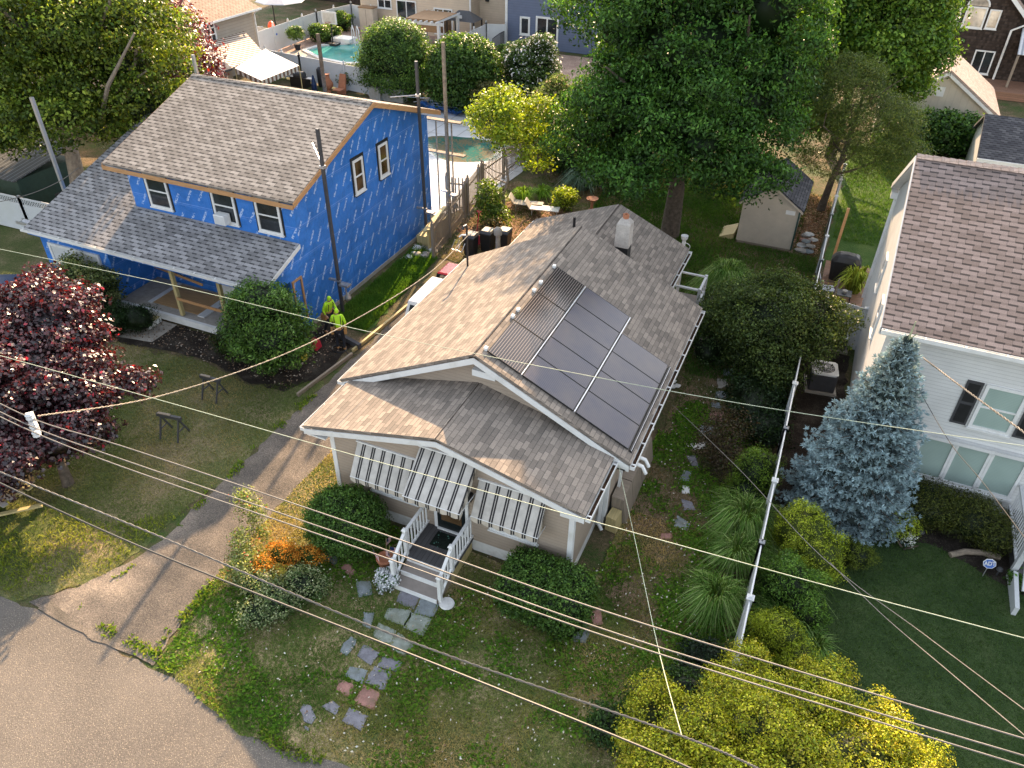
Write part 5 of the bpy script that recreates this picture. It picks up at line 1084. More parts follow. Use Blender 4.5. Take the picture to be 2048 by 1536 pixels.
# ================================================================== VEGETATION
def la(nc, per, cr, leaf, cols, **k): return dict(nclump=nc, per=per, cr=cr, leaf=leaf, cols=cols, **k)
DEEP = [(.03, .085, .018), (.055, .14, .026), (.085, .20, .036), (.14, .28, .05)]
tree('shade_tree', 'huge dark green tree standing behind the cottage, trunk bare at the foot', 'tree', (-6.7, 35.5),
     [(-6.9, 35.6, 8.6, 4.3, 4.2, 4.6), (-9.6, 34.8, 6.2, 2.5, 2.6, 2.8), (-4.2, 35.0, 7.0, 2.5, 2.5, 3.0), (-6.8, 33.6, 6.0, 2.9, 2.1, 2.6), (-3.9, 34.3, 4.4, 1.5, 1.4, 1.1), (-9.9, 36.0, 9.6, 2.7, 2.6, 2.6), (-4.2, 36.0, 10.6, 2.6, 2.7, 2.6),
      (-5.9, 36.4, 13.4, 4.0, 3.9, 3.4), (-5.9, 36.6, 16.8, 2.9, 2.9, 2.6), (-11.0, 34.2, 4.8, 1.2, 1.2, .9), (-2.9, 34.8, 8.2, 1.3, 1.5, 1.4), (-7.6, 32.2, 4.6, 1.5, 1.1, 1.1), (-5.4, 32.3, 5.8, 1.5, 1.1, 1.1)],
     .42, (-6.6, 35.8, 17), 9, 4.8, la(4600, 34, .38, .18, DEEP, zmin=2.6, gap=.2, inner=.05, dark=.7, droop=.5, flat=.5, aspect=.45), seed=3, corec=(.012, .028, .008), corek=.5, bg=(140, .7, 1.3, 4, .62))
tree('back_tree', 'bright green tree behind the far right fence, next to the brown shingled house', 'tree', (-.4, 50.5),
     [(-.2, 50, 7.0, 2.9, 2.8, 2.8), (1.7, 50, 6.0, 2.0, 2.0, 1.9), (-2.9, 50.5, 7.6, 2.4, 2.4, 2.6), (-.2, 50.5, 9.8, 2.9, 2.8, 2.4), (2.0, 51, 8.0, 1.6, 2.0, 1.8)],
     .3, (0, 50.5, 10), 7, 4, la(2300, 26, .42, .22, [(.05, .12, .02), (.09, .18, .025), (.15, .26, .03), (.24, .34, .05)], zmin=2., gap=.2, inner=.2), seed=5, corec=(.012, .026, .008), corek=.6, bg=(60, .6, 1.1, 5))
tree('cedar_tree', 'wispy brownish green cedar leaning over the white fence', 'tree', (-.1, 41.8),
     [(.9, 42.2, 4.6, 2.4, 1.9, 1.6), (2.0, 42.2, 3.1, 2.0, 1.6, 1.2), (-.4, 42.6, 5.8, 1.7, 1.5, 1.8), (.2, 41.8, 3.0, 2.0, 1.4, 1.1), (-.9, 42.4, 4.0, 1.6, 1.4, 1.4)],
     .2, (.6, 42.2, 6.6), 9, 2.6, la(1500, 34, .40, .17, [(.045, .08, .018), (.08, .13, .026), (.14, .19, .04), (.22, .25, .06)], zmin=1.2, gap=.3, inner=.3, aspect=.16, droop=-.1, flat=.35), seed=8, up=.6)
tree('lime_tree', 'small sunlit yellow green tree leaning over the pool patio fence', 'tree', (-14.9, 33.6),
     [(-15.0, 34.3, 5.0, 1.9, 1.8, 1.1), (-13.7, 34.3, 4.3, 1.25, 1.3, 1.0), (-16.1, 34.2, 4.6, 1.1, 1.2, .9), (-14.6, 34.2, 5.6, 1.5, 1.3, .7), (-13.5, 34.0, 3.4, .9, .9, .8)],
     .1, (-15.1, 34.3, 4.7), 8, 1.9, la(560, 18, .26, .15, LIME, zmin=1.5, gap=.28, inner=.2), seed=4, bg=(30, .35, .6, 9), lean=.35, bark='bark_pale')
OAK = [(.05, .10, .015), (.10, .165, .022), (.18, .25, .035), (.30, .35, .05)]
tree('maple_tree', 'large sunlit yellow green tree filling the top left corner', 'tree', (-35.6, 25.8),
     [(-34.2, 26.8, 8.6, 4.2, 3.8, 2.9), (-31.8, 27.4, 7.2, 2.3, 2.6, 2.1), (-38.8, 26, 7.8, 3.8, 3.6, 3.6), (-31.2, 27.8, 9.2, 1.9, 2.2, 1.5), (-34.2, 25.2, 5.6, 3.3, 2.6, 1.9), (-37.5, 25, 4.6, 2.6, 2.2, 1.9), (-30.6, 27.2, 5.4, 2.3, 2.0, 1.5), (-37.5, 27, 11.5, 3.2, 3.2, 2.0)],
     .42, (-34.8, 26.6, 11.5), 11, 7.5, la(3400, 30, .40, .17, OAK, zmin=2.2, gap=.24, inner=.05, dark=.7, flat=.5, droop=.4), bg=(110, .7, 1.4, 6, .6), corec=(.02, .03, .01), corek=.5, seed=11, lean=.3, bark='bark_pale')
tree('copper_tree', 'dark red leaved tree behind the large yellow green tree', 'tree', (-38, 36), [(-38.5, 36, 5.0, 3.0, 2.8, 3.0), (-36.5, 35.5, 4.0, 2.0, 2, 2.0)], .25, (-38, 36, 8), 5, 3,
     la(600, 20, .5, .22, [(.05, .014, .012), (.09, .02, .016), (.11, .03, .02), (.2, .06, .04)], zmin=1, gap=.1), 'leaf_red', seed=2, corec=(.01, .008, .006), corek=.6)
REDS = [(.018, .010, .015), (.034, .014, .019), (.06, .019, .024), (.12, .03, .032)]
tree('red_maple', 'purple red leaved maple at the left edge over the lawn', 'tree', (-19.4, 10.4),
     [(-20.6, 11.4, 3.3, 2.0, 2.0, 1.2), (-22.0, 12.6, 3.5, 2.0, 1.8, 1.1), (-18.9, 11.9, 2.9, 1.0, 1.1, .7), (-18.6, 10.3, 2.3, 1.0, 1.0, .7), (-19.3, 9.4, 2.2, 1.3, 1.2, .9), (-21.6, 10.6, 2.6, 2.0, 1.8, 1.2), (-23.6, 13.8, 3.4, 1.6, 1.5, .9), (-18.2, 13.0, 2.5, .55, .6, .45), (-21.0, 12.9, 4.2, 1.3, 1.3, .7)],
     .16, (-20.3, 11.3, 4.0), 9, 2.2, la(2600, 22, .20, .12, REDS, zmin=.9, gap=.22, inner=.15, dark=.6, aspect=.75, flat=.4, pt=(.015, (.35, .03, .05))), 'leaf_red', seed=6, corec=(.012, .006, .008), corek=.68, bg=(80, .4, .75, 7, .55))
GOLD = [(.15, .22, .015), (.30, .36, .022), (.50, .50, .035), (.66, .57, .09)]
tree('golden_maple', 'golden yellow green leafy tree at the bottom right edge', 'tree', (2.0, 9.0),
     [(1.6, 9.2, 2.2, 1.5, 1.3, 1.0), (3.3, 9.6, 2.1, 1.4, 1.2, .9), (.2, 9.2, 1.8, 1.1, .9, .8), (2.6, 11.4, 1.6, .62, .6, .7), (3.5, 10.6, 1.9, .55, .5, .6), (1.2, 10.7, 1.7, .9, .7, .6), (4.3, 10.2, 1.7, .75, .7, .7), (-.6, 9.4, 1.4, .6, .6, .5), (1.9, 7.9, 2.0, 1.6, 1.2, 1.0), (4.4, 8.9, 1.9, .9, 1.0, .8), (.2, 8.2, 1.7, 1.2, 1.0, .9), (5.0, 9.4, 1.3, .5, .6, .5), (2.4, 10.4, 1.9, .9, .6, .6)],
     .13, (2.1, 9.2, 2.8), 9, 1.8, la(5200, 26, .11, .05, GOLD, zmin=.4, gap=.12, inner=.05, dark=.75, flat=.5), seed=9, corec=(.03, .045, .008), corek=.66, bg=(95, .27, .48, 8, .8))
tree('backdrop_tree', 'dark green tree hidden behind the huge shade tree', 'tree', (-7.5, 48.0), [(-7.5, 48, 6.5, 4.2, 3.4, 3.8), (-3.8, 48.5, 6.0, 3.2, 3, 3.4), (-10.5, 48.5, 5.0, 3, 2.6, 3), (-5, 48, 10, 3.6, 3, 2.6), (-2.2, 47.5, 4.0, 1.8, 2, 2.2)], .35, (-7.5, 48, 10), 6, 4,
     la(1700, 26, .5, .25, DEEP, zmin=.4, gap=.1), seed=12, corec=(.012, .028, .008), corek=.7, bg=(50, .9, 1.6, 3))
# blue spruce
def spruce(bx, by, H, Rm):
    t = thing('blue_spruce', 'tall silvery blue spruce in front of the white house', 'tree', (bx, by, 0)); MB().tube([(bx, by, -.1), (bx, by, H*.6), (bx, by, H-.1)], [.16, .08, .015], 8).build('trunk', M['bark'], t)
    P = []; D = []; Tn = []; br = MB(); z = .35
    while z < H-.25:
        f = z/H; rad = Rm*(1-f)**.82*(1.0+.1*math.sin(z*9)); nb = max(5, int(9+16*(1-f)))
        for k in range(nb):
            a = k*math.tau/nb+z*3.1+RNG.uniform(-.2, .2); L_ = rad*RNG.uniform(.82, 1.12); d = np.array([math.cos(a), math.sin(a), 0]); s = np.array([-d[1], d[0], 0]); rise = -.12+.5*f
            br.tube([(bx, by, z), (bx+d[0]*L_*.95, by+d[1]*L_*.95, z+rise*L_*.9)], [.022, .006], 4, cap=False)
            n = max(2, int(L_/.115))
            for j in range(n):
                u = (j+1)/n; w_ = .42*L_*(1-u)+.05; c0 = np.array([bx, by, z])+d*L_*u+np.array([0, 0, rise*L_*u-.10*L_*math.sin(math.pi*u)])
                if u < .32 and RNG.random() < .6: continue
                for sgn in (-1, 0, 1):
                    for m in range(1 if sgn == 0 else max(1, int(w_/.12))):
                        off = 0 if sgn == 0 else sgn*(m+1)*.115
                        if abs(off) > w_+.05: continue
                        P.append(c0+s*off+d*abs(off)*.5+RNG.normal(0, .025, 3)); dd = d+s*sgn*.8*(off != 0)+np.array([0, 0, .35]); D.append(dd); Tn.append(u)
        z += .135+.10*(1-f)
    br.build('branches', M['bark'], t)
    P = np.array(P); D = unit(np.array(D)); Tn = np.array(Tn); k = 11; n = len(P)
    PP = np.repeat(P, k, 0); DD = unit(np.repeat(D, k, 0)+RNG.normal(0, .55, (n*k, 3))); sz = .125*RNG.uniform(.7, 1.25, (n*k, 1)); nr = unit(np.cross(DD, RNG.normal(0, 1, (n*k, 3)))); wd = .036
    V = np.stack([PP, PP+DD*sz*.5+nr*wd*.5, PP+DD*sz, PP+DD*sz*.5-nr*wd*.5], 1); tt = np.repeat(Tn, k)[:, None]; rn = np.repeat(RNG.uniform(.75, 1.2, (n, 1)), k, 0)
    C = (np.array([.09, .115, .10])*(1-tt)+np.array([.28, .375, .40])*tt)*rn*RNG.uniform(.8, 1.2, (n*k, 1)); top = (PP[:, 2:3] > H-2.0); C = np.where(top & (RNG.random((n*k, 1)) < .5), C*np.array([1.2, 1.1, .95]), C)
    for i in range(10):   # pale leader shoots
        pass
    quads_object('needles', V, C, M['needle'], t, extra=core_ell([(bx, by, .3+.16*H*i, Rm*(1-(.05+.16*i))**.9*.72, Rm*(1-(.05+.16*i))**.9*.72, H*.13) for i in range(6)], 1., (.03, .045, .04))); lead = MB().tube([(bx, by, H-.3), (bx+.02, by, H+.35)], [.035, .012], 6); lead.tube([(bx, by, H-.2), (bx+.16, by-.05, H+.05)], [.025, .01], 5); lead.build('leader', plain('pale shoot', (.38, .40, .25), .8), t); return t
spruce(2.85, 19.3, 6.35, 1.95)
SHRUB = [(.03, .065, .015), (.055, .11, .022), (.085, .16, .03), (.13, .22, .045)]
bush('viburnum', 'rounded shrub with sunlit cream tips in front of the garage door', 'shrub', (-26.6, 18.0), [(-26.8, 18.2, 1.15, 1.35, 1.2, 1.1), (-26.0, 17.8, .9, .95, .9, .85)], la(420, 24, .2, .10, [(.045, .075, .025), (.09, .13, .04), (.15, .19, .07), (.38, .38, .17)], gap=.12))
bush('boxwood', 'dark round shrub left of the porch step', 'shrub', (-24.6, 17.2), [(-24.7, 17.3, .55, .75, .7, .6), (-23.9, 18.0, .55, .7, .6, .55)], la(260, 20, .13, .06, [(.012, .03, .008), (.02, .05, .012), (.04, .08, .02)]))
bush('rhododendron', 'big round glossy green bush right of the porch', 'shrub', (-17.6, 18.3), [(-17.9, 18.6, 1.75, 1.35, 1.25, 1.3), (-17.2, 18.0, 1.35, 1.2, 1.1, 1.2), (-17.6, 18.4, 2.6, .95, .9, .7), (-18.6, 18.3, 1.2, .9, .9, 1.1)], la(900, 22, .2, .13, [(.035, .08, .014), (.06, .13, .022), (.10, .20, .035), (.17, .28, .06)], aspect=.34, zmin=.1))
bush('azalea', 'low dark shrub at the left foot of the big porch bush', 'shrub', (-19.7, 18.2), [(-19.7, 18.25, .45, .6, .55, .5)], la(130, 18, .12, .07, [(.02, .045, .012), (.04, .075, .02), (.09, .05, .025)]))
bush('round_hedge', 'clipped round green hedge left of the front steps', 'hedge', (-10.2, 11.9), [(-10.15, 12.0, .85, 1.12, .95, .82), (-10.15, 12.0, .5, 1.08, .92, .5)], la(1500, 20, .10, .062, [(.04, .09, .018), (.065, .14, .026), (.10, .20, .04), (.17, .28, .06)], inner=.02, spread=1.1, top=.25), corek=.93)
hb = [(-4.85+i*.36, 12.2+j*.35-.02*i, z, .48, .5, .48) for i in range(5) for j in (-1, 0, 1) for z in (.42, .82)]
bush('box_hedge', 'clipped rectangular green hedge right of the front steps', 'hedge', (-4.1, 12.1), hb, la(2600, 20, .10, .065, [(.04, .09, .018), (.065, .14, .028), (.10, .195, .04), (.16, .27, .055)], inner=.02, spread=1.1, top=.25), corek=.93)
bush('crape_myrtle', 'wide airy dark green bush between the cottage and the fence', 'shrub', (-.3, 25.4), [(-.6, 25.7, 2.1, 1.9, 1.7, 1.1), (.6, 26.0, 2.3, 1.2, 1.3, .9), (-1.9, 26.0, 1.7, 1.1, 1.1, .9), (-.4, 25.0, 1.2, 1.5, 1.2, .9), (-.6, 27.0, 2.2, 1.2, 1.0, .8)], la(2200, 20, .20, .09, [(.03, .055, .016), (.055, .09, .024), (.09, .135, .035), (.14, .18, .05)], gap=.2, zmin=.2, inner=.2, spread=1.2), corek=.7)
bush('dark_shrub', 'low dark shrub in the shade under the wide airy bush', 'shrub', (-.3, 22.6), [(-.4, 22.9, .5, 1.0, 1.5, .6), (.0, 21.8, .4, .8, 1.1, .5)], la(420, 18, .2, .09, [(.010, .022, .008), (.018, .04, .012), (.03, .06, .018)]))
bush('viburnum', 'grey green bush at the right rear corner of the cottage', 'shrub', (-2.6, 27.6), [(-2.6, 27.6, .9, 1.0, 1.0, .9), (-1.9, 26.8, .6, .7, .7, .6), (-2.7, 25.4, .5, .6, .8, .5)], la(420, 18, .22, .09, [(.03, .06, .02), (.05, .09, .03), (.08, .13, .045)], gap=.1))
bush('twiggy_shrub', 'brown twiggy shrub beside the side path', 'shrub', (-1.1, 19.8), [(-1.15, 20.0, .95, .75, .95, .85), (-.8, 19.2, .6, .6, .6, .5)], la(360, 14, .26, .07, [(.035, .022, .014), (.06, .04, .022), (.05, .065, .02)], gap=.3, inner=.5), corec=None)
bush('arborvitae', 'light green rounded evergreen just left of the spruce', 'shrub', (.15, 18.6), [(.15, 18.8, .8, .66, .7, .85), (.1, 18.4, .4, .7, .7, .45)], la(420, 20, .12, .07, [(.06, .12, .015), (.11, .19, .02), (.17, .27, .03)], aspect=.3, droop=.3))
YG = [(.13, .19, .014), (.24, .32, .022), (.36, .44, .035), (.48, .53, .06)]
bush('golden_arborvitae', 'large yellow green egg shaped evergreen below the spruce', 'shrub', (2.0, 16.4), [(1.75, 16.7, .95, .8, .75, .8), (2.2, 16.2, .75, .75, .7, .75), (1.7, 16.9, .5, .75, .7, .5)], la(900, 22, .10, .06, YG, aspect=.3, spread=1.1, inner=.04), corec=(.05, .07, .01), corek=.88)
bush('green_arborvitae', 'medium green rounded evergreen between two tall grasses by the fence', 'shrub', (1.75, 14.6), [(1.6, 14.8, .8, .72, .72, .75), (2.1, 14.4, .6, .6, .6, .6)], la(700, 22, .11, .07, [(.04, .10, .015), (.075, .16, .022), (.12, .23, .035), (.18, .32, .05)], aspect=.35, spread=1.1), corek=.85)
bush('feathery_arborvitae', 'soft yellow green evergreen nearest the golden tree', 'shrub', (1.6, 13.2), [(1.6, 13.3, .6, .68, .6, .65), (2.1, 13.0, .45, .5, .5, .45)], la(520, 22, .11, .075, YG, aspect=.2, spread=1.1), corec=(.05, .07, .01), corek=.85)
bush('small_arborvitae', 'small yellow green evergreen tucked at the foot of the spruce', 'shrub', (3.3, 17.0), [(3.3, 17.1, .35, .42, .42, .4)], la(160, 20, .09, .06, [(.06, .09, .01), (.12, .16, .02), (.18, .23, .03)], aspect=.3))
bush('small_arborvitae', 'yellow green sprig of evergreen at the right foot of the spruce', 'shrub', (4.1, 18.6), [(4.3, 18.6, .6, .5, .4, .3)], la(140, 18, .12, .06, YG, aspect=.3), corek=.7)
YEW = [(.025, .032, .008), (.05, .065, .012), (.085, .11, .02), (.14, .15, .03)]
bush('yew_hedge', 'dark olive spreading yew under the four part window', 'hedge', (5.0, 19.7), [(5.0, 19.8, .6, 1.05, .8, .6), (4.4, 20.0, .5, .7, .6, .55)], la(620, 20, .16, .08, YEW, aspect=.25, spread=1.1))
bush('yew_hedge', 'dark olive spreading yew next to the porch railing', 'hedge', (6.4, 19.6), [(6.2, 19.7, .6, .9, .75, .6), (6.8, 19.4, .5, .45, .6, .45)], la(620, 20, .16, .08, YEW, aspect=.25, spread=1.1))
bush('evergreen_hedge', 'dark evergreen hedge in front of the beige garage', 'hedge', (5.0, 52.6), [(3.6, 52.2, 1.3, 1.5, 1.1, 1.3), (5.2, 52.6, 1.4, 1.5, 1.1, 1.4), (6.8, 53.0, 1.3, 1.4, 1.1, 1.3)], la(700, 20, .3, .2, [(.02, .06, .012), (.04, .10, .02), (.07, .16, .03), (.12, .22, .04)]))
HB = [(.04, .085, .018), (.07, .14, .026), (.11, .20, .036), (.2, .3, .06)]
bush('privet_bush', 'tall round hedge bush nearest the far pool, left of two', 'hedge', (-30.9, 49.9), [(-30.9, 50.3, 2.1, 2.75, 2.2, 2.2), (-30.9, 50.2, 3.2, 2.1, 1.8, 1.7), (-30.7, 50.0, 1.0, 2.7, 2.1, 1.0)], la(1500, 22, .3, .2, HB, aspect=.35, inner=.04), corek=.88)
bush('privet_bush', 'tall round hedge bush behind the scaffold pole, right of two', 'hedge', (-25.2, 49.4), [(-25.2, 49.8, 2.1, 2.6, 2.2, 2.2), (-25.2, 49.8, 3.0, 2.0, 1.8, 1.5), (-25.0, 49.6, 1.0, 2.5, 2.1, 1.0)], la(1500, 22, .3, .2, [(.03, .065, .014), (.05, .11, .02), (.085, .16, .03), (.14, .22, .05)], inner=.04), corek=.88)
bush('rose_of_sharon', 'tall shrub covered in white flowers below the slate blue house', 'shrub', (-20.9, 51.3), [(-20.9, 51.6, 2.8, 1.75, 1.5, 1.7), (-20.6, 51.2, 1.6, 1.5, 1.3, 1.4)], la(800, 20, .3, .18, [(.04, .08, .02), (.08, .13, .035), (.13, .18, .06)], gap=.1, pt=(.17, (.75, .72, .70))), 'petal')
bush('tan_shrub', 'dried tan and green shrub left of the white flowered shrub', 'shrub', (-22.4, 48.0), [(-22.4, 48.3, 1.2, 1.1, .9, 1.1), (-21.4, 47.8, .8, .9, .8, .8)], la(360, 18, .25, .15, [(.07, .08, .03), (.15, .15, .06), (.26, .22, .11)]))
bush('flowering_shrub', 'pink tipped shrub at the left side of the huge dark tree', 'shrub', (-15.6, 44.0), [(-15.8, 44.2, 2.3, 1.9, 1.6, 1.7), (-14.0, 43.5, 1.7, 1.4, 1.4, 1.4), (-16.8, 43.2, 1.3, 1.2, 1.2, 1.1)], la(760, 20, .3, .18, [(.05, .09, .02), (.10, .15, .03), (.18, .22, .05), (.3, .3, .12)], gap=.12, pt=(.06, (.62, .42, .36))), 'petal')
bush('dark_shrub', 'dark green shrub mass in the shade behind the lime tree', 'shrub', (-13.0, 40.5), [(-13.0, 40.8, 1.2, 1.5, 1.4, 1.2), (-11.3, 41.0, 1.3, 1.4, 1.4, 1.3), (-14.6, 41.2, 1.1, 1.2, 1.2, 1.1)], la(620, 18, .3, .17, [(.02, .045, .012), (.035, .075, .018), (.06, .11, .03)]))
bush('lime_shrub', 'small bright lime shrub behind the cottage roof near the pipe', 'shrub', (-12.5, 36.0), [(-12.5, 36.1, .6, .5, .5, .6)], la(150, 16, .16, .12, LIME), corec=(.05, .07, .01), corek=.6)
bush('leafy_vine', 'sunlit leafy vine climbing around the small tree trunk', 'vine', (-15.3, 33.0), [(-15.5, 33.2, .9, .6, .7, .9), (-14.9, 32.6, .5, .6, .6, .5), (-15.9, 33.8, 1.3, .4, .4, .6)], la(240, 14, .2, .14, [(.05, .10, .015), (.11, .18, .025), (.2, .28, .04)], gap=.1), corec=None)
bush('fern', 'small shrub with orange tinted leaves by the black bins', 'shrub', (-14.6, 31.6), [(-14.6, 31.7, .4, .5, .5, .4)], la(110, 16, .14, .09, [(.06, .09, .02), (.14, .13, .04), (.24, .12, .05)]), corec=None)
for i, (x, y, w_, h_, q) in enumerate(((640, 84, .95, 1.3, 'left round shrub at the back fence of the far pool'), (662, 78, .8, 1.0, 'middle small shrub at the back fence of the far pool'), (684, 62, .95, 1.4, 'right shrub at the back fence beside the beige cabinet'))):
    g = at(x, y); bush('garden_shrub', q, 'shrub', (g.x, g.y), [(g.x, g.y, h_*.55, w_, w_*.8, h_*.6)], la(230, 16, .2, .16, HB))
g = at(708, 178); bush('garden_shrub', 'loose grey green shrub before the left tall hedge bush', 'shrub', (g.x, g.y), [(g.x, g.y, .8, .75, .6, .8)], la(200, 16, .25, .15, [(.06, .09, .03), (.11, .15, .06), (.17, .2, .09)], gap=.2))
g = at(596, 100); tp = bush('potted_palm', 'potted palm against the white pool fence', 'potted plant', (g.x, g.y), [(g.x, g.y, 1.35, .55, .5, .45)], la(60, 18, .2, .35, HB, aspect=.2), corec=None, stem=False); MB().lathe([(.2, 0), (.28, .45), (.3, .5), (.2, .5)], (g.x, g.y, 0), 12).build('pot', M['navy'], tp)
# tall garden weeds and flowers at the driveway corner
bush('rose_bush', 'leggy pale sunlit shrub leaning over the driveway edge', 'shrub', (-12.1, 10.1), [(-12.2, 10.4, .75, .38, .45, .55), (-12.5, 10.9, 1.15, .35, .3, .3), (-11.9, 9.8, .45, .5, .45, .4), (-12.9, 11.2, 1.35, .25, .2, .16)], la(330, 14, .13, .065, [(.12, .18, .04), (.22, .28, .08), (.40, .42, .22)], gap=.25, pt=(.02, (.5, .1, .06))), corec=None)
bush('variegated_euonymus', 'low spreading bush with cream edged leaves', 'shrub', (-10.7, 9.4), [(-10.55, 9.2, .42, .58, .5, .42), (-11.3, 9.5, .35, .55, .5, .35), (-10.2, 9.9, .38, .5, .45, .38), (-10.8, 8.8, .3, .5, .4, .3)], la(620, 18, .11, .055, [(.03, .07, .02), (.07, .13, .04), (.30, .36, .18), (.52, .54, .34)], dark=.4))
bush('butterfly_weed', 'mass of bright orange flowers behind the cream edged bush', 'flowers', (-11.0, 10.5), [(-11.2, 10.5, .5, .5, .35, .22), (-10.6, 10.75, .5, .45, .3, .2), (-11.5, 9.9, .45, .25, .22, .3)], la(300, 18, .08, .045, [(.42, .14, .015), (.62, .25, .03), (.74, .36, .07)], pt=(.12, (.08, .15, .03))), 'petal', corec=(.03, .05, .01))
g = at(775, 1172); bush('white_impatiens', 'mound of white flowers at the foot of the left step post', 'flowers', (g.x, g.y), [(g.x, g.y+.05, .22, .3, .28, .26)], la(150, 14, .06, .06, [(.70, .72, .76), (.82, .83, .85)], dark=.25, aspect=.9, pt=(.2, (.04, .10, .02))), 'petal', corec=(.03, .07, .015), corek=.8)
bush('dark_shrub', 'dark green shrub at the left edge of the golden tree', 'shrub', (-.7, 10.2), [(-.7, 10.3, .5, .7, .6, .5), (-.1, 10.9, .5, .7, .5, .5), (-1.5, 9.5, .35, .55, .5, .35)], la(420, 18, .13, .07, [(.02, .05, .012), (.04, .09, .02), (.07, .13, .03)]))
bush('low_juniper', 'dark ground hugging shrub at the street end of the white fence', 'shrub', (.2, 12.2), [(.1, 12.3, .22, .6, .4, .22), (-.1, 11.7, .2, .4, .35, .2)], la(180, 16, .12, .06, [(.015, .035, .018), (.03, .055, .03)]))
bush('potted_flowers', 'white flowers in a pot at the right foot of the spruce', 'flowers', (4.6, 18.35), [(4.6, 18.4, .3, .18, .16, .16)], la(60, 10, .07, .05, [(.7, .7, .62), (.8, .8, .75)], pt=(.3, (.05, .1, .02))), 'petal')
bush('hosta', 'small leafy plant by the porch corner of the white house', 'plant', (7.5, 18.2), [(7.5, 18.2, .2, .28, .25, .2)], la(70, 14, .1, .09, [(.04, .10, .015), (.07, .15, .02)]), corec=None)
GR = [(.07, .15, .03), (.11, .21, .045), (.17, .27, .07), (.25, .33, .13)]
for x, y, r_, h_, n, lb in ((.15, 17.0, 1.0, 1.25, 1500, 'large arching grass clump on the cottage side of the fence below the spruce'), (.2, 15.7, .85, 1.0, 1100, 'arching grass clump behind the upper white fence post cap'), (-.05, 13.9, .85, 1.1, 1300, 'arching grass clump on the cottage side near the lower fence post cap'), (1.55, 15.6, .95, .9, 1100, 'dark arching grass spilling under the large yellow evergreen'), (1.6, 13.9, .95, .9, 1100, 'dark arching grass between the green and the soft yellow evergreen'), (-3.1, 30.9, 1.2, 1.5, 2200, 'big isolated grass clump in the shady back yard'), (2.5, 13.6, .6, .6, 500, 'small arching grass at the lawn edge beside the soft yellow evergreen')):
    grass_clump('ornamental_grass', lb, 'ornamental grass', (x, y), r_, h_, n, GR, .014 if y < 20 else .03)
for px_, py_, h_, lb in ((1045, 405, .9, 'sunlit daylily clump left of the lime shrub'), (1085, 392, .6, 'pale grass tuft in the bed behind the patio fence'), (1450, 575, .5, 'bright tuft in the middle of the back yard grass')):
    g = at(px_, py_); grass_clump('daylily', lb, 'plant', (g.x, g.y), .7, h_, 260, [(.09, .19, .02), (.15, .27, .03), (.22, .34, .05)], .04)
grass_clump('blue_grass', 'grey blue fountain grass in front of the huge tree', 'ornamental grass', (-12.6, 39.2), 1.1, 1.3, 900, [(.10, .16, .11), (.16, .22, .17)], .035)
g = at(1730, 590); grass_clump('palm_plant', 'yellow green palm fronds on the neighbour deck', 'potted plant', (2.1, 33.4), .9, 1.3, 160, [(.18, .24, .03), (.3, .34, .06)], .05)
# ------------------------------------------------------------------ grass as countless blades (stuff)
def scatter(poly, n, size, fcol, dens=None, hole=(), mat='blade', name='grass', upright=.7, aspect=.25, z0=.0):
    xs = [p[0] for p in poly]; ys = [p[1] for p in poly]; X = RNG.uniform(min(xs), max(xs), n*3); Y = RNG.uniform(min(ys), max(ys), n*3)
    ok = inpoly(X, Y, poly)
    for h in hole: ok &= ~inpoly(X, Y, h)
    if dens is not None: ok &= RNG.random(len(X)) < dens(X, Y)
    X, Y = X[ok][:n], Y[ok][:n]; m = len(X); s = size*RNG.uniform(.6, 1.5, m); a = RNG.uniform(0, 6.283, m); d = np.stack([np.cos(a), np.sin(a), np.zeros(m)], 1)
    b = np.stack([X, Y, np.full(m, z0)], 1); ln = RNG.normal(0, .45, (m, 2)); tip = b+np.stack([ln[:, 0]*s, ln[:, 1]*s, s*upright], 1); w_ = d*(s*aspect)[:, None]
    V = np.stack([b-w_*.5, b+w_*.5, tip+w_*.3, tip-w_*.3], 1); C = fcol(X, Y)*RNG.uniform(.7, 1.3, (m, 1))
    return V, C
def lerp3(f, *cs):
    C = np.array(cs); f = np.clip(f, 0, .999)*(len(C)-1); i = f.astype(int); t = (f-i)[:, None]; return C[i]*(1-t)+C[np.minimum(i+1, len(C)-1)]*t
holes = [DRIVE, [(-11.25, 13.1), (-3.7, 13.1), (-3.5, 24), (-11.6, 24)], [(-8.2, 11), (-6.6, 11), (-6.6, 13.2), (-8.2, 13.2)]]+[[((p[0]-sum(q[0] for q in s)/len(s))*.8+sum(q[0] for q in s)/len(s), (p[1]-sum(q[1] for q in s)/len(s))*.8+sum(q[1] for q in s)/len(s)) for p in s] for s in STONES]
def fcol_front(X, Y): f = fnoise(X, Y, .45); return lerp3(np.clip((f-.30)*2.3, 0, 1), (.06, .13, .02), (.10, .165, .03), (.21, .20, .065), (.38, .29, .15))
V1, C1 = scatter(LAWN_FRONT, 120000, .055, fcol_front, lambda X, Y: np.clip(1.35-fnoise(X, Y, .8)*1.5, .12, 1), holes)
o = quads_object('front_grass', V1, C1, M['blade']); tag(o, 'patchy weedy grass of the cottage front lawn', 'grass', kind='stuff')
V1, C1 = scatter(LAWN_FRONT, 26000, .075, lambda X, Y: lerp3(RNG.random(len(X)), (.045, .12, .014), (.09, .19, .02), (.15, .25, .03)), lambda X, Y: np.clip((vnoise(X, Y, 1.5)*vnoise(X+9, Y, .7)-.22)*5, 0, 1), holes, upright=.45, aspect=.85)
o = quads_object('clover_weeds', V1, C1, M['blade']); tag(o, 'clumps of bright clover and weeds in the cottage front lawn', 'weeds', kind='stuff')
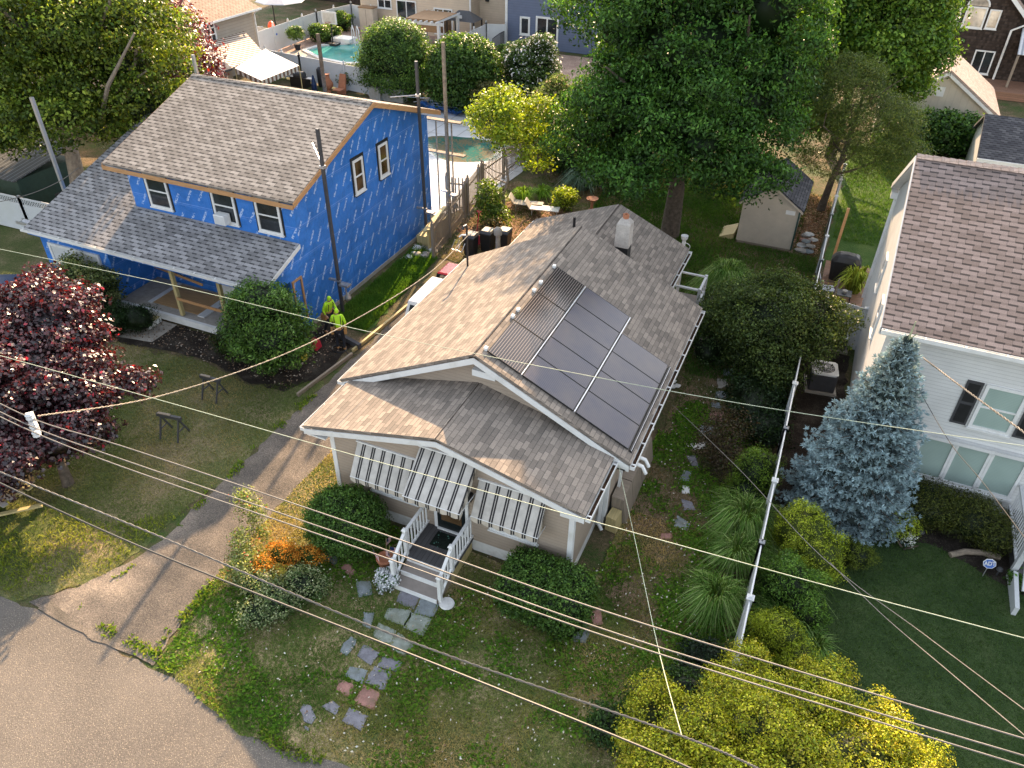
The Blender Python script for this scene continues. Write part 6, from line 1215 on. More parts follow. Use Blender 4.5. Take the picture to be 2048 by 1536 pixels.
V1, C1 = scatter(LAWN_LEFT, 110000, .06, lambda X, Y: lerp3(np.clip((fnoise(X, Y, .5)-.3)*2, 0, 1), (.06, .10, .02), (.10, .13, .034), (.19, .17, .07), (.32, .25, .13)), lambda X, Y: np.clip(1.4-fnoise(X, Y, .6)*1.2, .2, 1), [DRIVE])
o = quads_object('side_lawn_grass', V1, C1, M['blade']); tag(o, 'grass of the lawn in front of the wrapped house', 'grass', kind='stuff')
V1, C1 = scatter(LAWN_RIGHT, 90000, .06, lambda X, Y: lerp3(fnoise(X, Y, .7), (.030, .06, .016), (.045, .085, .022), (.07, .11, .034)), None)
o = quads_object('neighbour_grass', V1, C1, M['blade']); tag(o, 'dense dark grass of the neighbour lawn', 'grass', kind='stuff')
V1, C1 = scatter(SIDE_YARD, 120000, .07, lambda X, Y: lerp3(np.clip((fnoise(X, Y, .6)-.25)*1.9, 0, 1), (.03, .08, .012), (.05, .10, .02), (.11, .10, .04), (.19, .13, .075)), lambda X, Y: np.clip(1.25-fnoise(X, Y, .7)*1.6, .06, 1), holes+[[(-4.5, 36), (-.8, 36), (-.8, 40), (-4.5, 40)]])
o = quads_object('side_yard_grass', V1, C1, M['blade']); tag(o, 'thin grass and leaf litter of the cottage side and back yard', 'grass', kind='stuff')
V1, C1 = scatter([(.9, 28.8), (13, 28.8), (13, 53), (.7, 53)], 60000, .10, lambda X, Y: lerp3(fnoise(X, Y, .5), (.03, .085, .012), (.055, .12, .02), (.11, .18, .03)), None, [[(.4, 29), (3, 29), (3, 38.5), (.4, 38.5)], [(2.3, 20), (16, 20), (16, 32.4), (2.3, 32.4)]])
o = quads_object('back_lawn_grass', V1, C1, M['blade']); tag(o, 'bright grass of the back yard beyond the white house', 'grass', kind='stuff')
V1, C1 = scatter([(-17.4, 22.0), (-15.7, 21.6), (-16.0, 28.3), (-17.5, 29.2)], 14000, .16, lambda X, Y: lerp3(fnoise(X, Y, .8), (.035, .10, .012), (.06, .14, .02), (.11, .18, .03)), None, upright=.9, aspect=.12)
o = quads_object('tall_grass', V1, C1, M['blade']); tag(o, 'tall green grass along the base of the blue side wall', 'grass', kind='stuff')
V1, C1 = scatter([(-12.9, 9), (-11.8, 9.4), (-11.2, 13), (-11.6, 17), (-12.8, 17)], 14000, .06, lambda X, Y: lerp3(fnoise(X, Y, .9), (.22, .21, .10), (.38, .32, .20), (.48, .40, .29)), None, [DRIVE])
o = quads_object('dry_grass', V1, C1, M['blade']); tag(o, 'dry straw coloured grass between driveway and cottage', 'grass', kind='stuff')
V1, C1 = scatter([(-44, 7.3), (-17.5, 6.7), (-15.7, 8.3), (-15.2, 11), (-17, 9.6), (-24, 9), (-44, 10)], 20000, .09, lambda X, Y: lerp3(fnoise(X, Y, .6), (.10, .16, .02), (.18, .22, .03), (.3, .28, .09)), lambda X, Y: np.clip(1.5-fnoise(X, Y, .8)*2., .05, 1), [DRIVE])
o = quads_object('verge_grass', V1, C1, M['blade']); tag(o, 'yellow green roadside grass at the left of the driveway', 'grass', kind='stuff')
V1, C1 = scatter([(-3.4, 6.8), (.4, 11.4), (.3, 20), (-1.0, 24), (-3.2, 24), (-3.4, 13.5)], 22000, .075, lambda X, Y: lerp3(RNG.random(len(X)), (.05, .13, .016), (.09, .19, .022), (.15, .25, .03)), lambda X, Y: np.clip((vnoise(X, Y, 1.3)*vnoise(X+4, Y, .6)-.2)*5, 0, 1), holes, upright=.45, aspect=.85)
o = quads_object('side_weeds', V1, C1, M['blade']); tag(o, 'clumps of bright weeds in the strip right of the cottage', 'weeds', kind='stuff')
V1, C1 = scatter([(-12, 28.6), (-4.4, 28.6), (-3.2, 24.2), (.3, 24.2), (.35, 36), (-.7, 36), (-.9, 46), (-12, 46), (-11, 34)], 90000, .11, lambda X, Y: lerp3(fnoise(X, Y, .5), (.03, .08, .014), (.055, .12, .022), (.10, .15, .035)), lambda X, Y: np.clip(1.4-fnoise(X, Y, .6)*1.3, .1, 1), [[(-3.6, 36), (-.8, 36), (-.8, 40), (-3.6, 40)]])
o = quads_object('back_yard_grass', V1, C1, M['blade']); tag(o, 'shady grass of the cottage back yard around the cream shed', 'grass', kind='stuff')
def edge_tufts():   # weeds along the driveway and road seams
    P = [(-15.3, 8.2), (-15.1, 9.6), (-15.15, 13), (-15.1, 18), (-12.4, 6.7), (-12.8, 9), (-10.3, 6.5), (-8.1, 6.2), (-6.6, 6.65)]; V = []; 
    pts = []
    for a, b in (((-15.3, 8.2), (-15.05, 9.8)), ((-15.05, 9.8), (-15.15, 18.2)), ((-12.5, 6.9), (-12.85, 11)), ((-12.2, 6.6), (-8.1, 6.2)), ((-8.1, 6.2), (-3.5, 6.55)), ((-15.2, 7.0), (-12.4, 6.85))):
        n = int(math.dist(a, b)*200)
        for i in range(n): t = RNG.random(); pts.append((a[0]+(b[0]-a[0])*t+RNG.normal(0, .09), a[1]+(b[1]-a[1])*t+RNG.normal(0, .09)))
    X = np.array([p[0] for p in pts]); Y = np.array([p[1] for p in pts]); k = vnoise(X, Y, 2.2) > .52; X, Y = X[k], Y[k]; m = len(X); s = .085*RNG.uniform(.6, 1.4, m); a = RNG.uniform(0, 6.28, m); d = np.stack([np.cos(a), np.sin(a), a*0], 1)*(s*.5)[:, None]
    b = np.stack([X, Y, np.full(m, .0)], 1); t = b+np.stack([RNG.normal(0, .4, m)*s, RNG.normal(0, .4, m)*s, s*.7], 1)
    V = np.stack([b-d*.5, b+d*.5, t+d*.3, t-d*.3], 1); return V, lerp3(RNG.random(m), (.06, .13, .015), (.12, .20, .02), (.24, .26, .06))
V1, C1 = edge_tufts(); o = quads_object('edge_weeds', V1, C1, M['blade']); tag(o, 'weeds along the driveway and road edges', 'weeds', kind='stuff')

def litter(n, poly, cols, size, z):
    xs = [p[0] for p in poly]; ys = [p[1] for p in poly]; X = RNG.uniform(min(xs), max(xs), n*3); Y = RNG.uniform(min(ys), max(ys), n*3); ok = inpoly(X, Y, poly)
    X, Y = X[ok][:n], Y[ok][:n]; P = np.stack([X, Y, np.full(len(X), z)], 1)
    V = leaf_quads(P, np.tile(np.array([0, 0, 1.]), (len(P), 1)), size*RNG.uniform(.5, 1.5, len(P)), .6, .35); return V, lerp3(RNG.random(len(P)), *cols)
V1, C1 = litter(1700, [(-12.5, 6.8), (-3, 6.6), (.5, 11), (.4, 24), (-3, 24), (-3.4, 13.2), (-11.5, 13.2)], ((.16, .09, .05), (.3, .2, .12), (.5, .45, .36), (.7, .68, .62)), .055, .045)
o = quads_object('fallen_leaves', V1, C1, M['petal']); tag(o, 'scattered dead leaves and pale litter on the cottage lawns', 'leaf litter', kind='stuff')
V1, C1 = litter(2600, [(-17, 31), (-11, 28.6), (-10.6, 33.5), (-12.8, 37), (-16.5, 36)], ((.12, .06, .03), (.3, .17, .09), (.5, .34, .22)), .09, .04)
V2, C2 = litter(1800, [(-.8, 36.5), (.3, 36), (.35, 43.6), (-1.8, 44)], ((.14, .07, .035), (.34, .19, .1), (.55, .38, .25)), .11, .04)
o = quads_object('dead_leaves', np.vstack([V1, V2]), np.vstack([C1, C2]), M['petal']); tag(o, 'brown leaf litter in the beds behind the cottage', 'leaf litter', kind='stuff')
V1, C1 = litter(1500, [(-26, 18.7), (-25, 17.4), (-20, 17.3), (-16.2, 17.2), (-15.7, 20.4), (-17.5, 21.5), (-18, 19)], ((.05, .04, .03), (.12, .08, .05), (.3, .2, .14), (.5, .45, .38)), .07, .03)
o = quads_object('bed_debris', V1, C1, M['petal']); tag(o, 'wood chips and scraps on the dark soil by the porch', 'wood chips', kind='stuff')
# ================================================================== OBJECTS
def car(name, label, cat, x, y, rz, body, L_=4.8, W=1.85, H=1.5, truck=False, cap=None, group=None):
    """x,y centre; the front points to local +y"""
    t = thing(name, label, cat, (x, y, 0), rz, group); w = W/2; l = L_/2
    def loft(secs, m, nm, parent=t, smooth=True):
        mb = MB(); n = len(secs[0]); mb.v = [p for s in secs for p in s]
        for i in range(len(secs)-1):
            for k in range(n): k2 = (k+1) % n; mb.f.append((i*n+k, (i+1)*n+k, (i+1)*n+k2, i*n+k2))
        mb.f.append(tuple(range(n))); mb.f.append(tuple((len(secs)-1)*n+k for k in reversed(range(n))))
        return mb.build(nm, M[m], parent, local=True, smooth=smooth, bevel=.03)
    def sec(y, zb, zs, zt, ws=1., wt=.93): return [(-w*ws*.94, y, zb), (w*ws*.94, y, zb), (w*ws, y, zb+.15), (w*ws, y, zs), (w*wt, y, zt), (-w*wt, y, zt), (-w*ws, y, zs), (-w*ws, y, zb+.15)]
    hb = .98 if truck else .88
    b = loft([sec(-l, .42, hb-.12, hb-.03, .93), sec(-l+.15, .3, hb-.08, hb), sec(-l+1.2, .26, hb-.06, hb+.02), sec(0, .26, hb-.06, hb+.02), sec(l-1.3, .26, hb-.07, hb), sec(l-.25, .3, hb-.2, hb-.08, .97), sec(l, .42, hb-.3, hb-.16, .86)], body, 'body')
    def cab(y0, y1, y2, y3, zt, m='glass', nm='window', wt=.80):
        z0 = hb; return loft([[(-w*.9, y0, z0), (w*.9, y0, z0), (w*.9, y0+.01, z0+.02), (-w*.9, y0+.01, z0+.02)], [(-w*.93, y0+.05, z0), (w*.93, y0+.05, z0), (w*wt, y1, zt-.04), (-w*wt, y1, zt-.04)], [(-w*.93, y2+.02, z0), (w*.93, y2+.02, z0), (w*wt, y2, zt-.04), (-w*wt, y2, zt-.04)], [(-w*.9, y3, z0), (w*.9, y3, z0), (w*.9, y3-.01, z0+.02), (-w*.9, y3-.01, z0+.02)]], m, nm)
    if truck: cab(-.35, -.05, .95, 1.65, H); ra, rb = -.07, .97
    else: cab(-l+.35, -l+.95, .35, 1.15, H); ra, rb = -l+.93, .37
    mb = MB(); mb.hexa([(-w*.82, ra, H-.07), (w*.82, ra, H-.07), (w*.82, rb, H-.07), (-w*.82, rb, H-.07)], [(-w*.76, ra+.05, H), (w*.76, ra+.05, H), (w*.76, rb-.05, H), (-w*.76, rb-.05, H)]); mb.build('cabin_roof', M[body], t, local=True, bevel=.03)
    for sx in (-1, 1):
        for yy in (-l+.95, l-.95):
            wl = MB(); n = 18
            for q0, q1, r in ((0, .2, .34),):
                s = len(wl.v)
                for xx in (w*.80*sx, (w*.80+.2)*sx): wl.v += [(xx, yy+r*math.cos(k*math.tau/n), .34+r*math.sin(k*math.tau/n)) for k in range(n)]
                for k in range(n): k2 = (k+1) % n; wl.f.append((s+k, s+k2, s+n+k2, s+n+k))
                wl.f.append(tuple(s+k for k in range(n))); wl.f.append(tuple(s+n+k for k in reversed(range(n))))
            wo = wl.build('wheel', M['rubber'], t, local=True)
            rm = MB(); xx = (w*.80+.205)*sx; rm.poly([(xx, yy+.19*math.cos(k*math.tau/12), .34+.19*math.sin(k*math.tau/12)) for k in range(12)][::sx]); rm.build('rim', M['alu'], wo, local=True)
        MB().box(sx*w*.9-.12, sx*w*.9+.03, -l-.02, -l+.1, .62, .9).build('tail_light', M['red'], t, local=True)
        MB().box(sx*w*.72-.14, sx*w*.72+.14, l-.1, l+.01, .6, .75).build('headlight', M['alu'], t, local=True)
        MB().box(sx*(w+.02)-.09, sx*(w+.02)+.09, .95, 1.12, 1.0, 1.15).build('mirror', M[body], t, local=True, bevel=.02)
    MB().box(-w*.92, w*.92, -l-.12, -l+.02, .42, .6).build('bumper', M['steel'], t, local=True, bevel=.02)
    if cap:
        zc = 1.72; cp = loft([[(-w*.93, -l+.06, hb), (w*.93, -l+.06, hb), (w*.80, -l+.28, zc), (-w*.80, -l+.28, zc)], [(-w*.95, -.42, hb), (w*.95, -.42, hb), (w*.82, -.42, zc+.05), (-w*.82, -.42, zc+.05)]], cap, 'truck_cap')
        MB().hexa([(-w*.76, -l+.06, hb+.1), (w*.76, -l+.06, hb+.1), (w*.76, -l+.09, hb+.1), (-w*.76, -l+.09, hb+.1)], [(-w*.68, -l+.215, zc-.14), (w*.68, -l+.215, zc-.14), (w*.68, -l+.25, zc-.14), (-w*.68, -l+.25, zc-.14)]).build('pane', M['glass'], cp, local=True)
    return t
car('pickup_truck', 'red pickup truck with a white cap parked between the cottage and the planks', 'truck', -13.05, 24.45, 0, 'red', 5.4, 1.9, 1.78, True, 'white_gloss')
M['blue_paint'] = plain('dark blue paint', (.012, .03, .09), .3, .1, 3)
car('parked_car', 'dark blue car half hidden by the red maple and the garage shrub', 'car', -29.0, 17.2, R(-62), 'blue_paint', 4.5, 1.8, 1.42)
# ------------------------------------------------------------------ workers
def skin_obj(name, J, E, m, parent, sub=2):
    """J: {key: ((x,y,z), r)} E: [(a,b)] first key is the root"""
    keys = list(J); me = bpy.data.meshes.new(name); me.from_pydata([J[k][0] for k in keys], [(keys.index(a), keys.index(b)) for a, b in E], []); me.materials.append(M[m])
    o = bpy.data.objects.new(name, me); COL.objects.link(o); o.parent = parent; sk = o.modifiers.new('skin', 'SKIN'); sk.use_smooth_shade = True
    for i, k in enumerate(keys): r = J[k][1]; v = me.skin_vertices[0].data[i]; v.radius = (r, r) if not hasattr(r, '__len__') else r; v.use_root = (i == 0)
    s = o.modifiers.new('sub', 'SUBSURF'); s.levels = sub; s.render_levels = sub; return o
def worker(label, x, y, rz, bend=.0, arm=0., hide=False):
    t = thing('person', label, 'person', (x, y, 0), rz); q = lambda a, b, c: (a, b+bend*max(0, c-.95)*.8, c-bend*max(0, c-.95)*.25)
    J = {'pelvis': (q(0, 0, .95), (.15, .11)), 'belly': (q(0, .01, 1.12), (.145, .11)), 'chest': (q(0, .02, 1.33), (.17, .12)), 'neck': (q(0, .03, 1.50), .055), 'head0': (q(0, .05, 1.60), (.075, .085)), 'head1': (q(0, .055, 1.72), (.078, .095)),
         'shl': (q(-.19, .02, 1.44), .06), 'ell': (q(-.26, .06+arm*.12, 1.18), .045), 'wrl': (q(-.2, .28+arm*.1, 1.06+arm*.1), .03), 'hdl': (q(-.17, .36+arm*.1, 1.05+arm*.1), .035),
         'shr': (q(.19, .02, 1.44), .06), 'elr': (q(.27, .0, 1.17), .045), 'wrr': (q(.25, .14, .96), .03), 'hdr': (q(.24, .19, .89), .035),
         'hpl': ((-.1, 0, .88), .09), 'knl': ((-.12, .1, .5), .06), 'anl': ((-.12, -.02, .1), .04), 'tol': ((-.13, .15, .05), .04), 'hpr': ((.1, 0, .88), .09), 'knr': ((.13, .02, .5), .06), 'anr': ((.14, -.14, .1), .04), 'tor': ((.16, .03, .05), .04)}
    for s_, d in (('l', -1), ('r', 1)):
        hx = Vector(J['hd'+s_][0])
        for i in range(4): J['f%s%d' % (s_, i)] = (tuple(hx+Vector(((i-1.5)*.022, .045, -.035-.01*(i % 2)))), .010); J['g%s%d' % (s_, i)] = (tuple(hx+Vector(((i-1.5)*.022, .05, -.08+.008*abs(i-1)))), .009)
        J['t'+s_] = (tuple(hx+Vector((-d*.045, .03, -.01))), .011)
    Ed = [('pelvis', 'belly'), ('belly', 'chest'), ('chest', 'neck'), ('neck', 'head0'), ('head0', 'head1'), ('chest', 'shl'), ('shl', 'ell'), ('ell', 'wrl'), ('wrl', 'hdl'), ('chest', 'shr'), ('shr', 'elr'), ('elr', 'wrr'), ('wrr', 'hdr'), ('pelvis', 'hpl'), ('hpl', 'knl'), ('knl', 'anl'), ('anl', 'tol'), ('pelvis', 'hpr'), ('hpr', 'knr'), ('knr', 'anr'), ('anr', 'tor')]
    for s_ in 'lr':
        for i in range(4): Ed += [('hd'+s_, 'f%s%d' % (s_, i)), ('f%s%d' % (s_, i), 'g%s%d' % (s_, i))]
        Ed.append(('hd'+s_, 't'+s_))
    JB = {k: (v[0], tuple(r*.74 for r in v[1]) if hasattr(v[1], '__len__') and not k.startswith('head') else (v[1]*.8 if not hasattr(v[1], '__len__') and k[:2] in ('sh', 'el', 'hp', 'kn', 'an') else v[1])) for k, v in J.items()}; skin_obj('body', JB, Ed, 'skin', t, 1)
    def grow(keys, edges, k): return {a: (J[a][0], tuple(r*k for r in (J[a][1] if hasattr(J[a][1], '__len__') else (J[a][1], J[a][1])))) for a in keys}, edges
    K, E_ = grow(['chest', 'belly', 'pelvis', 'neck', 'shl', 'ell', 'wrl', 'shr', 'elr', 'wrr'], [('pelvis', 'belly'), ('belly', 'chest'), ('chest', 'neck'), ('chest', 'shl'), ('shl', 'ell'), ('ell', 'wrl'), ('chest', 'shr'), ('shr', 'elr'), ('elr', 'wrr')], 1.17)
    K['neck'] = (K['neck'][0], (.085, .085)); hd = skin_obj('hooded_jacket', K, E_, 'hivis', t)
    H0 = {'a': (tuple(Vector(J['head0'][0])+Vector((0, -.03, -.06))), (.09, .09)), 'b': (tuple(Vector(J['head1'][0])+Vector((0, -.035, -.03))), (.09, .105)), 'c': (tuple(Vector(J['head1'][0])+Vector((0, -.035, .06))), (.06, .07))}
    skin_obj('hood', H0, [('a', 'b'), ('b', 'c')], 'hivis', hd)
    K, E_ = grow(['pelvis', 'hpl', 'knl', 'anl', 'hpr', 'knr', 'anr'], [('pelvis', 'hpl'), ('hpl', 'knl'), ('knl', 'anl'), ('pelvis', 'hpr'), ('hpr', 'knr'), ('knr', 'anr')], 1.2); K['pelvis'] = (K['pelvis'][0], (.17, .14)); skin_obj('trousers', K, E_, 'navy', t)
    for s_ in 'lr': K = {'a': (J['an'+s_][0], (.06, .06)), 'b': (tuple(Vector(J['an'+s_][0])+Vector((0, .02, -.05))), (.055, .055)), 'c': (J['to'+s_][0], (.05, .048))}; skin_obj('boot', K, [('a', 'b'), ('b', 'c')], 'tan_leather', t)
    mb = MB(); mb.lathe([(.205, .0), (.215, .05), (.205, .07)], (0, 0, .93), 14, .8); mb.hexa([(-.29, -.1, .74), (-.19, -.1, .74), (-.19, .12, .74), (-.29, .12, .74)], [(-.3, -.1, .96), (-.18, -.1, .96), (-.18, .12, .96), (-.3, .12, .96)]); mb.hexa([(.19, -.1, .70), (.29, -.1, .70), (.29, .12, .70), (.19, .12, .70)], [(.18, -.1, .96), (.3, -.1, .96), (.3, .12, .96), (.18, .12, .96)]); mb.build('tool_belt', M['tan_leather'], t, local=True, bevel=.01)
    for sx in (-1, 1): MB().tube([q(sx*.11, -.14, .98), q(sx*.11, -.155, 1.2), q(sx*.12, -.12, 1.42), q(sx*.12, .0, 1.51), q(sx*.12, .15, 1.4), q(sx*.12, .17, 1.1)], .015, 5).build('braces', M['black'], t, local=True)
    fc = MB()
    hx = Vector(J['head1'][0]); fc.hexa([tuple(hx+Vector(v)) for v in ((-.012, .085, -.06), (.012, .085, -.06), (.008, .12, -.055), (-.008, .12, -.055))], [tuple(hx+Vector(v)) for v in ((-.008, .085, -.01), (.008, .085, -.01), (.005, .095, -.012), (-.005, .095, -.012))]); fc.build('nose', M['skin'], t, local=True)
    for sx in (-1, 1): MB().lathe([(.003, -.008), (.011, 0), (.003, .008)], tuple(hx+Vector((sx*.032, .088, 0))), 6).build('eye', M['black'], t, local=True)
    MB().box(hx.x-.025, hx.x+.025, hx.y+.083, hx.y+.092, hx.z-.092, hx.z-.084).build('mouth', M['red_fabric'], t, local=True)
    return t
g = at(683, 697); worker('worker in fluorescent yellow hooded jacket with tan tool belt, seen from behind', g.x, g.y, R(35), .25, .5)
g = at(650, 690); worker('second worker in fluorescent yellow top, mostly hidden behind the big porch bush', g.x-.35, g.y+.9, R(-100), .3, .2)
# sawhorses
def sawhorse(label, a, b, h=.8):
    a = Vector(a); b = Vector(b); c = (a+b)/2; t = thing('sawhorse', label, 'sawhorse', (c.x, c.y, 0), 0, 'sawhorses on the side lawn'); d = (b-a).normalized(); n = Vector((-d.y, d.x, 0))
    MB().beam(a+Vector((0, 0, h)), b+Vector((0, 0, h)), .09, .12).build('beam', M['dark_grey'], t); MB().beam(a+d*.05+Vector((0, 0, h+.075)), b-d*.4+Vector((0, 0, h+.075)), .085, .03).build('top_board', M['grey_wood'], t)
    for p in (a+d*.12, b-d*.12):
        for s_ in (-1, 1): MB().beam(p+Vector((0, 0, h-.05)), p+n*s_*.32+Vector((0, 0, 0)), .04, .05).build('leg', M['dark_grey'], t)
        MB().beam(p+n*.2+Vector((0, 0, .32)), p-n*.2+Vector((0, 0, .32)), .025, .04).build('cross_brace', M['dark_grey'], t)
a, b = at(400, 752, .8), at(440, 762, .8); sawhorse('black sawhorse farther from the street on the side lawn', (a.x, a.y, 0), (b.x, b.y, 0))
a, b = at(314, 828, .8), at(362, 838, .8); sawhorse('black sawhorse nearer the street on the side lawn', (a.x, a.y, 0), (b.x, b.y, 0))
# trash cans, shovel, meter post
def bin_(label, x, y, m='black', r=.3, h=.95, grp='black bins by the picket fence', name='trash_can', rz=0):
    t = thing(name, label, 'trash can', (x, y, 0), 0, grp); MB().hexa([(x-r*.8, y-r*.8, 0), (x+r*.8, y-r*.8, 0), (x+r*.8, y+r*.8, 0), (x-r*.8, y+r*.8, 0)], [(x-r, y-r, h), (x+r, y-r, h), (x+r, y+r, h), (x-r, y+r, h)]).build('bin_body', M[m], t, bevel=.04)
    mb = MB(); mb.hexa([(x-r*1.08, y-r*1.08, h), (x+r*1.08, y-r*1.08, h), (x+r*1.08, y+r*1.08, h), (x-r*1.08, y+r*1.08, h)], [(x-r*.8, y-r*.75, h+.12), (x+r*.8, y-r*.75, h+.12), (x+r*.8, y+r*.9, h+.12), (x-r*.8, y+r*.9, h+.12)]); mb.build('lid', M['dark_grey'], t, bevel=.03)
    mb = MB(); mb.tube([(x-r*.8, y+r*1.0, h), (x-r*.8, y+r*1.35, h+.03), (x+r*.8, y+r*1.35, h+.03), (x+r*.8, y+r, h)], .02, 6); mb.build('handle', M['black'], t)
    return t
g = at(942, 508); bin_('black trash can nearest the cottage service mast', g.x, g.y)
g = at(975, 500); bin_('black trash can beside the red shovel', g.x, g.y); g = at(1003, 500); bin_('black trash can behind the wooden stump post', g.x+.1, g.y+.1)
g = at(945, 500); x, y = g.x-.1, g.y+.6; sh = thing('snow_shovel', 'red snow shovel leaning by the black bins', 'shovel', (x, y, 0))
MB().tube([(x, y, .35), (x+.05, y+.28, 1.55)], .02, 6).build('shaft', M['red_fabric'], sh); MB().slab([(x-.24, y-.08, .05), (x+.24, y-.08, .05), (x+.22, y+.0, .5), (x-.22, y, .5)], .02).build('blade', M['red_fabric'], sh); MB().tube([(x-.08, y+.3, 1.62), (x+.05, y+.28, 1.53), (x+.18, y+.3, 1.62), (x-.08, y+.3, 1.62)], .016, 6).build('handle', M['red_fabric'], sh)
g = at(992, 520); tag(MB().lathe([(.11, 0), (.11, 1.3), (.19, 1.32), (.2, 1.55), (.12, 1.66), (.02, 1.68)], (g.x+.1, g.y, 0), 12).build('stump_post', M['concrete'], None, (g.x+.1, g.y, 0), smooth=True), 'pale rounded post in front of the right black bin', 'post')
mb = MB(); g = at(930, 505)
for dx in (0, .22): mb.tube([(g.x-.35+dx, g.y-.3, .75), (g.x-.45+dx, g.y-.5, .35), (g.x-.1+dx, g.y-.6, .3), (g.x+dx, g.y-.4, .7)], .018, 6)
tag(mb.build('folding_chair_frame', M['alu'], None, (g.x, g.y, 0)), 'bent white metal chair frame beside the first trash can', 'chair frame')
# loungers / stone bench in the leaf litter bed, bird bath, lamp post
for i, (q, lb) in enumerate((((1058, 405), 'pale lounge chair left of two in the leaf litter'), ((1090, 415), 'pale lounge chair right of two in the leaf litter'))):
    g = at(*q, .4); t = thing('lounge_chair', lb, 'lounge chair', (g.x, g.y, 0), R(12), 'lounge chairs behind the cottage'); MB().box(-.75, .75, -.3, .3, .33, .38).build('seat', M['canvas_white'] if i else M['concrete'], t, local=True, bevel=.015)
    for sx in (-.65, .65):
        for sy in (-.26, .26): MB().box(sx-.02, sx+.02, sy-.02, sy+.02, 0, .33).build('leg', M['alu'], t, local=True)
    MB().hexa([(-.78, -.3, .36), (-.74, -.3, .36), (-.74, .3, .36), (-.78, .3, .36)], [(-1.05, -.3, .75), (-1.01, -.3, .75), (-1.01, .3, .75), (-1.05, .3, .75)]).build('backrest', M['concrete'], t, local=True)
g = at(1183, 420); tag(MB().lathe([(.2, 0), (.08, .08), (.07, .5), (.28, .58), (.32, .66), (.27, .64), (.1, .6)], (g.x, g.y, 0), 18).build('bird_bath', M['terracotta'], None, (g.x, g.y, 0), smooth=True), 'round bird bath in the sunlit grass behind the cottage roof', 'bird bath')
x, y = -5.1, 30.5; lp = thing('lamp_post', 'white post with scroll bracket behind the rear roof corner', 'post', (x, y, 0)); MB().box(x-.07, x+.07, y-.07, y+.07, 0, 2.3).build('shaft', M['white'], lp); MB().lathe([(.09, 0), (.13, .05), (.16, .2), (.02, .22)], (x, y, 2.3), 10).build('post_cap', M['white'], lp)
MB().tube([(x+.07+.28*math.sin(i*.5)*(1-i*.06), y, 2.0+.18*math.cos(i*.5)*(1-i*.06)) for i in range(13)], .015, 5).build('scroll_bracket', M['white'], lp)
# timber edging along the driveway
for a, b, lb in (((-15.35, 20.2), (-15.0, 25.6), 'long timber board edging the driveway beside the tall grass'), ((-14.75, 20.6), (-14.5, 22.6), 'shorter timber board lying by the pickup truck'), ((-15.6, 17.0), (-15.25, 20.0), 'timber edging board along the planting bed and the driveway')):
    tag(MB().beam((*a, .06), (*b, .06), .09, .14).build('timber_edging', M['pine' if 'edging b' not in lb else 'grey_wood'], None, (*a, 0)), lb, 'timber')
tag(MB().beam((-16.6, 20.9, .12), (-15.2, 20.5, .12), .15, .2).build('dark_beam', M['dark_grey'], None, (-16, 20.7, 0)), 'dark charred beam on the ground in front of the worker', 'timber')
mb = MB()
for k in range(3): mb.tube([(-15.9+.3*math.cos(i*.6+k), 20.1+.25*math.sin(i*.6+k), .03+.02*k) for i in range(11)], .014, 5)
mb.tube([(-15.6, 20.1, .04), (-15.3, 19.9, .03), (-15.1, 20.1, .03)], .014, 5); tag(mb.build('extension_cord', M['black'], None, (-15.9, 20.1, 0)), 'coiled black cord on the soil beside the worker', 'cord')
tag(MB().hexa([(-17.0, 19.7, .02), (-16.6, 19.6, .02), (-16.6, 20.0, .02), (-17, 20, .02)], [(-16.95, 19.72, .42), (-16.65, 19.62, .42), (-16.65, 19.95, .42), (-16.95, 19.95, .42)]).build('tool_bag', M['red_fabric'], None, (-16.8, 19.8, 0), bevel=.05), 'red bag of tools by the workers feet', 'bag')
tag(MB().lathe([(.05, 0), (.12, .02), (.13, .2), (.06, .26), (.03, .3)], (-16.75, 19.0, 0), 10).build('work_lamp', plain('yellow plastic', (.75, .5, .05), .5), None, (-16.75, 19.0, 0), smooth=True), 'small yellow tool lying below the big porch bush', 'tool')
# rubble along the blue wall base
for i in range(9): rock('rubble', 'grey rubble at the foot of the blue side wall', -17.1+RNG.uniform(-.3, .6), 28.4+RNG.uniform(-.6, .8), 0, .14+.1*RNG.random(), ('foundation', 'concrete')[i % 2], 'rubble by the back corner of the blue wall', .5, 'rubble')
sheet('gravel_patch', [(-17.6, 27.6), (-16.5, 27.5), (-16.3, 29.6), (-17.4, 30.0)], 0, M['gravel'], amp=.1, seed=31)
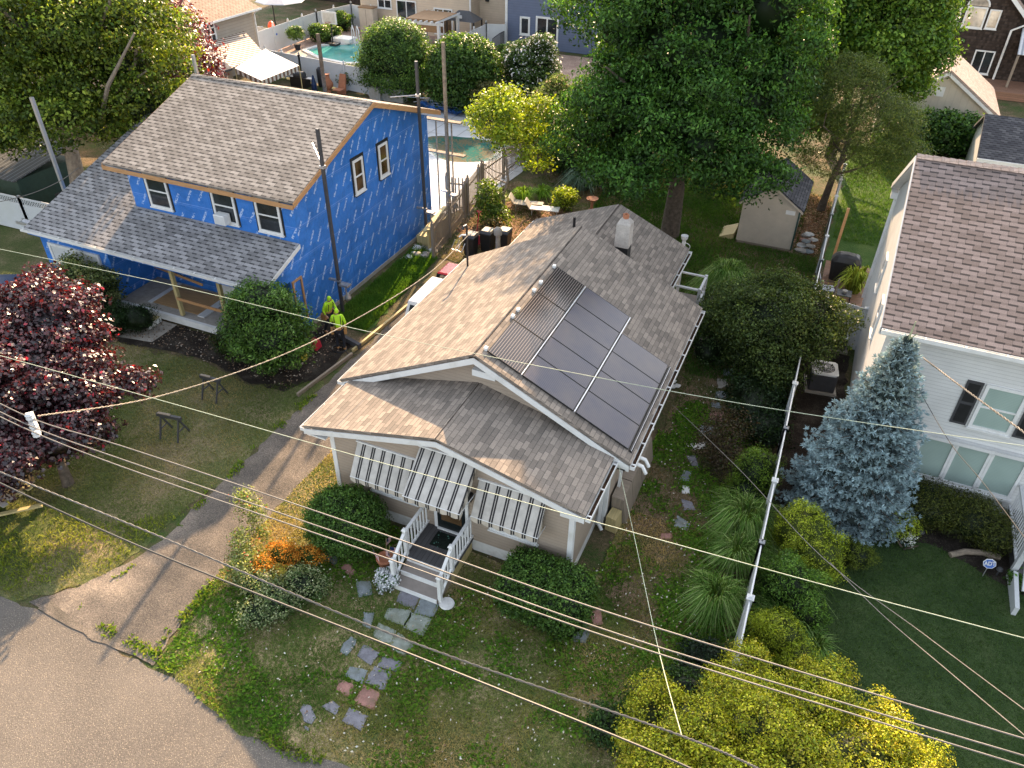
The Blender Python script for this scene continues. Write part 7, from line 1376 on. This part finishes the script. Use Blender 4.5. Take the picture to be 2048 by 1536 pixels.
# flag pot
g = at(772, 1130); fp = thing('flag_pot', 'terracotta pot with small american flags left of the steps', 'flower pot', (g.x, g.y, 0)); x, y = g.x, g.y
MB().lathe([(.17, 0), (.24, .28), (.26, .3), (.24, .34), (.2, .34), (.18, .28)], (x, y, 0), 14).build('pot', M['terracotta'], fp, smooth=True)
M['flag'] = None
def flagmat():
    m, t, b, o = nt('flag stripes'); u = t.nodes.new('ShaderNodeTexCoord'); s = t.nodes.new('ShaderNodeSeparateXYZ'); t.links.new(u.outputs['UV'], s.inputs[0]); f = math_(t, 'FRACT', math_(t, 'DIVIDE', s.outputs[1], .042)); col = mixc(t, math_(t, 'LESS_THAN', f, .5), (.75, .74, .72), (.5, .02, .03)); t.links.new(col, b.inputs['Base Color']); return m
M['flag'] = flagmat()
for i, (dx, dy, a, w_) in enumerate(((-.1, -.1, -.5, .3), (.08, .02, .4, .28), (-.02, .1, 1.6, .26), (.14, -.08, 2.6, .24))):
    MB().tube([(x+dx, y+dy, .25), (x+dx*2.2, y+dy*2.2, .85)], .006, 5).build('flag_staff', M['pine'], fp); c, s_ = math.cos(a), math.sin(a)
    P = [(x+dx*2, y+dy*2, .58), (x+dx*2+c*w_, y+dy*2+s_*w_-.02, .52), (x+dx*2.1+c*w_, y+dy*2+s_*w_, .72), (x+dx*2.2, y+dy*2.2, .80)]; fo = MB().poly(P).build('flag', M['flag'], fp)
    q = lambda u, v: tuple(Vector(P[0])*(1-u)*(1-v)+Vector(P[1])*u*(1-v)+Vector(P[2])*u*v+Vector(P[3])*(1-u)*v+Vector((s_, -c, 0))*.004)
    MB().poly([q(0, .45), q(.42, .45), q(.42, 1), q(0, 1)]).poly([tuple(Vector(v)-Vector((s_, -c, 0))*.008) for v in (q(0, .45), q(0, 1), q(.42, 1), q(.42, .45))]).build('canton', M['blue_paint'], fo)
# ---- neighbour side: condensers, grill, patio set, sign
def condenser(label, x, y, s=.8, h=.75):
    t = thing('air_conditioner_unit', label, 'air conditioner', (x, y, 0), R(8), 'outdoor units by the white house'); MB().box(-s/2-.1, s/2+.1, -s/2-.1, s/2+.1, -.05, .06).build('pad', M['concrete'], t, local=True)
    b = MB().box(-s/2, s/2, -s/2, s/2, .06, h).build('unit_body', M['dark_grey'], t, local=True, bevel=.04); tp = MB(); n = 28; o_ = []; i_ = []
    for k in range(n):
        a = k*math.tau/n; c, sn = math.cos(a), math.sin(a); m_ = max(abs(c), abs(sn)); o_.append((c/m_*s/2*1.02, sn/m_*s/2*1.02)); i_.append((c*s*.38, sn*s*.38))
    for k in range(n): k2 = (k+1) % n; tp.poly([(*o_[k], h+.03), (*o_[k2], h+.03), (*i_[k2], h+.05), (*i_[k], h+.05)]); tp.poly([(*o_[k], h-.02), (*o_[k2], h-.02), (*o_[k2], h+.03), (*o_[k], h+.03)])
    tp.build('top_ring', M['vinyl'], t, local=True); gr = MB()
    for r in (.09, .16, .23, .3): gr.tube([(r*math.cos(k*math.tau/20), r*math.sin(k*math.tau/20), h+.055) for k in range(21)], .006, 4)
    for k in range(8): a = k*math.tau/8; gr.tube([(.05*math.cos(a), .05*math.sin(a), h+.055), (s*.38*math.cos(a), s*.38*math.sin(a), h+.055)], .006, 4)
    gr.build('fan_grille', M['steel'], t, local=True); MB().lathe([(.07, 0), (.07, .02), (.02, .03)], (0, 0, h+.05), 12).build('hub', M['steel'], t, local=True); fb = MB()
    for k in range(4): a = k*math.tau/4; c, sn = math.cos(a), math.sin(a); fb.poly([(.05*c, .05*sn, h-.01), (.28*math.cos(a-.3), .28*math.sin(a-.3), h-.04), (.28*math.cos(a+.3), .28*math.sin(a+.3), h+.0)])
    fb.build('fan_blades', M['black'], t, local=True)
g = at(1650, 737, .8); condenser('air conditioner unit with white fan ring beside the white fence', g.x, g.y, .9, .8)
g = at(1665, 700); condenser('second darker outdoor unit behind the first one', g.x+.05, g.y+.3, .7, .6)
sheet('deck_boards', [(.75, 29.2), (2.55, 29.2), (2.9, 36.0), (.75, 36.0)], 0, M['deck_red'], amp=0)
x, y = 1.55, 34.4; gc = thing('covered_grill', 'large barbecue grill under a black cover on the neighbour deck', 'grill', (x, y, 0))
mb = MB(); n = 12; V_ = []
for z, sx, sy, ox in ((0, .62, .42, 0), (.5, .68, .46, .01), (.95, .74, .48, .0), (1.18, .58, .36, 0), (1.26, .4, .22, 0)):
    V_.append([(x+ox+sx*max(-.86, min(.86, math.cos(k*math.tau/n)*1.2)), y+sy*max(-.86, min(.86, math.sin(k*math.tau/n)*1.2)), z+.02*math.sin(k*2.3)) for k in range(n)])
s = len(mb.v); mb.v += [p for r_ in V_ for p in r_]
for i in range(len(V_)-1):
    for k in range(n): k2 = (k+1) % n; mb.f.append((i*n+k, i*n+k2, (i+1)*n+k2, (i+1)*n+k))
mb.f.append(tuple((len(V_)-1)*n+k for k in range(n))); mb.build('grill_cover', M['black'], gc, bevel=.03); MB().box(x-.5, x+.5, y-.3, y+.3, 0, .12).build('grill_base', M['dark_grey'], gc)
def patio_chair(label, x, y, rz, m='canvas_grey'):
    t = thing('patio_chair', label, 'patio chair', (x, y, 0), rz, 'chairs on the neighbour deck'); MB().box(-.27, .27, -.27, .27, .4, .45).build('seat', M[m], t, local=True, bevel=.01); MB().hexa([(-.27, -.3, .42), (.27, -.3, .42), (.27, -.26, .42), (-.27, -.26, .42)], [(-.25, -.45, .98), (.25, -.45, .98), (.25, -.42, .98), (-.25, -.42, .98)]).build('backrest', M[m], t, local=True)
    for sx in (-.26, .26):
        for sy in (-.26, .25): MB().box(sx-.015, sx+.015, sy-.015, sy+.015, 0, .42).build('leg', M['black'], t, local=True)
        MB().tube([(sx, .25, .42), (sx, .27, .62), (sx, -.3, .64)], .014, 5).build('armrest', M['black'], t, local=True)
patio_chair('patio chair against the white fence on the neighbour deck', 1.05, 32.4, R(-80)); patio_chair('patio chair nearest the white gate panel on the neighbour deck', 1.5, 30.9, R(0))
x, y = 1.75, 32.2; tb = thing('patio_table', 'small dark glass patio table with a flower pot on the deck', 'table', (x, y, 0)); MB().box(x-.3, x+.3, y-.3, y+.3, .44, .47).build('table_top', M['dark_grey'], tb)
for sx in (-.27, .27):
    for sy in (-.27, .27): MB().box(x+sx-.015, x+sx+.015, y+sy-.015, y+sy+.015, 0, .44).build('leg', M['black'], tb)
tag(MB().lathe([(.08, 0), (.11, .12), (.06, .12)], (x, y, .471), 10).build('flower_pot', M['concrete'], None, (x, y, .47)), 'small pot standing on the dark patio table', 'flower pot')
tag(MB().hexa([(.95, 35.7, 0), (1.07, 35.7, 0), (1.07, 35.82, 0), (.95, 35.82, 0)], [(1.0, 35.9, 2.7), (1.12, 35.9, 2.7), (1.12, 36.02, 2.7), (1.0, 36.02, 2.7)]).build('wooden_post', M['fascia'], None, (1.0, 35.8, 0)), 'tall tan wooden post beside the white fence on the neighbour side', 'post')
tag(MB().tube([(1.3, 30.6, 0), (1.35, 30.9, 1.7)], .035, 7).build('umbrella_pole', M['grey_wood'], None, (1.3, 30.6, 0)), 'thin dark pole rising from the neighbour deck by the gate', 'pole')
g = at(1965, 1152); x, y = g.x, g.y; sg = thing('security_sign', 'small blue octagonal security sign on a stake in the mulch', 'sign', (x, y, 0), R(20))
MB().tube([(0, 0, -.05), (0, 0, .42)], .012, 6).build('stake', M['alu'], sg, local=True)
tl = R(-38); oc = lambda r, yy: [(r*math.cos(k*math.tau/8+R(22.5)), yy*math.cos(tl)-(r*.72*math.sin(k*math.tau/8+R(22.5)))*math.sin(tl)*0-yy*0+r*.72*math.sin(k*math.tau/8+R(22.5))*math.sin(-tl), .52+r*.72*math.sin(k*math.tau/8+R(22.5))*math.cos(tl)-yy*math.sin(-tl)*-1) for k in range(8)]
MB().hexa(oc(.19, .004)[::-1], oc(.19, -.004)[::-1]).build('board', M['vinyl'], sg, local=True); MB().poly(oc(.17, -.007)).build('face', plain('sign blue', (.05, .13, .42), .4), sg, local=True)
cu = bpy.data.curves.new('lettering', 'FONT'); cu.body = 'ADT'; cu.size = .15; cu.align_x = 'CENTER'; cu.align_y = 'CENTER'; cu.extrude = .002; cu.offset = .004; cu.materials.append(M['vinyl']); tx = bpy.data.objects.new('lettering', cu); COL.objects.link(tx); bpy.context.view_layer.update(); tm = bpy.data.meshes.new_from_object(tx); bpy.data.objects.remove(tx); tx = bpy.data.objects.new('lettering', tm); COL.objects.link(tx); tx.parent = sg; tx.location = (0, -.012, .52+.008); tx.rotation_euler = (R(90)-R(38), 0, 0)
tag(MB().tube([at(1900, 1110, .05), at(1930, 1103, .08), at(1965, 1105, .08), at(2000, 1115, .05)], .09, 8).build('log', M['bark_pale'], None, tuple(at(1950, 1106))), 'curved log edging in the mulch under the yew hedge', 'log')
# trailer with lumber below the red maple, plank on the grass
tr_ = thing('utility_trailer', 'wooden sided utility trailer carrying boards at the left edge', 'trailer', (-21.0, 9.1, 0), R(-4))
MB().box(-1.9, 1.1, -.75, .75, .45, .52).build('bed', M['grey_wood'], tr_, local=True)
for y_ in (-.75, .75): MB().box(-1.9, 1.1, y_-.02, y_+.02, .521, .95).build('side_board', M['plywood'], tr_, local=True)
for y_ in (-.84, .84): w_ = MB().tube([(-.4, y_-.1, .3), (-.4, y_+.1, .3)], .3, 14).build('wheel', M['rubber'], tr_, local=True)
MB().box(1.06, 1.1, -.73, .73, .521, .95).build('tailgate', M['plywood'], tr_, local=True)
for i in range(4): MB().beam((-1.6, -.45+i*.26, .62), (1.5, -.4+i*.26, .66), .16, .05).build('cargo_board', M['alu' if i < 2 else 'pine'], tr_, local=True)
a, b = at(0, 1057, .12), at(86, 1012, .12); tag(MB().beam((a.x-1.5, a.y-.55, .1), (b.x, b.y, .16), .12, .06).build('plank', M['pine'], None, tuple(b)), 'long pale plank lying on the grass at the left edge', 'plank')
# items left of the wrapped house
g = at(215, 305); tag(MB().lathe([(1.0, 0), (1.12, .12), (1.0, .3), (.85, .3), (.8, .08)], (-30.6, 30.6, 0), 22).build('kiddie_pool', plain('bright blue plastic', (.02, .22, .5), .4), None, (-30.6, 30.6, 0), smooth=True), 'blue plastic paddling pool under the big left tree', 'pool')
tag(MB().box(-35.8, -34.5, 24.6, 25.6, 0, 1.1).build('storage_bin', M['black'], None, (-35, 25, 0), bevel=.04), 'black storage box beside the big left tree trunk', 'box')
cs = thing('carport', 'dark metal roofed carport at the left edge behind the lattice fence', 'carport', (-40, 25.5, 0)); MB().slab([(-43, 23.6, 1.9), (-37, 23.6, 1.9), (-37, 27.5, 2.5), (-43, 27.5, 2.5)], .05).build('roof', stripes('ribbed dark metal', .3, [(.0, .12)], (.06, .065, .07), (.18, .2, .22)), cs); MB().box(-42.9, -37.1, 23.8, 27.3, 0, 1.85).build('wall', plain('dark green panel', (.03, .06, .045), .7), cs)
# debris, tarps behind the patio
mb = MB(); g = at(925, 225)
for i in range(14): a = RNG.uniform(-.5, .6); L_ = RNG.uniform(1.5, 3.2); c = Vector((g.x-1.5+RNG.uniform(-1.5, 1.5), g.y+RNG.uniform(-.6, .8), .25+.05*i)); d = Vector((math.cos(a), math.sin(a), RNG.uniform(-.1, .25)))*L_/2; mb.beam(c-d, c+d, .05, .03)
tag(mb.build('metal_frame_pile', M['alu'], None, (g.x, g.y, 0)), 'tangle of metal frames and blue tarp at the back of the patio', 'debris')
bm_ = MB(); g = at(900, 222)
for i in range(6):
    for j in range(5):
        f = lambda a, b: (g.x-2.2+a*.6, g.y-1+b*.5, .25+.22*math.sin(a*2.1+b*1.3)+.15*math.cos(b*2.7)); bm_.poly([f(i, j), f(i+1, j), f(i+1, j+1), f(i, j+1)])
tag(bm_.build('blue_tarp', plain('blue tarpaulin', (.04, .14, .42), .5, .2, 4), None, (g.x, g.y, 0), smooth=True), 'crumpled blue tarpaulin behind the top corner of the wrapped house', 'tarp')
for i, (q, lb) in enumerate((((755, 200), 'left pale box'), ((778, 200), 'tall middle pale box'), ((800, 203), 'right pale box'))): g = at(*q); tag(MB().box(g.x-.45, g.x+.45, g.y-.35, g.y+.35, 0, .9 if i != 1 else 1.5).build('storage_box', M['concrete'], None, (g.x, g.y, 0), bevel=.03), lb+' in the shade under the left tall hedge bush', 'box')
# ---- far pool yard
wp = [at(608, 102), at(640, 92), at(700, 88), at(722, 86), at(745, 100), at(735, 128), at(690, 128), at(640, 118)]
sheet('far_pool_water', wp, 0, M['water'], amp=0); mb = MB()
for a, b in zip(wp, wp[1:]+wp[:1]): mb.beam(a+Vector((0, 0, .06)), b+Vector((0, 0, .06)), .35, .12)
tag(mb.build('pool_coping', M['foundation'], None, tuple(wp[0])), 'pale rim around the far backyard pool', 'pool edge')
g = at(690, 84); tag(MB().box(g.x-.9, g.x+1.0, g.y-.8, g.y+.5, .1, .45).build('diving_board', M['white_gloss'], None, (g.x, g.y, 0), bevel=.05), 'white diving platform at the back of the far pool', 'diving board')
for i, (q, lb) in enumerate((((706, 88), 'curved white pool handrail by the diving platform'), ((735, 95), 'curved white pool handrail at the right pool end'))):
    g = at(*q); mb = MB()
    for dx in (0, .5): mb.tube([(g.x+dx, g.y, 0), (g.x+dx, g.y, 1.3), (g.x+dx+.3, g.y-.3, 1.6), (g.x+dx+.7, g.y-.7, 1.3), (g.x+dx+.8, g.y-.8, .1)], .05, 6)
    tag(mb.build('pool_handrail', M['vinyl'], None, (g.x, g.y, 0), smooth=True), lb, 'handrail', 'pool handrails')
g = at(666, 90); hp = thing('basketball_hoop', 'portable basketball hoop with clear backboard beside the far pool', 'basketball hoop', (g.x, g.y, 0)); x, y = g.x, g.y
MB().tube([(x, y, 0), (x, y+.1, 2.4)], .06, 6).build('pole', M['black'], hp); MB().box(x-.75, x+.75, y-.12, y-.06, 1.75, 2.75).build('backboard', M['vinyl'], hp); MB().box(x-.6, x+.6, y-.128, y-.122, 1.87, 2.62).build('backboard_panel', plain('tinted backboard', (.5, .48, .44), .3), hp); MB().tube([(x+.24*math.cos(k*math.tau/12), y-.4+.24*math.sin(k*math.tau/12), 1.9) for k in range(13)], .025, 5).build('rim', M['terracotta'], hp); MB().box(x-.6, x+.6, y-.4, y+.4, 0, .2).build('base', M['black'], hp, bevel=.04)
pg = thing('pergola', 'white pergola with brown canvas canopy in front of the beige house', 'pergola', (-35, 61.5, 0)); C4 = [at(812, 46, 2.5), at(877, 52, 2.5), at(915, 36, 2.5), at(850, 30, 2.5)]
for c in C4: MB().box(c.x-.11, c.x+.11, c.y-.11, c.y+.11, 0, 2.6).build('post', M['vinyl'], pg)
mb = MB()
for a, b in ((0, 1), (2, 3)): mb.beam(C4[a]+(C4[a]-C4[b]).normalized()*.4+Vector((0, 0, .1)), C4[b]+(C4[b]-C4[a]).normalized()*.4+Vector((0, 0, .1)), .1, .22)
for i in range(7): t0 = i/6; p, q = C4[0].lerp(C4[1], t0), C4[3].lerp(C4[2], t0); d = (q-p).normalized()*.45; mb.beam(p-d+Vector((0, 0, .28)), q+d+Vector((0, 0, .28)), .07, .15)
mb.build('beams', M['vinyl'], pg); up = Vector((0, 0, .4)); MB().slab([C4[0]+up, C4[1]+up, C4[2]+up, C4[3]+up], .03).poly([C4[0]+up, C4[0]-Vector((0, 0, .55)), C4[1]-Vector((0, 0, .55)), C4[1]+up]).build('canopy', M['canvas_brown'], pg)
tag(MB().box(-36.2, -33.2, 62.3, 63.1, 0, .75).build('outdoor_sofa', M['grey_wood'], None, (-34.7, 62.7, 0), bevel=.05), 'brown outdoor sofa under the pergola canopy', 'sofa')
gz = thing('gazebo', 'small black metal roofed grill gazebo beside the pergola', 'gazebo', (-33, 65.2, 0)); x, y = -32.7, 64.9
MB().hexa([(x-1.4, y-.9, 2.2), (x+1.4, y-.9, 2.2), (x+1.4, y+.9, 2.2), (x-1.4, y+.9, 2.2)], [(x-.5, y-.1, 2.9), (x+.5, y-.1, 2.9), (x+.5, y+.1, 2.9), (x-.5, y+.1, 2.9)]).build('roof', M['dark_grey'], gz)
for sx in (-1.3, 1.3):
    for sy in (-.8, .8): MB().box(x+sx-.06, x+sx+.06, y+sy-.06, y+sy+.06, 0, 2.2).build('post', M['black'], gz)
g = at(735, 66); cb = thing('storage_cabinet', 'tall beige storage cabinet against the beige house corner', 'cabinet', (g.x, g.y, 0)); x, y = g.x, g.y+.4; MB().box(x-.75, x+.75, y-.4, y+.4, 0, 2.1).build('cabinet_body', M['cream'], cb, bevel=.02); MB().box(x-.8, x+.8, y-.45, y+.45, 2.1, 2.2).build('lid', M['canvas_brown'], cb, bevel=.02); MB().box(x-.012, x+.012, y-.412, y-.401, .1, 2.0).build('door_gap', M['dark_grey'], cb)
for q, lb in (((755, 70), 'white plastic chair left of two by the beige cabinet'), ((769, 70), 'white plastic chair right of two by the beige cabinet')):
    g = at(*q); t = thing('plastic_chair', lb, 'chair', (g.x, g.y, 0), 0, 'white plastic chairs'); MB().box(-.27, .27, -.25, .25, .38, .44).build('seat', M['vinyl'], t, local=True, bevel=.02); MB().lathe([(.3, .0), (.32, .4)], (0, .0, .44), 12).build('backrest', M['vinyl'], t, local=True)
    for sx in (-.24, .24):
        for sy in (-.22, .22): MB().box(sx-.03, sx+.03, sy-.03, sy+.03, 0, .38).build('leg', M['vinyl'], t, local=True)
for i, (dx, dz, c, nm) in enumerate(((0, .4, (.02, .2, .5), 'blue'), (.5, .55, (.5, .03, .04), 'red'), (-.5, .5, (.1, .4, .35), 'teal'), (.1, 1.1, (.3, .5, .6), 'pale blue'), (.55, 1.2, (.08, .15, .5), 'royal blue'), (.1, 1.75, (.75, .10, .03), 'orange red'), (-.35, .25, (.12, .45, .05), 'green'))):
    g = at(543, 100); x, y = g.x+dx*.7, g.y+(i % 3)*.2; tag(MB().lathe([(.02, -.4), (.22, -.28), (.32, 0), (.22, .28), (.02, .42)], (x, y, dz+.1), 12).build('pool_float', plain('float '+nm, c, .35, .1, 3), None, (x, y, 0), smooth=True), '%s inflatable pool toy in the heap by the taupe house corner' % nm, 'pool toy')
um = thing('patio_umbrella', 'pale grey patio umbrella behind the taupe house', 'umbrella', (-50.5, 62, 0)); x, y = -50.0, 62.2; MB().tube([(x-1, y, 0), (x-1, y, 3.4)], .06, 6).build('pole', M['black'], um); MB().lathe([(2.3, 0), (2.2, .05), (.05, .75)], (x, y, 2.7), 8).build('canopy', M['canvas_grey'], um)
vinyl_fence('deck_railing', 'white railing in front of the grey patio umbrella', [at(500, 50, 1.), at(548, 62, 1.), at(602, 42, 1.)], 1.0, 1.8)
g = at(603, 178); gr_ = thing('barbecue_grill', 'black barbecue grill behind the roof ridge near the white fence', 'grill', (g.x, g.y, 0)); x, y = g.x, g.y; MB().box(x-.7, x+.7, y-.3, y+.3, .2, .9).build('cart', M['black'], gr_); MB().tube([(x-.4, y, 1.0), (x+.4, y, 1.0)], .28, 12).build('hood', M['dark_grey'], gr_, smooth=True); MB().box(x+.7, x+1.2, y-.25, y+.25, .85, .9).build('side_shelf', M['steel'], gr_)
g = at(645, 172); tag(MB().lathe([(.3, 0), (.32, 1.2), (.2, 1.35), (.02, 1.38)], (g.x, g.y, 0), 12).build('smoker', M['black'], None, (g.x, g.y, 0), smooth=True), 'black upright smoker against the white pool fence', 'smoker')
g = at(652, 184); tag(MB().lathe([(.16, 0), (.12, .2), (.34, .45), (.36, .7), (.16, 1.0), (.13, 1.25), (.2, 1.32)], (g.x+.3, g.y, 0), 12).build('chiminea', M['terracotta'], None, (g.x, g.y, 0), smooth=True), 'terracotta chiminea beside the black smoker', 'chiminea')
g = at(630, 185); tag(MB().lathe([(.22, 0), (.2, .6), (.06, 1.2), (.02, 1.25)], (g.x, g.y, 0), 10).build('closed_umbrella', M['blue_paint'], None, (g.x, g.y, 0)), 'dark blue closed umbrella left of the chiminea', 'umbrella')
g = at(683, 188); ad = MB().hexa([(g.x-.35, g.y, 0), (g.x+.35, g.y, 0), (g.x+.35, g.y+.1, 0), (g.x-.35, g.y+.1, 0)], [(g.x-.25, g.y+.4, 1.3), (g.x+.25, g.y+.4, 1.3), (g.x+.25, g.y+.5, 1.3), (g.x-.25, g.y+.5, 1.3)]); ad.box(g.x-.35, g.x+.35, g.y-.6, g.y, .35, .42); tag(ad.build('garden_chair', M['terracotta'], None, (g.x, g.y, 0)), 'orange wooden garden chair behind the roof ridge', 'chair')
tag(MB().box(-25.5, -23.9, 51.2, 54, .0, .03).build('pool_edge', plain('turquoise pool', (.05, .45, .6), .1), None, (-24, 52, 0)), 'sliver of turquoise pool seen left of the white flowered shrub', 'pool')
for q, lb in (((1005, 128), 'terracotta pot left of the white flowered shrub'), ((1012, 140), 'pale pot with green leaves left of the white flowered shrub')):
    g = at(*q); bsh = bush('potted_plant', lb, 'potted plant', (g.x, g.y), [(g.x, g.y, 1.1, .4, .4, .35)], la(40, 14, .15, .18, HB), corec=None, stem=False); MB().lathe([(.2, 0), (.32, .6), (.34, .66), (.2, .66)], (g.x, g.y, 0), 12).build('pot', M['terracotta' if 'terra' in lb else 'concrete'], bsh)
mb = MB(); A_ = [at(985, 110), at(1000, 98), at(1012, 92)]
for p, q in zip(A_[:-1], A_[1:]):
    for i in range(9): c = p.lerp(q, i/9); mb.tube([tuple(c), (c.x, c.y, 1.3)], .025, 4)
    mb.beam(p+Vector((0, 0, 1.3)), q+Vector((0, 0, 1.3)), .05); mb.beam(p+Vector((0, 0, .2)), q+Vector((0, 0, .2)), .05)
tag(mb.build('pool_safety_fence', M['dark_grey'], None, tuple(A_[0])), 'dark mesh pool fence left of the slate blue house', 'fence')
ld_ = at(988, 45); tag(MB().beam((ld_.x-.3, ld_.y, 0), (ld_.x, ld_.y+.5, 2.4), .35, .12).build('folded_umbrella', M['redstone'], None, tuple(ld_)), 'folded red brown umbrella against the beige wall', 'umbrella')
# small round solar lights and litter bits on the ground
for i, q in enumerate(((1838, 1075), (1993, 1150))): g = at(*q); tag(MB().lathe([(.02, 0), (.02, .2), (.09, .22), (.07, .28), (.01, .3)], (g.x, g.y, 0), 10).build('garden_light', M['dark_grey'], None, (g.x, g.y, 0), smooth=True), ('dark garden light beside the potted white flowers', 'dark garden light beside the leafy plant and sign')[i], 'garden light')
SUN_E, SUN_C, SKY_S = 17.0, (1.0, .69, .40), .49
# ================================================================== camera, sun and sky
cam = bpy.data.cameras.new('camera'); co = bpy.data.objects.new('camera', cam); COL.objects.link(co)
cam.sensor_width = 36; cam.lens = 36*CF/2048; cam.clip_end = 2000; cam.clip_start = .1
mat_ = Matrix((( _R.x, _U.x, -_f.x), (_R.y, _U.y, -_f.y), (_R.z, _U.z, -_f.z))).to_4x4(); mat_.translation = (0, 0, CH)
co.matrix_world = mat_; S.camera = co
EL = R(25.0); AZ = math.atan2(-.22, .976)       # sun stands behind the houses, slightly left
sd = Vector((math.sin(AZ)*math.cos(EL), math.cos(AZ)*math.cos(EL), math.sin(EL)))
ld = bpy.data.lights.new('sun', 'SUN'); ld.energy = SUN_E; ld.angle = R(.6); ld.color = SUN_C
lo = bpy.data.objects.new('sun', ld); COL.objects.link(lo); lo.rotation_euler = (-sd).to_track_quat('-Z', 'Y').to_euler(); lo.location = (0, 0, 60)
w = bpy.data.worlds.new('World'); S.world = w; w.use_nodes = True; t = w.node_tree; bg = t.nodes['Background']
sk = t.nodes.new('ShaderNodeTexSky'); sk.sky_type = 'NISHITA'; sk.sun_disc = False; sk.sun_elevation = EL; sk.sun_rotation = AZ; sk.air_density = 1.2; sk.dust_density = 2.5; sk.ozone_density = 1.
hs = t.nodes.new('ShaderNodeHueSaturation'); hs.inputs['Saturation'].default_value = .45; t.links.new(sk.outputs[0], hs.inputs['Color']); t.links.new(hs.outputs[0], bg.inputs[0]); bg.inputs[1].default_value = SKY_S
S.view_settings.view_transform = 'Standard'; S.view_settings.look = 'None'; S.view_settings.exposure = 0; S.view_settings.gamma = 1
S.cycles.max_bounces = 6; S.cycles.diffuse_bounces = 3; S.cycles.glossy_bounces = 2; S.cycles.transmission_bounces = 3; S.cycles.transparent_max_bounces = 6
S.cycles.use_adaptive_sampling = True; S.cycles.use_denoising = True; S.cycles.sample_clamp_indirect = 6
